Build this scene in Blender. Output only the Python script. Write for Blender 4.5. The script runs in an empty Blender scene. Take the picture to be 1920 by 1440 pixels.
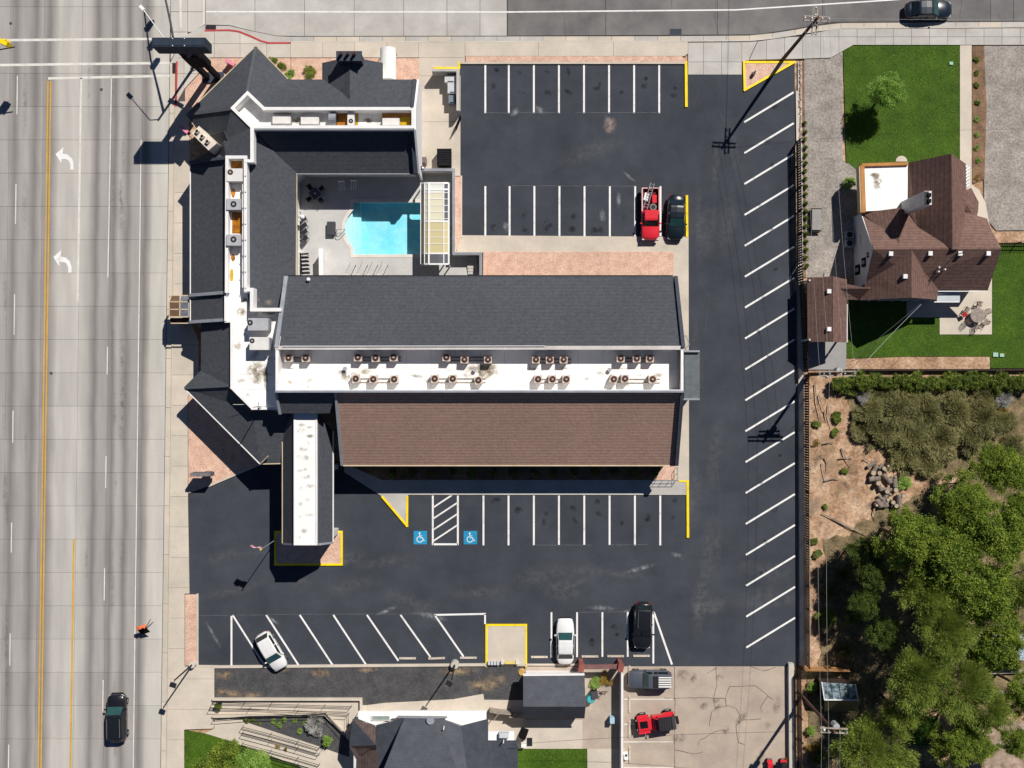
import bpy, bmesh, math, random
import numpy as np
from mathutils import Vector, Matrix
from mathutils.geometry import tessellate_polygon
random.seed(7)
rng = np.random.default_rng(11)
SC = bpy.context.scene
COL = SC.collection
R = math.radians

# ------------------------------------------------------------------ camera: a drone 110 m above the block, looking straight down
S, CAMH = 0.055, 110.0
cam_d = bpy.data.cameras.new('camera')
cam_d.sensor_fit = 'HORIZONTAL'
cam_d.angle = 2 * math.atan(960 * S / CAMH)
cam_d.clip_start, cam_d.clip_end = 1.0, 3000.0
cam = bpy.data.objects.new('camera', cam_d)
cam.location = (0, 0, CAMH)
COL.objects.link(cam)
SC.camera = cam

# ------------------------------------------------------------------ sky and sun
ELEV, AZ = R(48.5), math.atan2(0.565, 0.825)
world = bpy.data.worlds.new('World')
SC.world = world
world.use_nodes = True
wn = world.node_tree.nodes
sky = wn.new('ShaderNodeTexSky')
sky.sky_type = 'NISHITA'
sky.sun_disc = False
sky.sun_elevation = ELEV
sky.sun_rotation = AZ
sky.altitude = 2500
sky.air_density = 0.8
sky.dust_density = 0.0
sky.ozone_density = 5.0
wn['Background'].inputs['Strength'].default_value = 0.05
world.node_tree.links.new(sky.outputs[0], wn['Background'].inputs[0])
sun_d = bpy.data.lights.new('sun', 'SUN')
sun_d.energy = 5.0
sun_d.angle = R(0.53)
sun_d.color = (1.0, 0.955, 0.89)
sun = bpy.data.objects.new('sun', sun_d)
sdir = Vector((math.sin(AZ) * math.cos(ELEV), math.cos(AZ) * math.cos(ELEV), math.sin(ELEV)))
sun.rotation_euler = (-sdir).to_track_quat('-Z', 'Y').to_euler()
sun.location = sdir * 200
COL.objects.link(sun)
vs = SC.view_settings
vs.view_transform = 'Standard'
vs.look = 'None'
vs.exposure = 0.0
vs.gamma = 1.0
vs.use_curve_mapping = False
SC.cycles.max_bounces = 6
SC.cycles.transparent_max_bounces = 12

# ------------------------------------------------------------------ materials
MATS = {}
def rgb(r, g, b):
    f = lambda c: c / 12.92 if c <= 0.04045 else ((c + 0.055) / 1.055) ** 2.4
    return (f(r / 255), f(g / 255), f(b / 255))
def mat(name, c1, c2=None, scale=1.0, rough=0.85, bump=0.0, bscale=20.0, coord='pos', stretch=(1, 1, 1), metal=0.0, spec=0.3,
        fine=0.25, alpha=None, clear=0.0, contrast=(0.3, 0.7), course=None, ramp=None, trans=0.0, blot=.07, ovar=.0):
    """two-tone noise material; world position ('pos') for the setting, object space ('obj') for movable things"""
    if name in MATS: return MATS[name]
    m = bpy.data.materials.new(name); m.use_nodes = True
    nt = m.node_tree; N = nt.nodes; L = nt.links
    b = N['Principled BSDF']
    b.inputs['Roughness'].default_value = rough
    b.inputs['Metallic'].default_value = metal
    b.inputs['Specular IOR Level'].default_value = spec
    if clear: b.inputs['Coat Weight'].default_value = clear; b.inputs['Coat Roughness'].default_value = 0.08
    c2 = c2 or tuple(c * 0.78 for c in c1)
    if coord == 'pos':
        src = N.new('ShaderNodeNewGeometry').outputs['Position']
    else:
        src = N.new('ShaderNodeTexCoord').outputs['Object']
    mp = N.new('ShaderNodeMapping'); mp.inputs['Scale'].default_value = stretch
    L.new(src, mp.inputs['Vector'])
    n1 = N.new('ShaderNodeTexNoise'); n1.inputs['Scale'].default_value = scale; n1.inputs['Detail'].default_value = 7; n1.inputs['Roughness'].default_value = 0.62
    L.new(mp.outputs[0], n1.inputs['Vector'])
    cr = N.new('ShaderNodeValToRGB')
    cr.color_ramp.elements[0].position, cr.color_ramp.elements[1].position = contrast
    cr.color_ramp.elements[0].color = (*c2, 1); cr.color_ramp.elements[1].color = (*c1, 1)
    if ramp:
        for p, c in ramp:
            e = cr.color_ramp.elements.new(p); e.color = (*c, 1)
    L.new(n1.outputs['Fac'], cr.inputs['Fac'])
    out = cr.outputs['Color']
    n2 = N.new('ShaderNodeTexNoise'); n2.inputs['Scale'].default_value = bscale; n2.inputs['Detail'].default_value = 4; n2.inputs['Roughness'].default_value = 0.7
    L.new(src, n2.inputs['Vector'])
    if fine:
        mr = N.new('ShaderNodeMapRange'); mr.inputs['From Min'].default_value = 0.3; mr.inputs['From Max'].default_value = 0.7
        mr.inputs['To Min'].default_value = 1 - fine; mr.inputs['To Max'].default_value = 1 + fine
        L.new(n2.outputs['Fac'], mr.inputs['Value'])
        mx = N.new('ShaderNodeVectorMath'); mx.operation = 'MULTIPLY'
        cb = N.new('ShaderNodeCombineXYZ')
        for i in range(3): L.new(mr.outputs[0], cb.inputs[i])
        L.new(out, mx.inputs[0]); L.new(cb.outputs[0], mx.inputs[1]); out = mx.outputs[0]
    if course:          # shingle courses / metal seams: (direction vector, period m, darkness)
        d, per, dk = course
        dp = N.new('ShaderNodeVectorMath'); dp.operation = 'DOT_PRODUCT'; dp.inputs[1].default_value = tuple(x / per for x in d)
        L.new(src, dp.inputs[0])
        fr = N.new('ShaderNodeMath'); fr.operation = 'FRACT'; L.new(dp.outputs['Value'], fr.inputs[0])
        lt = N.new('ShaderNodeMath'); lt.operation = 'LESS_THAN'; lt.inputs[1].default_value = 0.28; L.new(fr.outputs[0], lt.inputs[0])
        mm = N.new('ShaderNodeMapRange'); mm.inputs['To Min'].default_value = 1.0; mm.inputs['To Max'].default_value = 1 - dk
        L.new(lt.outputs[0], mm.inputs['Value'])
        cb2 = N.new('ShaderNodeCombineXYZ')
        for i in range(3): L.new(mm.outputs[0], cb2.inputs[i])
        mx2 = N.new('ShaderNodeVectorMath'); mx2.operation = 'MULTIPLY'
        L.new(out, mx2.inputs[0]); L.new(cb2.outputs[0], mx2.inputs[1]); out = mx2.outputs[0]
    if coord == 'pos':
        n3 = N.new('ShaderNodeTexNoise'); n3.inputs['Scale'].default_value = .13; n3.inputs['Detail'].default_value = 6; n3.inputs['Roughness'].default_value = .6
        L.new(src, n3.inputs['Vector'])
        oi = N.new('ShaderNodeObjectInfo')
        m3 = N.new('ShaderNodeMapRange'); m3.inputs['From Min'].default_value = .32; m3.inputs['From Max'].default_value = .68; m3.inputs['To Min'].default_value = 1 - blot; m3.inputs['To Max'].default_value = 1 + blot
        L.new(n3.outputs['Fac'], m3.inputs['Value'])
        m4 = N.new('ShaderNodeMapRange'); m4.inputs['To Min'].default_value = 1 - ovar; m4.inputs['To Max'].default_value = 1 + ovar; L.new(oi.outputs['Random'], m4.inputs['Value'])
        m5 = N.new('ShaderNodeMath'); m5.operation = 'MULTIPLY'; L.new(m3.outputs[0], m5.inputs[0]); L.new(m4.outputs[0], m5.inputs[1])
        cb3 = N.new('ShaderNodeCombineXYZ'); [L.new(m5.outputs[0], cb3.inputs[i]) for i in range(3)]
        mx3 = N.new('ShaderNodeVectorMath'); mx3.operation = 'MULTIPLY'; L.new(out, mx3.inputs[0]); L.new(cb3.outputs[0], mx3.inputs[1]); out = mx3.outputs[0]
    L.new(out, b.inputs['Base Color'])
    if bump:
        bp = N.new('ShaderNodeBump'); bp.inputs['Strength'].default_value = bump; bp.inputs['Distance'].default_value = 0.05
        L.new(n2.outputs['Fac'], bp.inputs['Height']); L.new(bp.outputs[0], b.inputs['Normal'])
    if alpha is not None: b.inputs['Alpha'].default_value = alpha
    if trans:
        tr = N.new('ShaderNodeBsdfTranslucent'); L.new(out, tr.inputs['Color'])
        ms = N.new('ShaderNodeMixShader'); ms.inputs[0].default_value = trans
        L.new(b.outputs[0], ms.inputs[1]); L.new(tr.outputs[0], ms.inputs[2])
        L.new(ms.outputs[0], N['Material Output'].inputs['Surface'])
    MATS[name] = m
    return m
def see_mat(name, tint, gloss=0.1, rough=0.05):
    """clear sheet: straight-through light with a tint plus a sky reflection"""
    if name in MATS: return MATS[name]
    m = bpy.data.materials.new(name); m.use_nodes = True
    nt = m.node_tree; N = nt.nodes; L = nt.links
    N.remove(N['Principled BSDF'])
    t = N.new('ShaderNodeBsdfTransparent'); t.inputs['Color'].default_value = (*tint, 1)
    g = N.new('ShaderNodeBsdfGlossy'); g.inputs['Roughness'].default_value = rough
    f = N.new('ShaderNodeFresnel'); f.inputs['IOR'].default_value = 1.33
    ad = N.new('ShaderNodeMath'); ad.operation = 'ADD'; ad.inputs[1].default_value = gloss; L.new(f.outputs[0], ad.inputs[0])
    ms = N.new('ShaderNodeMixShader'); L.new(ad.outputs[0], ms.inputs[0]); L.new(t.outputs[0], ms.inputs[1]); L.new(g.outputs[0], ms.inputs[2])
    L.new(ms.outputs[0], N['Material Output'].inputs['Surface'])
    MATS[name] = m
    return m

def road_mat():
    """concrete highway slabs: pale concrete with the tyre-polished, oil-darkened wheel paths of each lane"""
    m = bpy.data.materials.new('worn_concrete_road'); m.use_nodes = True
    nt = m.node_tree; N = nt.nodes; L = nt.links; b = N['Principled BSDF']; b.inputs['Roughness'].default_value = 0.85; b.inputs['Specular IOR Level'].default_value = 0.2
    g = N.new('ShaderNodeNewGeometry').outputs['Position']
    dp = N.new('ShaderNodeVectorMath'); dp.operation = 'DOT_PRODUCT'
    # lateral coordinate across the road, 0..1 over 360 px
    k = 1 / (360 * S); dp.inputs[1].default_value = (k, -0.013 * k, 0); L.new(g, dp.inputs[0])
    n0 = N.new('ShaderNodeTexNoise'); n0.inputs['Scale'].default_value = 0.25; L.new(g, n0.inputs['Vector'])
    wob = N.new('ShaderNodeMath'); wob.operation = 'MULTIPLY_ADD'; wob.inputs[1].default_value = 0.02
    off = (960 - 0.013 * 720) / 360 - 0.01
    wob.inputs[2].default_value = off; L.new(n0.outputs['Fac'], wob.inputs[0])
    ad = N.new('ShaderNodeMath'); ad.operation = 'ADD'; L.new(dp.outputs['Value'], ad.inputs[0]); L.new(wob.outputs[0], ad.inputs[1])
    cr = N.new('ShaderNodeValToRGB'); els = cr.color_ramp.elements
    G, D, B_ = (.62, .595, .585), (.375, .36, .355), (.92, .9, .85)          # lane concrete, tyre path, clean concrete
    stops = [(0, G), (12, D), (24, G), (36, G), (50, D), (62, G), (77, D), (87, (.6, .57, .55)), (96, (.84, .82, .78)), (112, (.78, .76, .73)), (126, (.88, .86, .82)), (142, (.82, .8, .77)), (153, (.72, .69, .67)), (167, D), (176, G), (187, G), (201, D),
             (210, (.7, .67, .66)), (217, G), (226, D), (236, G), (246, G), (258, D), (266, (.6, .57, .55)), (272, (.88, .86, .81)), (290, B_), (318, (.96, .94, .89))]
    els[0].position = 0; els[0].color = (*G, 1); els[1].position = 1; els[1].color = (.95, .93, .88, 1)
    for x, v in stops[1:]:
        e = els.new(min(.999, x / 360)); e.color = (*v, 1)
    L.new(ad.outputs[0], cr.inputs['Fac'])
    mp = N.new('ShaderNodeMapping'); mp.inputs['Scale'].default_value = (1, .12, 1); L.new(g, mp.inputs['Vector'])
    n1 = N.new('ShaderNodeTexNoise'); n1.inputs['Scale'].default_value = 1.2; n1.inputs['Detail'].default_value = 8; L.new(mp.outputs[0], n1.inputs['Vector'])
    c2 = N.new('ShaderNodeValToRGB'); c2.color_ramp.elements[0].position = .3; c2.color_ramp.elements[1].position = .7
    c2.color_ramp.elements[0].color = (*rgb(190, 188, 186), 1); c2.color_ramp.elements[1].color = (*rgb(207, 204, 200), 1)
    L.new(n1.outputs['Fac'], c2.inputs['Fac'])
    n2 = N.new('ShaderNodeTexNoise'); n2.inputs['Scale'].default_value = 9; n2.inputs['Detail'].default_value = 5; L.new(g, n2.inputs['Vector'])
    mr = N.new('ShaderNodeMapRange'); mr.inputs['From Min'].default_value = .3; mr.inputs['From Max'].default_value = .7; mr.inputs['To Min'].default_value = .92; mr.inputs['To Max'].default_value = 1.06
    L.new(n2.outputs['Fac'], mr.inputs['Value'])
    cb = N.new('ShaderNodeCombineXYZ'); [L.new(mr.outputs[0], cb.inputs[i]) for i in range(3)]
    m1 = N.new('ShaderNodeVectorMath'); m1.operation = 'MULTIPLY'; L.new(cr.outputs['Color'], m1.inputs[0]); L.new(c2.outputs['Color'], m1.inputs[1])
    m2 = N.new('ShaderNodeVectorMath'); m2.operation = 'MULTIPLY'; L.new(m1.outputs[0], m2.inputs[0]); L.new(cb.outputs[0], m2.inputs[1])
    oi = N.new('ShaderNodeObjectInfo'); m4 = N.new('ShaderNodeMapRange'); m4.inputs['To Min'].default_value = .94; m4.inputs['To Max'].default_value = 1.05; L.new(oi.outputs['Random'], m4.inputs['Value'])
    cb4 = N.new('ShaderNodeCombineXYZ'); [L.new(m4.outputs[0], cb4.inputs[i]) for i in range(3)]
    m6 = N.new('ShaderNodeVectorMath'); m6.operation = 'MULTIPLY'; L.new(m2.outputs[0], m6.inputs[0]); L.new(cb4.outputs[0], m6.inputs[1])
    L.new(m6.outputs[0], b.inputs['Base Color'])
    return m

ASPH = mat('fresh_asphalt', rgb(67, 71, 78), rgb(54, 58, 66), scale=.3, rough=.9, bump=.5, bscale=9, fine=.16, spec=.25, blot=.14, ramp=[(.78, rgb(90, 92, 96))])
ASPH2 = mat('old_asphalt', rgb(126, 123, 121), rgb(98, 96, 96), scale=.35, ovar=.08, rough=.92, bump=.4, bscale=12, fine=.12)
ROAD = road_mat()
JOINT = mat('joint_filler', rgb(88, 82, 78), scale=2)
CONC = mat('pale_concrete', ovar=.05, c1= rgb(205, 198, 187), c2=rgb(184, 177, 166), scale=.45, bscale=7, fine=.05, bump=.15)
CONC2 = mat('grey_concrete', ovar=.05, c1= rgb(192, 188, 182), c2=rgb(170, 166, 160), scale=.5, bscale=7, fine=.05, bump=.15)
CONC3 = mat('warm_sidewalk', ovar=.05, c1= rgb(208, 195, 179), c2=rgb(186, 177, 163), scale=.4, bscale=6, fine=.05, bump=.15)
CONCD = mat('driveway_concrete', rgb(188, 172, 156), rgb(160, 146, 134), scale=.35, bscale=6, fine=.07, bump=.2)
DECKM = mat('pool_deck_paint', rgb(196, 194, 190), rgb(178, 176, 174), scale=.5, bscale=8, fine=.04, rough=.7)
PINK = mat('pink_gravel', rgb(222, 188, 166), rgb(194, 154, 134), scale=1.4, bscale=8, fine=.34, bump=.8)
GRAV = mat('grey_gravel', rgb(170, 161, 153), rgb(128, 121, 115), scale=.6, bscale=4.5, fine=.42, bump=.8)
BLACKG = mat('black_gravel', rgb(86, 85, 86), rgb(62, 62, 64), scale=.8, bscale=10, fine=.5, bump=.8)
SOIL = mat('red_soil', rgb(204, 176, 148), rgb(118, 96, 74), scale=.5, bscale=4, fine=.34, bump=.9, ramp=[(.48, rgb(168, 134, 106))])
LITTER_SHADE = mat('shade_tinted_litter', rgb(150, 130, 98), rgb(74, 66, 44), scale=.9, bscale=5, fine=.4, bump=.9)  # leaf litter, with the grove's shade painted into its dark tone
SOILD = mat('litter_soil', rgb(150, 118, 92), rgb(88, 70, 52), scale=.6, bscale=6, fine=.35, bump=.9)
LAWN = mat('lawn_soil', rgb(70, 98, 20), rgb(46, 72, 10), scale=.5, bscale=8, fine=.3)
GRASS = mat('grass_blades', rgb(132, 164, 36), rgb(74, 114, 14), scale=.6, bscale=4, fine=.25, rough=.75, trans=.25)
WPAINT = mat('white_road_paint', rgb(232, 230, 227), rgb(196, 195, 193), scale=1.3, bscale=6, fine=.1, contrast=(.28, .46))
WORN = mat('worn_white_paint', rgb(226, 222, 214), rgb(200, 194, 186), scale=1.2, bscale=8, fine=.08)
CHALK = mat('chalk_line', rgb(112, 113, 116), rgb(70, 72, 78), scale=1.4, bscale=6, fine=.1)
YPAINT = mat('yellow_kerb_paint', rgb(246, 214, 20), rgb(214, 180, 30), scale=1.2, bscale=7, fine=.1, contrast=(.3, .48), rough=.6)
YROAD = mat('yellow_road_paint', rgb(214, 168, 62), rgb(190, 146, 60), scale=.8, bscale=7, fine=.1)
REDK = mat('red_kerb_paint', rgb(196, 72, 74), rgb(168, 66, 64), scale=1, bscale=8)
BLUEP = mat('blue_sign_paint', rgb(38, 150, 192), rgb(30, 132, 176), scale=2)
SHING = mat('charcoal_shingle', rgb(80, 83, 89), rgb(66, 69, 75), scale=2.8, bscale=9, fine=.2, rough=.95, bump=.6, spec=.15)
SHINGV = mat('charcoal_shingle_course_y', rgb(81, 84, 90), rgb(67, 70, 76), scale=2.8, bscale=9, fine=.18, rough=.95, bump=.6, spec=.15, course=((0, 1, 0), .36, .1))
BROWNR = mat('brown_shingle', rgb(178, 146, 130), rgb(156, 127, 114), scale=2.8, bscale=9, fine=.14, rough=.95, bump=.5, spec=.15, course=((0, 1, 0), .3, .22))
HBROWN = mat('house_brown_shingle', rgb(126, 99, 90), rgb(100, 78, 72), scale=2.4, bscale=10, fine=.12, rough=.95, bump=.4, spec=.15, course=((1, 0, 0), .3, .22))
HBROWNY = mat('house_brown_shingle_course_y', rgb(130, 103, 94), rgb(104, 82, 75), scale=2.4, bscale=10, fine=.12, rough=.95, bump=.4, spec=.15, course=((0, 1, 0), .3, .22))
SLATE = mat('slate_metal_roof', rgb(78, 81, 90), rgb(62, 65, 74), scale=1.2, bscale=8, fine=.1, rough=.7, course=((0, 1, 0), .25, .08))
SLATEB = mat('weathered_brown_roof', rgb(98, 82, 78), rgb(74, 62, 60), scale=1.6, bscale=8, fine=.15, course=((1, 0, 0), .3, .2))
WROOF = mat('white_membrane', rgb(246, 244, 240), rgb(236, 232, 226), scale=.35, bscale=5, fine=.03, rough=.6, contrast=(.25, .5))
WROOFS = mat('stained_white_membrane', rgb(244, 242, 239), rgb(206, 204, 198), scale=.5, bscale=5, fine=.05, rough=.6, contrast=(.34, .52))
WHITE = mat('white_trim', rgb(238, 236, 234), rgb(226, 224, 222), scale=1, fine=.03)
STUCCO = mat('white_stucco', rgb(222, 220, 216), rgb(206, 203, 200), scale=1, fine=.04, bump=.3)
GREYTRIM = mat('grey_trim', rgb(150, 154, 162), rgb(128, 132, 140), scale=1, fine=.05)
DTRIM = mat('dark_trim', rgb(70, 76, 88), rgb(58, 62, 72), scale=1, fine=.05)
CREAM = mat('cream_fascia', rgb(206, 190, 160), rgb(186, 168, 138), scale=1, fine=.05)
TIMBER = mat('dark_timber', rgb(70, 54, 46), rgb(48, 38, 34), scale=2, fine=.1)
WALLB = mat('grey_wall', rgb(120, 120, 122), rgb(100, 100, 104), scale=.7, fine=.06)
DOORM = mat('door_paint', rgb(70, 46, 40), scale=1)
RUST = mat('rust_water_stain', rgb(196, 132, 38), rgb(112, 62, 20), scale=1.1, rough=.25, bscale=3, fine=.15, spec=.5)
YPUD = mat('yellow_puddle', rgb(214, 176, 20), rgb(176, 136, 18), scale=1.2, rough=.2, spec=.5)
STAIN = mat('dirt_stain', rgb(196, 184, 160), rgb(128, 114, 92), scale=1.6, bscale=7, fine=.1, contrast=(.35, .6))
UNITM = mat('unit_casing', rgb(226, 224, 220), rgb(206, 202, 198), scale=1.5, coord='obj', fine=.04, rough=.5)
UNITP = mat('small_unit_casing', rgb(212, 198, 186), rgb(192, 178, 168), scale=2, coord='obj', fine=.05, rough=.55)
UNITG = mat('grey_unit_casing', rgb(182, 182, 184), rgb(160, 160, 164), scale=1.5, coord='obj', fine=.04, rough=.5)
COPPER = mat('fan_guard', rgb(110, 70, 52), rgb(60, 40, 32), scale=9, coord='obj', rough=.4, metal=.3, contrast=(.45, .55))
DARKM = mat('dark_metal', rgb(42, 42, 46), rgb(30, 30, 34), scale=2, coord='obj', rough=.55)
BLACK = mat('black_paint', rgb(24, 25, 30), rgb(16, 17, 20), scale=2, coord='obj', rough=.85, spec=.1)
STEEL = mat('galvanised_steel', rgb(186, 188, 190), rgb(160, 162, 166), scale=2, coord='obj', rough=.45, metal=.3)
WOODP = mat('pole_wood', rgb(104, 76, 62), rgb(70, 50, 42), scale=3, coord='obj', stretch=(1, 1, .1))
WOODW = mat('weathered_wood', rgb(176, 164, 150), rgb(132, 122, 112), scale=3, coord='obj')
FENCEM = mat('dark_fence_board', rgb(66, 52, 44), rgb(44, 36, 34), scale=1.5, fine=.2)
WATER = see_mat('pool_water', (.8, .97, .99), .02, .03)
POOLM = mat('pool_plaster', rgb(196, 244, 250), rgb(146, 230, 246), scale=.6, bscale=1.5, fine=.07, contrast=(.35, .65))
GLASS = mat('dark_glass', (.012, .02, .024), (.008, .013, .016), scale=1, coord='obj', rough=.08, spec=.6, fine=0)
GLASSG = mat('green_glass', (.03, .09, .085), (.02, .06, .06), scale=1, coord='obj', rough=.08, spec=.6, fine=0)
TYRE = mat('tyre_rubber', rgb(38, 37, 38), scale=4, coord='obj', rough=.9)
RIM = mat('alloy_rim', rgb(170, 170, 172), scale=4, coord='obj', rough=.35, metal=.6)
LAMP = mat('lamp_glass', rgb(214, 218, 222), scale=6, coord='obj', rough=.15, spec=.6)
TAIL = mat('red_lamp_glass', rgb(150, 20, 22), scale=6, coord='obj', rough=.2)
CHROME = mat('chrome', rgb(196, 198, 202), scale=3, coord='obj', rough=.2, metal=.8)
BARK = mat('bark', rgb(104, 86, 70), rgb(70, 58, 48), scale=3, coord='obj', stretch=(1, 1, .2), bump=.5)
def leafmat(name, a, b, sc=.9):
    return mat(name, a, b, scale=sc, coord='pos', bscale=3.5, fine=.3, rough=.65, trans=.38, spec=.25)
LEAFG = leafmat('leaf_green', rgb(164, 180, 72), rgb(80, 110, 40))
LEAFO = leafmat('leaf_olive', rgb(170, 182, 84), rgb(96, 122, 52))
LEAFB = leafmat('leaf_bright', rgb(186, 212, 112), rgb(126, 168, 72))
LEAFD = leafmat('leaf_dark', rgb(116, 136, 60), rgb(62, 84, 36))
LEAFS = leafmat('scrub_brown', rgb(170, 166, 112), rgb(108, 106, 68), .5)
LEAFH = leafmat('hedge_leaf', rgb(156, 170, 80), rgb(88, 110, 48))
LEAFGREY = leafmat('grey_brush', rgb(206, 204, 200), rgb(160, 158, 154), 1.2)
LEAFY = leafmat('dry_yellow', rgb(196, 164, 74), rgb(140, 116, 52), 1.2)

# ------------------------------------------------------------------ geometry helpers
def at(u, v, h=0.0):
    """the point of the place that lies under photo position (u, v) at height h"""
    k = S * (1 - h / CAMH)
    return Vector(((u - 960) * k, (720 - v) * k, h))
def gp(pts, h=0.0): return [at(p[0], p[1], p[2] if len(p) > 2 else h) for p in pts]
WL = {}
class MB:
    def __init__(s): s.v = []; s.f = []
    def add(s, vs, fs):
        o = len(s.v); s.v += [tuple(x) for x in vs]; s.f += [tuple(i + o for i in f) for f in fs]; return s
    def face(s, pts): return s.add(pts, [tuple(range(len(pts)))])
    def prism(s, pts, down=None, vec=None, z0=None):
        """polygon of 3-D points, extruded down by a length, by a vector, or to height z0"""
        n = len(pts); pts = [Vector(p) for p in pts]
        if z0 is not None: lo = [Vector((p.x, p.y, z0)) for p in pts]
        else:
            d = Vector((0, 0, -down)) if down is not None else Vector(vec)
            lo = [p + d for p in pts]
        tri = tessellate_polygon([pts]) if n > 4 else [tuple(range(n))]
        fs = [tuple(t) for t in tri] + [tuple(n + i for i in reversed(t)) for t in tri]
        fs += [(i, (i + 1) % n, n + (i + 1) % n, n + i) for i in range(n)]
        return s.add(pts + lo, fs)
    def holed(s, outer, hole, z, z0):
        """flat sheet with one hole, top z, bottom z0"""
        a = [Vector((p.x, p.y, z)) for p in outer]; b = [Vector((p.x, p.y, z)) for p in hole]
        tri = tessellate_polygon([a, b]); A = a + b; n = len(A)
        lo = [Vector((p.x, p.y, z0)) for p in A]
        fs = [tuple(t) for t in tri] + [tuple(n + i for i in reversed(t)) for t in tri]
        for st, ln in ((0, len(a)), (len(a), len(b))):
            fs += [(st + i, st + (i + 1) % ln, n + st + (i + 1) % ln, n + st + i) for i in range(ln)]
        return s.add(A + lo, fs)
    def box(s, c, sz, rz=0.0, taper=1.0, M=None):
        x, y, z = (q / 2 for q in sz); cs, sn = math.cos(rz), math.sin(rz); vs = []
        for dz in (-z, z):
            t = taper if dz > 0 else 1
            for dx, dy in ((-x, -y), (x, -y), (x, y), (-x, y)):
                p = Vector((dx * t * cs - dy * t * sn, dx * t * sn + dy * t * cs, dz))
                if M: p = M @ p
                vs.append(Vector(c) + p)
        return s.add(vs, [(3, 2, 1, 0), (4, 5, 6, 7), (0, 1, 5, 4), (1, 2, 6, 5), (2, 3, 7, 6), (3, 0, 4, 7)])
    def bar(s, a, b, w, h):
        """rectangular bar from a to b, width w, height h (its top along the line)"""
        a = Vector(a); b = Vector(b); d = (b - a)
        n = Vector((-d.y, d.x, 0)); n = n.normalized() * w / 2 if n.length > 1e-6 else Vector((w / 2, 0, 0))
        return s.prism([a - n, b - n, b + n, a + n], down=h)
    def tube(s, path, r, n=6, r2=None):
        path = [Vector(p) for p in path]; m = len(path); vs = []; fs = []
        for i, p in enumerate(path):
            d = (path[min(i + 1, m - 1)] - path[max(i - 1, 0)]).normalized()
            x = d.orthogonal().normalized(); y = d.cross(x)
            rr = r if r2 is None else r + (r2 - r) * i / (m - 1)
            vs += [p + (x * math.cos(2 * math.pi * k / n) + y * math.sin(2 * math.pi * k / n)) * rr for k in range(n)]
        # keep ring orientation stable
        for i in range(m - 1):
            best = 0; bd = 1e9
            for sft in range(n):
                dd = sum((vs[i * n + k] - vs[(i + 1) * n + (k + sft) % n]).length for k in range(n))
                if dd < bd: bd = dd; best = sft
            ring = [vs[(i + 1) * n + (k + best) % n] for k in range(n)]
            vs[(i + 1) * n:(i + 2) * n] = ring
            fs += [(i * n + k, i * n + (k + 1) % n, (i + 1) * n + (k + 1) % n, (i + 1) * n + k) for k in range(n)]
        fs += [tuple(reversed(range(n))), tuple(range((m - 1) * n, m * n))]
        return s.add(vs, fs)
    def cyl(s, c, r, h, n=12, r2=None):
        c = Vector(c); r2 = r if r2 is None else r2
        vs = [c + Vector((r * math.cos(2 * math.pi * k / n), r * math.sin(2 * math.pi * k / n), 0)) for k in range(n)]
        vs += [c + Vector((r2 * math.cos(2 * math.pi * k / n), r2 * math.sin(2 * math.pi * k / n), h)) for k in range(n)]
        fs = [(k, (k + 1) % n, n + (k + 1) % n, n + k) for k in range(n)] + [tuple(reversed(range(n))), tuple(range(n, 2 * n))]
        return s.add(vs, fs)
    def loft(s, rings, cap=True):
        n = len(rings[0]); vs = [p for r in rings for p in r]; fs = []
        for i in range(len(rings) - 1):
            fs += [(i * n + k, i * n + (k + 1) % n, (i + 1) * n + (k + 1) % n, (i + 1) * n + k) for k in range(n)]
        if cap: fs += [tuple(reversed(range(n))), tuple(range((len(rings) - 1) * n, len(rings) * n))]
        return s.add(vs, fs)
    def build(s, name, m, parent=None, smooth=False, loc=None, recalc=True):
        vs = np.array([tuple(v) for v in s.v], dtype=float)
        if parent is not None: org = WL[parent.name]; lo = Vector((0, 0, 0)); WLo = org
        else:
            if loc is None:
                mn, mx = vs.min(0), vs.max(0); loc = Vector(((mn[0] + mx[0]) / 2, (mn[1] + mx[1]) / 2, mn[2]))
            org = Vector(loc); lo = org; WLo = org
        me = bpy.data.meshes.new(name)
        me.from_pydata((vs - np.array(org)).tolist(), [], s.f)
        if recalc:
            bm = bmesh.new(); bm.from_mesh(me); bmesh.ops.recalc_face_normals(bm, faces=bm.faces); bm.to_mesh(me); bm.free()
        if smooth: me.shade_smooth()
        me.materials.append(m)
        o = bpy.data.objects.new(name, me); COL.objects.link(o)
        if parent is not None: o.parent = parent
        else: o.location = lo
        WL[o.name] = WLo.copy()
        return o
def tag(o, label, cat, group=None):
    o['label'] = label; o['category'] = cat
    if group: o['group'] = group
    return o
def struct(o, kind='structure'):
    o['kind'] = kind; return o
def thing(name, label, cat, loc=(0, 0, 0), group=None):
    o = bpy.data.objects.new(name, None); COL.objects.link(o); o.location = loc; o.empty_display_size = .3
    WL[o.name] = Vector(loc); return tag(o, label, cat, group)
def kids(o): return [c for c in o.children]
def copy_tree(o, parent=None):
    c = o.copy(); COL.objects.link(c)
    if parent is not None: c.parent = parent
    WL[c.name] = WL[o.name].copy()
    for ch in kids(o): copy_tree(ch, c)
    return c
def place(o, loc, rz=0.0, sc=None, label=None):
    o.location = loc; o.rotation_euler = (0, 0, rz)
    if sc is not None: o.scale = (sc, sc, sc) if not hasattr(sc, '__len__') else sc
    if label: o['label'] = label
    return o
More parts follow.
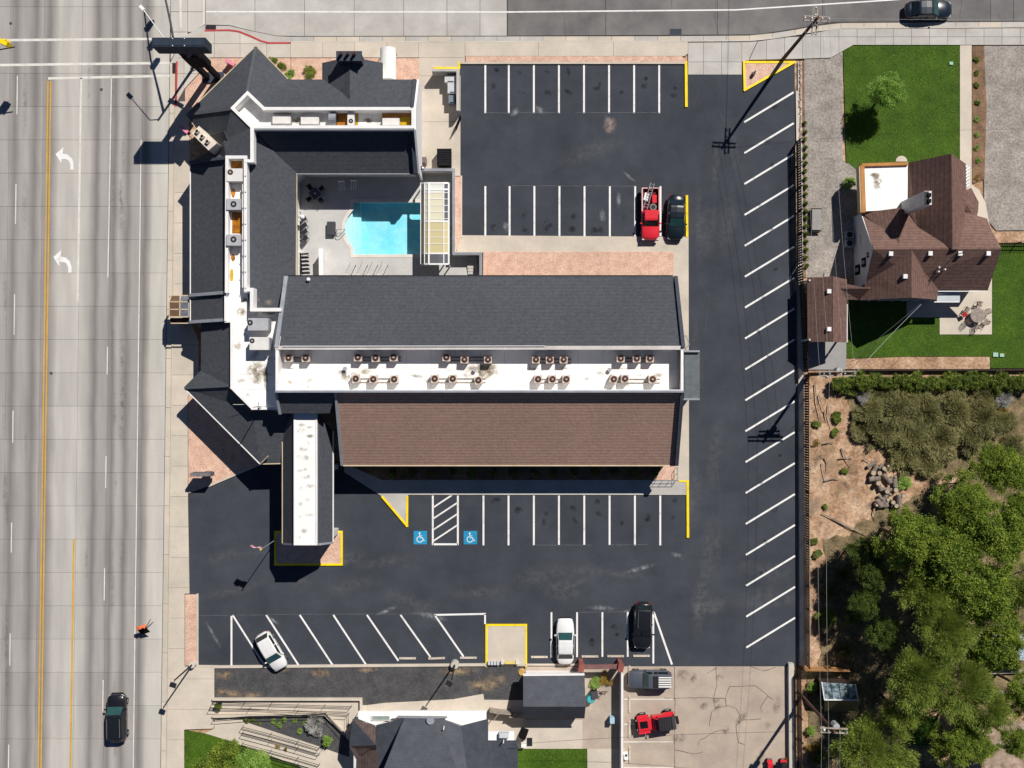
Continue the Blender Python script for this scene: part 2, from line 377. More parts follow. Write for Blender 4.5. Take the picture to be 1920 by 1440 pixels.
def clip(poly, x0, x1, y0, y1):
    """clip a 2-D polygon to a rectangle"""
    def cut(p, inside, inter):
        out = []
        for i in range(len(p)):
            a, b = p[i - 1], p[i]
            if inside(b):
                if not inside(a): out.append(inter(a, b))
                out.append(b)
            elif inside(a): out.append(inter(a, b))
        return out
    def ix(c): return lambda a, b: (c, a[1] + (b[1] - a[1]) * (c - a[0]) / (b[0] - a[0]))
    def iy(c): return lambda a, b: (a[0] + (b[0] - a[0]) * (c - a[1]) / (b[1] - a[1]), c)
    for ins, it in ((lambda p: p[0] >= x0, ix(x0)), (lambda p: p[0] <= x1, ix(x1)), (lambda p: p[1] >= y0, iy(y0)), (lambda p: p[1] <= y1, iy(y1))):
        if not poly: return []
        poly = cut(poly, ins, it)
    return poly
def area2(p): return abs(sum(p[i - 1][0] * p[i][1] - p[i][0] * p[i - 1][1] for i in range(len(p)))) / 2
def slabs(parent, poly, us, vs_, z, m, gap=.7, thick=.1, name='slab', skew=0.0):
    """separate concrete slabs, gap in photo px, inside a polygon; joints at us / vs_"""
    for i in range(len(us) - 1):
        for j in range(len(vs_) - 1):
            c = clip(poly, us[i] + gap / 2, us[i + 1] - gap / 2, vs_[j] + gap / 2, vs_[j + 1] - gap / 2)
            if len(c) < 3 or area2(c) < 25: continue
            MB().prism([at(u - skew * v, v, z + random.uniform(-.004, .004)) for u, v in c], down=thick).build(name, m, parent)
def frange(a, b, st):
    out = [a]
    while out[-1] < b - 1e-6: out.append(min(b, out[-1] + st))
    return out
def sheet(name, pts, z, m, z0=None, parent=None, kind='structure'):
    o = MB().prism(gp(pts, z), z0=(z - .3 if z0 is None else z0)).build(name, m, parent)
    if parent is None: struct(o, kind)
    return o

def stain_mat(name, col, strength):
    """soft-edged stain lying on a surface: fades to nothing at its rim, broken up by noise"""
    if name in MATS: return MATS[name]
    m = bpy.data.materials.new(name); m.use_nodes = True; N = m.node_tree.nodes; L = m.node_tree.links; b = N['Principled BSDF']
    b.inputs['Base Color'].default_value = (*col, 1); b.inputs['Roughness'].default_value = .9; b.inputs['Specular IOR Level'].default_value = .1
    tc = N.new('ShaderNodeTexCoord'); ln = N.new('ShaderNodeVectorMath'); ln.operation = 'LENGTH'; L.new(tc.outputs['Object'], ln.inputs[0])
    f = N.new('ShaderNodeMapRange'); f.interpolation_type = 'SMOOTHSTEP'; f.inputs['From Min'].default_value = 1.0; f.inputs['From Max'].default_value = .1; L.new(ln.outputs['Value'], f.inputs['Value'])
    g = N.new('ShaderNodeNewGeometry'); n = N.new('ShaderNodeTexNoise'); n.inputs['Scale'].default_value = 1.6; n.inputs['Detail'].default_value = 7; n.inputs['Roughness'].default_value = .65; L.new(g.outputs['Position'], n.inputs['Vector'])
    r = N.new('ShaderNodeMapRange'); r.inputs['From Min'].default_value = .38; r.inputs['From Max'].default_value = .66; L.new(n.outputs['Fac'], r.inputs['Value'])
    p = N.new('ShaderNodeMath'); p.operation = 'MULTIPLY'; L.new(f.outputs[0], p.inputs[0]); L.new(r.outputs[0], p.inputs[1])
    q = N.new('ShaderNodeMath'); q.operation = 'MULTIPLY'; q.inputs[1].default_value = strength; L.new(p.outputs[0], q.inputs[0]); L.new(q.outputs[0], b.inputs['Alpha'])
    MATS[name] = m; return m
DISC = bpy.data.meshes.new('stain_disc'); DISC.from_pydata([(math.cos(2 * math.pi * k / 20), math.sin(2 * math.pi * k / 20), 0) for k in range(20)], [], [tuple(range(20))])
STC = [0]
def stain(parent, name, u, v, ru, rv, m, z=.004, deg=0):
    me = DISC if not DISC.materials else None
    key = 'disc_' + m.name
    if key not in MATS: d_ = DISC.copy(); d_.materials.append(m); MATS[key] = d_
    o = bpy.data.objects.new(name, MATS[key]); COL.objects.link(o); o.parent = parent; STC[0] += 1
    o.location = at(u, v, z) - WL[parent.name] + Vector((0, 0, .00004 * (STC[0] % 60))); o.scale = (ru * S, rv * S, 1); o.rotation_euler = (0, 0, R(deg)); return o
OIL = stain_mat('oil_spot', (.018, .018, .02), .75); DUST = stain_mat('pale_dust', rgb(140, 139, 139), .2); SCUFF = stain_mat('white_scuff', rgb(176, 178, 182), .6); SAND = stain_mat('sand_spill', rgb(176, 156, 146), .95)
GRIME = stain_mat('roof_grime', rgb(150, 136, 112), .7); GREYGR = stain_mat('grey_grime', rgb(150, 148, 146), .6); TANP = stain_mat('tan_patch', rgb(176, 152, 122), .8); DRYG = stain_mat('dry_grass_patch', rgb(150, 140, 66), .55); DARKP = stain_mat('dark_patch', rgb(86, 78, 70), .55); ROADG = stain_mat('road_grime', rgb(96, 90, 86), .22); PALES = stain_mat('pale_soil', rgb(222, 200, 176), .8)
# ================================================================== the setting: ground, roads, pavements
POOL = [(660, 377), (834, 377), (834, 480), (660, 480), (660, 466), (652, 456), (646, 445), (643, 432), (645, 418), (651, 404), (660, 392)]
gb = MB(); big = 900
gb.holed([Vector((-big, -big, 0)), Vector((big, -big, 0)), Vector((big, big, 0)), Vector((-big, big, 0))], gp(POOL), -.1, -.6)
struct(gb.build('ground', SOIL, loc=(0, 0, 0)))

# --- highway: concrete slabs between open joints
hw = struct(MB().prism([at(u - .013 * v, v, -.03) for u, v in ((-330, -900), (321, -900), (321, 2300), (-330, 2300))], z0=-.35).build('highway', JOINT))
hus = [-190, -118, -45, 20, 84, 155, 212, 270, 319.5]
slabs(hw, [(-190, -50), (319.5, -50), (319.5, 1500), (-190, 1500)], hus, [387 + 62.4 * k for k in range(-7, 19)], 0.0, ROAD, gap=.45, skew=.013)
for v0, v1 in ((-900, -50), (1500, 2300)):
    MB().prism([at(u - .013 * v, v, 0) for u, v in ((-330, v0), (319, v0), (319, v1), (-330, v1))], down=.1).build('road_surface', ROAD, hw)
MB().prism([at(u - .013 * v, v, 0) for u, v in ((-330, -50), (-191, -50), (-191, 1500), (-330, 1500))], down=.1).build('road_surface', ROAD, hw)
def stripe(parent, pts, w, m, z=.006, name='painted_line', skew=True):
    mb = MB(); sk = .013 if skew else 0
    for i in range(len(pts) - 1):
        a = at(pts[i][0] - sk * pts[i][1], pts[i][1], z); b = at(pts[i + 1][0] - sk * pts[i + 1][1], pts[i + 1][1], z)
        mb.bar(a, b, w * S, .004)
    return mb.build(name, m, parent)
for pts, w in (([(-80, 76), (286, 73)], 4.6), ([(-80, 123), (320, 118)], 4.6), ([(92, 147), (320, 142)], 4.6)):
    stripe(hw, [(u, v) for u, v in pts], w, WORN, name='crosswalk_line')
for dx in (-2.6, 2.6):
    stripe(hw, [(94.5 + dx, 152), (92 + dx, 2200)], 2.6, YROAD, name='yellow_line')
stripe(hw, [(151.5, 1010), (149.5, 2200)], 3.4, YROAD, name='yellow_line')
stripe(hw, [(154, 146), (153, 566)], 3.8, WORN, name='lane_line')
stripe(hw, [(211, 146), (209, 520)], 2.0, WORN, name='lane_line')
stripe(hw, [(268, 262), (269, 2200)], 2.0, WORN, name='edge_line')
for v0, v1 in ((650, 702), (855, 915), (1065, 1126), (1275, 1334), (1490, 1550)): stripe(hw, [(210, v0), (210, v1)], 2.0, WORN, name='lane_dash')
for v0, v1 in ((142, 214), (345, 420), (552, 628), (770, 830), (980, 1036), (1188, 1248), (1396, 1456)): stripe(hw, [(34.5, v0), (34.5, v1)], 1.9, WORN, name='lane_dash')
for cu, cv in ((121, 297), (117, 490)):                 # left-turn arrows
    arr = [(-17, -8), (-2, -21), (-4, -9), (6, -7), (14, 0), (17, 10), (17, 21), (11, 21), (11, 11), (7, 3), (1, 1), (-6, 1), (-6, 9)]
    MB().prism(gp([(cu + x, cv + y) for x, y in arr], .007), down=.004).build('turn_arrow', WPAINT, hw)
for cu, cv in ((20, 44), (190, 168), (96, 700)):        # manhole and valve lids
    MB().cyl(at(cu, cv, -.002), 3 * S, .006, 14).build('manhole_cover', JOINT, hw)

# --- side street: concrete near the junction, patched asphalt further on
st = struct(MB().prism(gp([(321, -900), (385, -900), (385, -40), (2900, -40), (2900, 40), (1560, 43), (1500, 54), (1420, 66), (560, 69), (520, 68), (470, 58), (430, 48), (385, 47), (345, 70), (318, 120), (318, -50)], -.03), z0=-.36).build('side_street', JOINT))
cpoly = [(385, -160), (950, -160), (950, 67), (560, 67.5), (520, 67), (470, 57), (430, 47), (385, 46)]
slabs(st, cpoly, [385, 478, 571, 664, 757, 838, 900, 951], [-160, -80, -1, 22, 69], 0, CONC2, gap=.8)
slabs(st, [(320, -160), (384, -160), (384, 46), (345, 69), (320, 112)], [319, 352, 384], [-160, -100, -40, 22, 60, 120], 0, ROAD, gap=.8)
apoly = [(952, -160), (2900, -160), (2900, 36), (1560, 41), (1500, 52), (1420, 64.5), (952, 67)]
for u0, u1 in ((952, 1136), (1136, 1345), (1345, 1542), (1542, 1857), (1857, 1900), (1900, 2900)):
    c = clip(apoly, u0 + .5, u1 - .5, -160, 70)
    MB().prism(gp(c, .002), down=.1).build('asphalt_panel', ASPH2, st)
MB().prism(gp([(385, -900), (2900, -900), (2900, -160), (385, -160)], 0), down=.1).build('asphalt_panel', ASPH2, st)
stripe(st, [(386, 22), (950, 22.5), (1380, 18.5), (1670, 0), (1900, -20)], 2.6, WPAINT, z=.01, skew=False, name='edge_line')
stripe(st, [(383, -160), (382.5, 45)], 3.6, WORN, z=.01, skew=False, name='crosswalk_line')
stripe(st, [(336, -160), (339, 52)], 3.6, WORN, z=.01, skew=False, name='crosswalk_line')
MB().prism(gp([(1256, 54), (1278, 54), (1278, 67), (1256, 67)], .012), down=.006).build('asphalt_patch', ASPH, st)
def crack(parent, pts, z, w=.7, m=None, name='sealed_crack'):
    mb = MB(); P = []
    for i in range(len(pts) - 1):
        a, b = pts[i], pts[i + 1]; n = max(1, int(math.hypot(b[0] - a[0], b[1] - a[1]) / 9))
        for k in range(n):
            t = k / n; j = 0 if k == 0 else 1.1
            P.append((a[0] + (b[0] - a[0]) * t + random.uniform(-j, j), a[1] + (b[1] - a[1]) * t + random.uniform(-j, j)))
    P.append(pts[-1])
    for i in range(len(P) - 1): mb.bar(at(*P[i], z), at(*P[i + 1], z), w * S * random.uniform(.7, 1.3), .004)
    return mb.build(name, m or JOINT, parent)
for pts in ([(1058, 32), (1060, 67)], [(1135, -20), (1136, 66)], [(1258, -20), (1260, 18)], [(1344, -20), (1340, 30), (1346, 64)], [(1800, 40), (1803, 0)], [(1543, -10), (1548, 40)]): crack(st, pts, .009)

# --- gutter and kerb strips
gut = struct(MB().prism(gp([(545, 69), (1420, 66.6), (1500, 54.5), (1560, 43.5), (2900, 40), (2900, 50), (1565, 53), (1505, 64), (1422, 76), (545, 78)], .015), z0=-.3).build('gutter', JOINT))
gtop = [(545, 69), (1240, 68), (1420, 66.6), (1500, 54.5), (1560, 43.5), (1920, 41), (2300, 40)]
def gy(u):
    for a, b in zip(gtop, gtop[1:]):
        if a[0] <= u <= b[0]: return a[1] + (b[1] - a[1]) * (u - a[0]) / (b[0] - a[0])
us = frange(545, 2300, 43)
for a, b in zip(us, us[1:]):
    MB().prism(gp([(a + .3, gy(a)), (b - .3, gy(b)), (b - .3, gy(b) + 8), (a + .3, gy(a) + 8)], .03), down=.1).build('gutter_slab', CONC3 if random.random() < .5 else CONC2, gut)
MB().prism(gp([(u, gy(u) + 8.2) for u in us] + [(u, gy(u) + 10.4) for u in reversed(us)], .13), z0=-.2).build('kerb_face', CONC, gut)
wg = struct(MB().prism([at(u - .013 * v, v, .005) for u, v in ((320, 120), (331, 120), (331, 2300), (320, 2300))], z0=-.3).build('gutter', JOINT))
for a, b in zip(frange(120, 1500, 92), frange(120, 1500, 92)[1:]):
    MB().prism([at(u - .013 * v, v, .02) for u, v in ((320.4, a + .3), (330, a + .3), (330, b - .3), (320.4, b - .3))], down=.1).build('gutter_slab', CONC3, wg)
MB().prism([at(u - .013 * v, v, .13) for u, v in ((330.2, 200), (332.4, 200), (332.4, 2300), (330.2, 2300))], z0=-.2).build('kerb_face', CONC3, wg)
rk = [(384, 57), (430, 56.5), (448, 59), (470, 68), (490, 77), (505, 80.5), (543, 80.5)]
kb = MB()
for a, b in zip(rk, rk[1:]): kb.bar(at(*a, .15), at(*b, .15), .17, .4)
struct(kb.build('red_kerb', REDK))
struct(MB().bar(at(331.5, 115, .15), at(329.5, 200, .15), .2, .4).build('red_kerb', REDK))
cg = [(386, 48), (430, 48.5), (470, 58), (520, 68), (545, 69), (545, 79), (505, 79), (490, 75.5), (470, 66), (448, 57.5), (430, 55), (386, 55.5)]
sheet('gutter', cg, .02, CONC2)
sheet('gutter', [(386, 46), (386, 58), (346, 73), (333, 118), (317, 122), (344, 68)], .018, CONC2)
for pts in ([(385, 48), (405, 48), (405, 55), (385, 55)], [(323, 118), (329.5, 118), (329.5, 138), (323, 138)]):
    struct(MB().prism(gp(pts, .035), down=.02).build('storm_drain_grate', DARKM))

# --- sidewalks
def walk(poly, us, vs_, m, z=.12, gap=.6, name='sidewalk'):
    o = struct(MB().prism(gp(poly, z - .03), z0=-.3).build(name, JOINT))
    slabs(o, poly, us, vs_, z, m, gap=gap)
    return o
corner = [(345, 72), (384, 58), (430, 57.5), (448, 60), (470, 69), (490, 78), (505, 81.5), (545, 81.5), (545, 108), (395, 108), (372, 138), (346, 166), (332, 190), (332, 116)]
walk(corner, [320, 345, 402, 450, 500, 545], [50, 82, 108, 138, 200], CONC)
for pts in ([(346, 84), (366, 84), (366, 104), (346, 104)],):
    sheet('tactile_paving', pts, .13, YROAD, z0=.0)
west = [(329, 190), (346, 168), (352, 215), (357, 300), (357, 600), (372, 640), (372, 700), (352, 745), (352, 925), (355, 1113), (346, 1113), (346, 1250), (402, 1250), (402, 1356), (400, 1366), (345, 1368), (345, 1500), (311.5, 1500)]
walk(west, [300, 402], frange(190, 1500, 57), CONC3, gap=.5)
north = [(545, 79.5), (1290, 78.5), (1290, 100), (1284, 105), (872, 105), (872, 119), (862, 119), (862, 330), (786, 330), (786, 108), (545, 108)]
walk(north, [545, 605, 665, 725, 785, 872, 1010, 1150, 1290], [78, 108, 142, 228, 330], CONC3, gap=.5)
apron = [(1290, 78), (1420, 77), (1403, 112), (1392, 116), (1392, 140), (1290, 140)]
walk(apron, [1290, 1319, 1353, 1391, 1420], [77, 116, 140], CONC2, z=.03)
east = [(1421, 77.5), (1506, 66), (1566, 54.5), (2300, 51), (2300, 84), (1600, 84), (1558, 108), (1500, 110), (1405, 112)]
walk(east, frange(1403, 2300, 34), [50, 69, 120], CONC2)

# --- pink gravel beds
for i, p in enumerate(([(395, 109), (545, 109), (545, 150), (352, 216), (347, 200), (347, 167), (373, 139)], [(546, 109), (786, 109), (786, 150), (546, 150)],
          [(353, 746), (372, 701), (490, 860), (500, 864), (391, 911), (353, 925)], [(347, 1115), (368, 1115), (368, 1248), (347, 1248)])):
    sheet('gravel_bed', p, .135, PINK)
sheet('gravel_bed', [(873, 105.4), (1279, 105.4), (1284, 112), (1284, 117), (873, 117)], .14, PINK)
sheet('gravel_bed', [(906, 472), (1263, 472), (1263, 530), (906, 530)], .14, PINK)
sheet('gravel_bed', [(852, 331), (864, 331), (864, 445), (852, 479)], .16, PINK)
sheet('gravel_bed', [(640, 868), (1266, 868), (1266, 900), (716, 900)], .1, SOILD)
sheet('gravel_bed', [(1240, 872), (1266, 872), (1266, 900), (1230, 900)], .15, PINK)

# --- parking lot with its painted bays
LOTP = [(862.5, 119.5), (1289.5, 119.5), (1289.5, 140.5), (1392.5, 140.5), (1392.5, 116), (1490, 116), (1497, 1249), (372, 1249), (372, 1113.5), (355.5, 1113.5), (353.5, 925.5), (501, 864.5), (640, 866), (640, 700), (903, 700), (903, 446), (862.5, 440)]
lot = struct(MB().prism(gp(LOTP, 0), z0=-.35).build('parking_lot', ASPH))
def line(a, b, w=3.4, m=None, z=.005, name='bay_line'):
    return MB().bar(at(*a, z), at(*b, z), w * S, .004).build(name, m or WPAINT, lot)
for x in (910, 954, 1001, 1048, 1095, 1142, 1189, 1236): line((x, 119.7), (x, 212))
for x in (910, 955.5, 1002, 1049, 1096, 1143.5, 1191, 1238.5): line((x, 349), (x, 443))
for x in (906.5, 953.5, 1001, 1048, 1095.5, 1143, 1190.5, 1238): line((x, 929), (x, 1022.5))
for i in range(18): line((1395.5 + .23 * i, 229 + 57.95 * i), (1488 + .18 * i, 173 + 57.95 * i))
line((434, 1155), (434, 1249.5))
for x0, x1, y1 in ((436, 496, 1248), (499, 561, 1249), (562, 625, 1249), (625, 688, 1249), (688, 747, 1239), (751, 807, 1232), (815, 869, 1231)): line((x0, 1153), (x1, y1), 3.2)
line((814, 1153), (911, 1151), 3.4); line((909.5, 1151), (909.5, 1170), 3.2)
for x, y0, y1 in ((1034, 1148, 1233), (1082, 1148, 1232), (1129.5, 1148, 1231.5), (1177, 1147, 1231.5), (1225, 1147, 1244)): line((x, y0), (x, y1), 3.2)
line((1226, 1148), (1260, 1246), 3.6)
line((811.5, 929), (811.5, 1022)); line((858.5, 929), (858.5, 1022)); line((811.5, 1020.5), (858.5, 1020.5), 3.6)
for k in range(5): line((813, 958 + k * 21 - 7), (min(857, 813 + 44), 958 + k * 21 - 36 - 0), 2.8) if 958 + k * 21 - 7 < 1020 else None
for a, b in (((1001, 1022), (1110, 1022)), ((1140, 1022), (1215, 1021)), ((960, 348), (1190, 349)), ((912, 211), (953, 212)), ((975, 211), (1048, 211)), ((372, 1154), (500, 1153)), ((500, 1152), (812, 1151)), ((1083, 1148), (1177, 1147)), ((1080, 211), (1236, 211))):
    line(a, b, .9, CHALK, name='chalk_layout_line')
for u, v, ru, rv, dg in ((966, 210, 14, 8, 40), (1012, 206, 16, 8, -30), (1140, 228, 8, 16, 10), (1178, 330, 20, 4, -40), (1200, 1066, 36, 6, 16), (1270, 1041, 18, 7, -24), (1128, 1140, 34, 6, -4), (725, 1145, 26, 5, 22), (810, 1156, 40, 8, -12), (512, 1163, 16, 4, -36), (400, 1190, 4, 34, 30), (1180, 1146, 14, 4, 0), (1160, 375, 6, 20, 0), (1130, 405, 8, 16, 0), (950, 425, 10, 14, 0)):
    stain(lot, 'tyre_scuff', u, v, ru, rv, SCUFF, .006, dg)
stain(lot, 'sand_spill', 1144, 234, 15, 20, SAND, .007); stain(lot, 'sand_spill', 1141, 238, 12, 14, SAND, .0075)
g_ = random.Random(3)
for k in range(26): stain(lot, 'dust_patch', g_.uniform(400, 1470), g_.choice([g_.uniform(225, 335), g_.uniform(1035, 1140), g_.uniform(1035, 1140)]), g_.uniform(30, 90), g_.uniform(8, 26), DUST, .003, g_.uniform(-20, 20))
for k in range(14): stain(lot, 'dust_patch', g_.uniform(1300, 1385), g_.uniform(150, 1230), g_.uniform(10, 26), g_.uniform(40, 120), DUST, .003, g_.uniform(-8, 8))
for row, y0, y1 in (((932, 977, 1025, 1072, 1118, 1165, 1212, 1258), 130, 180), ((932, 978, 1026, 1073, 1120, 1167), 400, 435), ((930, 977, 1025, 1072, 1119, 1167, 1214, 1260), 935, 985), ((1058, 1106, 1153), 1160, 1215)):
    for x in row:
        for q_ in range(g_.choice([1, 2, 2])): stain(lot, 'oil_spot', x + g_.uniform(-7, 7), g_.uniform(y0, y1), g_.uniform(5, 10), g_.uniform(5, 13), OIL, .0035, g_.uniform(0, 90))
for k in range(18): stain(lot, 'oil_spot', 1440 + g_.uniform(-22, 22), 205 + 57.95 * k + g_.uniform(-12, 12), g_.uniform(5, 10), g_.uniform(4, 8), OIL, .0035, 30)
for k in range(30): stain(hw, 'oil_streak', g_.choice([20, 55, 172, 222, 236]) - 9 + g_.uniform(-4, 4), g_.uniform(150, 1430), g_.uniform(4, 8), g_.uniform(40, 110), ROADG, .0055)
for pts in ([(1294, 145), (1310, 170), (1300, 196)], [(1330, 150), (1352, 165), (1345, 200), (1356, 225), (1376, 232)], [(1342, 350), (1338, 420), (1360, 480)], [(1310, 520), (1330, 560), (1322, 620)], [(1300, 700), (1318, 730), (1310, 800)], [(1340, 860), (1352, 930), (1346, 1010)]):
    crack(lot, pts, .0045, .5, mat('hairline_crack', rgb(84, 86, 90)), 'hairline_crack')
def wheelchair(cu, cv):
    MB().prism(gp([(cu - 12.5, cv - 12.5), (cu + 12.5, cv - 12.5), (cu + 12.5, cv + 12.5), (cu - 12.5, cv + 12.5)], .006), down=.004).build('accessible_bay_square', BLUEP, lot)
    mb = MB(); c = lambda x, y: at(cu + x, cv + y, .011)
    def poly(pts, w):
        for a, b in zip(pts, pts[1:]): mb.bar(c(*a), c(*b), w * S, .003)
    mb.cyl(at(cu - 1.2, cv - 8, .008), 1.7 * S, .003, 10)
    poly([(-1.2, -6), (-.8, 0), (4, 0), (6, 6), (8, 5)], 1.5); poly([(-1, -3.2), (3.2, -3.2)], 1.2)
    poly([(-1 + 5.4 * math.cos(t), 3.2 + 5.4 * math.sin(t)) for t in [R(x) for x in range(20, 256, 18)]], 1.4)
    mb.build('wheelchair_symbol', WPAINT, lot)
wheelchair(788, 1008); wheelchair(882, 1008)

# --- concrete aprons and islands round the motel
sheet('walkway', [(1263, 444), (1291, 444), (1292, 902), (1290, 902), (1266, 900), (1266, 530), (1263, 530)], .1, CONC3)
sheet('walkway', [(862.5, 441), (1263, 444), (1263, 472), (906, 472), (900, 480), (852, 479), (864, 445)], .1, CONC3)
sheet('walkway', [(716, 900), (1291, 900), (1291, 928), (765, 928), (763, 985), (715, 930), (645, 885), (645, 868)], .11, CONC2)
def kerb(pts, m=YPAINT, w=4.2, h=.15, closed=False, label=None):
    mb = MB(); P = pts + [pts[0]] if closed else pts
    for a, b in zip(P, P[1:]):
        d = math.hypot(b[0] - a[0], b[1] - a[1]); e = w / 2 / d * .98
        a2 = (a[0] - (b[0] - a[0]) * e, a[1] - (b[1] - a[1]) * e); b2 = (b[0] + (b[0] - a[0]) * e, b[1] + (b[1] - a[1]) * e)
        mb.bar(at(*a2, h + random.uniform(0, .004)), at(*b2, h + random.uniform(0, .004)), w * S, h + .1)
    return struct(mb.build('kerb', m))
kerb([(1286.5, 117), (1287, 198)], w=5); kerb([(1288, 368), (1288.5, 442)], w=4.4); kerb([(1289.5, 903), (1290, 1006)], w=4.6)
kerb([(1274, 902), (1289, 902.5)], w=3); kerb([(815, 136), (815, 127), (861, 127.5), (861, 118)], w=3.6)
kerb([(717, 932), (763, 986), (763.5, 932)], w=4)
sheet('gravel_bed', [(1396, 118), (1488, 118), (1396, 167)], .12, PINK); kerb([(1395, 116.5), (1489, 116.5), (1396.5, 168.5)], w=4, closed=True)
sheet('gravel_bed', [(517, 998), (640, 998), (640, 1058), (517, 1058)], .12, PINK); kerb([(516, 997.5), (640.5, 997.5), (640.5, 1058.5), (516, 1058.5)], w=4, closed=True)
sheet('concrete_pad', [(911, 1172), (987, 1172), (987, 1249), (911, 1249)], .1, CONC3)
kerb([(912, 1249), (912, 1172), (986.5, 1172), (986.5, 1249)], w=3.6, h=.13)
for p in ([(403, 1250.5), (911, 1246.5)], [(987, 1246.5), (1084, 1246.5)], [(370, 1115), (370, 1249), (410, 1249.5)], [(866, 118), (1283, 118)], [(391, 911.5), (500, 865)], [(864.8, 331), (864.8, 444)], [(1494, 172), (1495, 262)]):
    kerb(p, CONC3, w=3.4 if p[0][0] != 403 else 5)
kerb([(862.4, 142), (862.4, 330)], CONC3, w=1.5, h=.12)

# --- east strip, gravel drives and lawns
sheet('planting_strip', [(1496, 116), (1503.5, 116), (1510, 1248), (1498, 1248)], .08, CONC2)
sheet('planting_strip', [(1503.5, 116), (1508, 116), (1511, 520), (1505, 520)], .05, SOILD)
sheet('gravel_drive', [(1508, 110), (1558, 109), (1580, 96), (1580, 300), (1587, 306), (1606, 306), (1606, 520), (1511, 520)], .02, GRAV)
sheet('gravel_drive', [(1845, 86), (2300, 86), (2300, 430), (1868, 432), (1846, 405), (1845, 330)], .02, GRAV)
sheet('planting_strip', [(1823, 86), (1845, 86), (1850, 200), (1846, 335), (1823, 345)], .03, SOILD)
sheet('front_walk', [(1800, 84), (1822, 84), (1822, 346), (1836, 356), (1848, 380), (1852, 404), (1858, 432), (1812, 432), (1812, 350), (1800, 340)], .07, CONC3)
sheet('lawn', [(1581, 84), (1799, 84), (1799, 330), (1620, 330), (1587, 303)], .03, LAWN)
sheet('lawn', [(1588, 556), (1762, 556), (1762, 628), (1861, 628), (1861, 458), (2300, 458), (2300, 690), (1857, 690), (1857, 668), (1700, 668), (1588, 672)], .03, LAWN)
sheet('patio', [(1700, 540), (1860, 520), (1860, 627), (1762, 627), (1762, 595), (1700, 595)], .07, CONC3)
sheet('flower_bed', [(1586, 673), (1700, 669), (1856, 669), (1856, 692), (1586, 692)], .0, SOIL)
sheet('concrete_pad', [(1514, 560), (1587, 560), (1587, 693), (1514, 693)], .04, mat('dull_slab', rgb(160, 158, 156), rgb(144, 142, 140), scale=.5))
def ragged(pts, step=14, amp=9):
    out = []
    for a_, b_ in zip(pts, pts[1:] + pts[:1]):
        n_ = max(1, int(math.hypot(b_[0] - a_[0], b_[1] - a_[1]) / step))
        for k in range(n_): out.append((a_[0] + (b_[0] - a_[0]) * k / n_ + random.uniform(-amp, amp) * .7, a_[1] + (b_[1] - a_[1]) * k / n_ + random.uniform(-amp, amp)))
    return out
# --- leaf litter under grove and scrub, colour darkened to carry tree shade
sheet('shade_tinted_leaf_litter', ragged([(1545, 1015), (1600, 1000), (1640, 960), (1720, 930), (1800, 900), (1850, 850), (2300, 850), (2300, 1340), (1520, 1340), (1520, 1252), (1535, 1252), (1538, 1150)]), -.06, LITTER_SHADE)
sheet('shade_tinted_leaf_litter', ragged([(1590, 735), (1940, 735), (1940, 850), (1760, 900), (1690, 880), (1640, 840), (1600, 800)]), -.07, LITTER_SHADE)
sheet('shade_tinted_leaf_litter', ragged([(1514, 1258), (1760, 1342), (1760, 1560), (1516, 1560)], 14, 3), -.065, LITTER_SHADE)
# --- south side
bg_ = None
drv = sheet('driveway', [(1168, 1249.5), (1482, 1249.5), (1482, 1700), (1168, 1700)], 0, CONCD)
for pts in ([(1342, 1250), (1344, 1285), (1338, 1310), (1342, 1330)], [(1245, 1309), (1310, 1308), (1360, 1310), (1368, 1287), (1416, 1286), (1450, 1312)], [(1342, 1328), (1365, 1323), (1380, 1328), (1390, 1350), (1427, 1348)], [(1330, 1362), (1334, 1335), (1345, 1325)], [(1390, 1350), (1380, 1360), (1384, 1392), (1396, 1396)],
            [(1308, 1398), (1312, 1388), (1340, 1372), (1360, 1369)], [(1408, 1250), (1432, 1258), (1454, 1251)], [(1265, 1250), (1265, 1470)], [(1265, 1406), (1300, 1414), (1318, 1410)], [(1325, 1263), (1345, 1252)], [(1440, 1305), (1426, 1326), (1428, 1336)], [(1360, 1310), (1362, 1325)]):
    crack(drv, pts, .006, .9, JOINT)
for a, b in (((1170, 1311), (1262, 1311)), ((1170, 1358), (1200, 1358)), ((1170, 1391), (1262, 1391)), ((1170, 1439), (1262, 1439))):
    MB().bar(at(*a, .006), at(*b, .006), 2 * S, .004).build('bay_line', WORN, drv)
sheet('black_gravel_bed', [(402, 1253), (985, 1249.5), (985, 1345), (930, 1342), (900, 1322), (680, 1322), (680, 1312), (403, 1309)], .05, BLACKG)
sheet('walkway', [(690, 1322), (720, 1318), (780, 1315), (850, 1311), (906, 1301), (908, 1312), (985, 1313), (985, 1400), (690, 1400)], .07, CONC3)
sheet('yard_paving', [(985, 1249.5), (1166, 1249.5), (1166, 1404), (970, 1404)], -.02, CONCD)
sheet('walkway', [(985, 1350), (1092, 1350), (1092, 1404), (970, 1404)], .02, CONC3)
sheet('lawn', [(966, 1404), (1100, 1404), (1104, 1520), (966, 1520)], .03, LAWN)
sheet('yard_paving', [(1101, 1404), (1166, 1404), (1166, 1700), (1105, 1700)], .0, CONC3)
sheet('lawn', [(346, 1369), (384, 1376), (430, 1390), (560, 1437), (680, 1490), (680, 1560), (346, 1560)], .03, LAWN)
sheet('planting_bed', [(455, 1343), (610, 1338), (655, 1390), (655, 1420), (600, 1400), (455, 1352)], .05, BLACKG)
sheet('walkway', [(402, 1310), (690, 1312), (690, 1500), (640, 1480), (560, 1436), (430, 1389), (384, 1375), (402, 1366)], .035, CONC3)
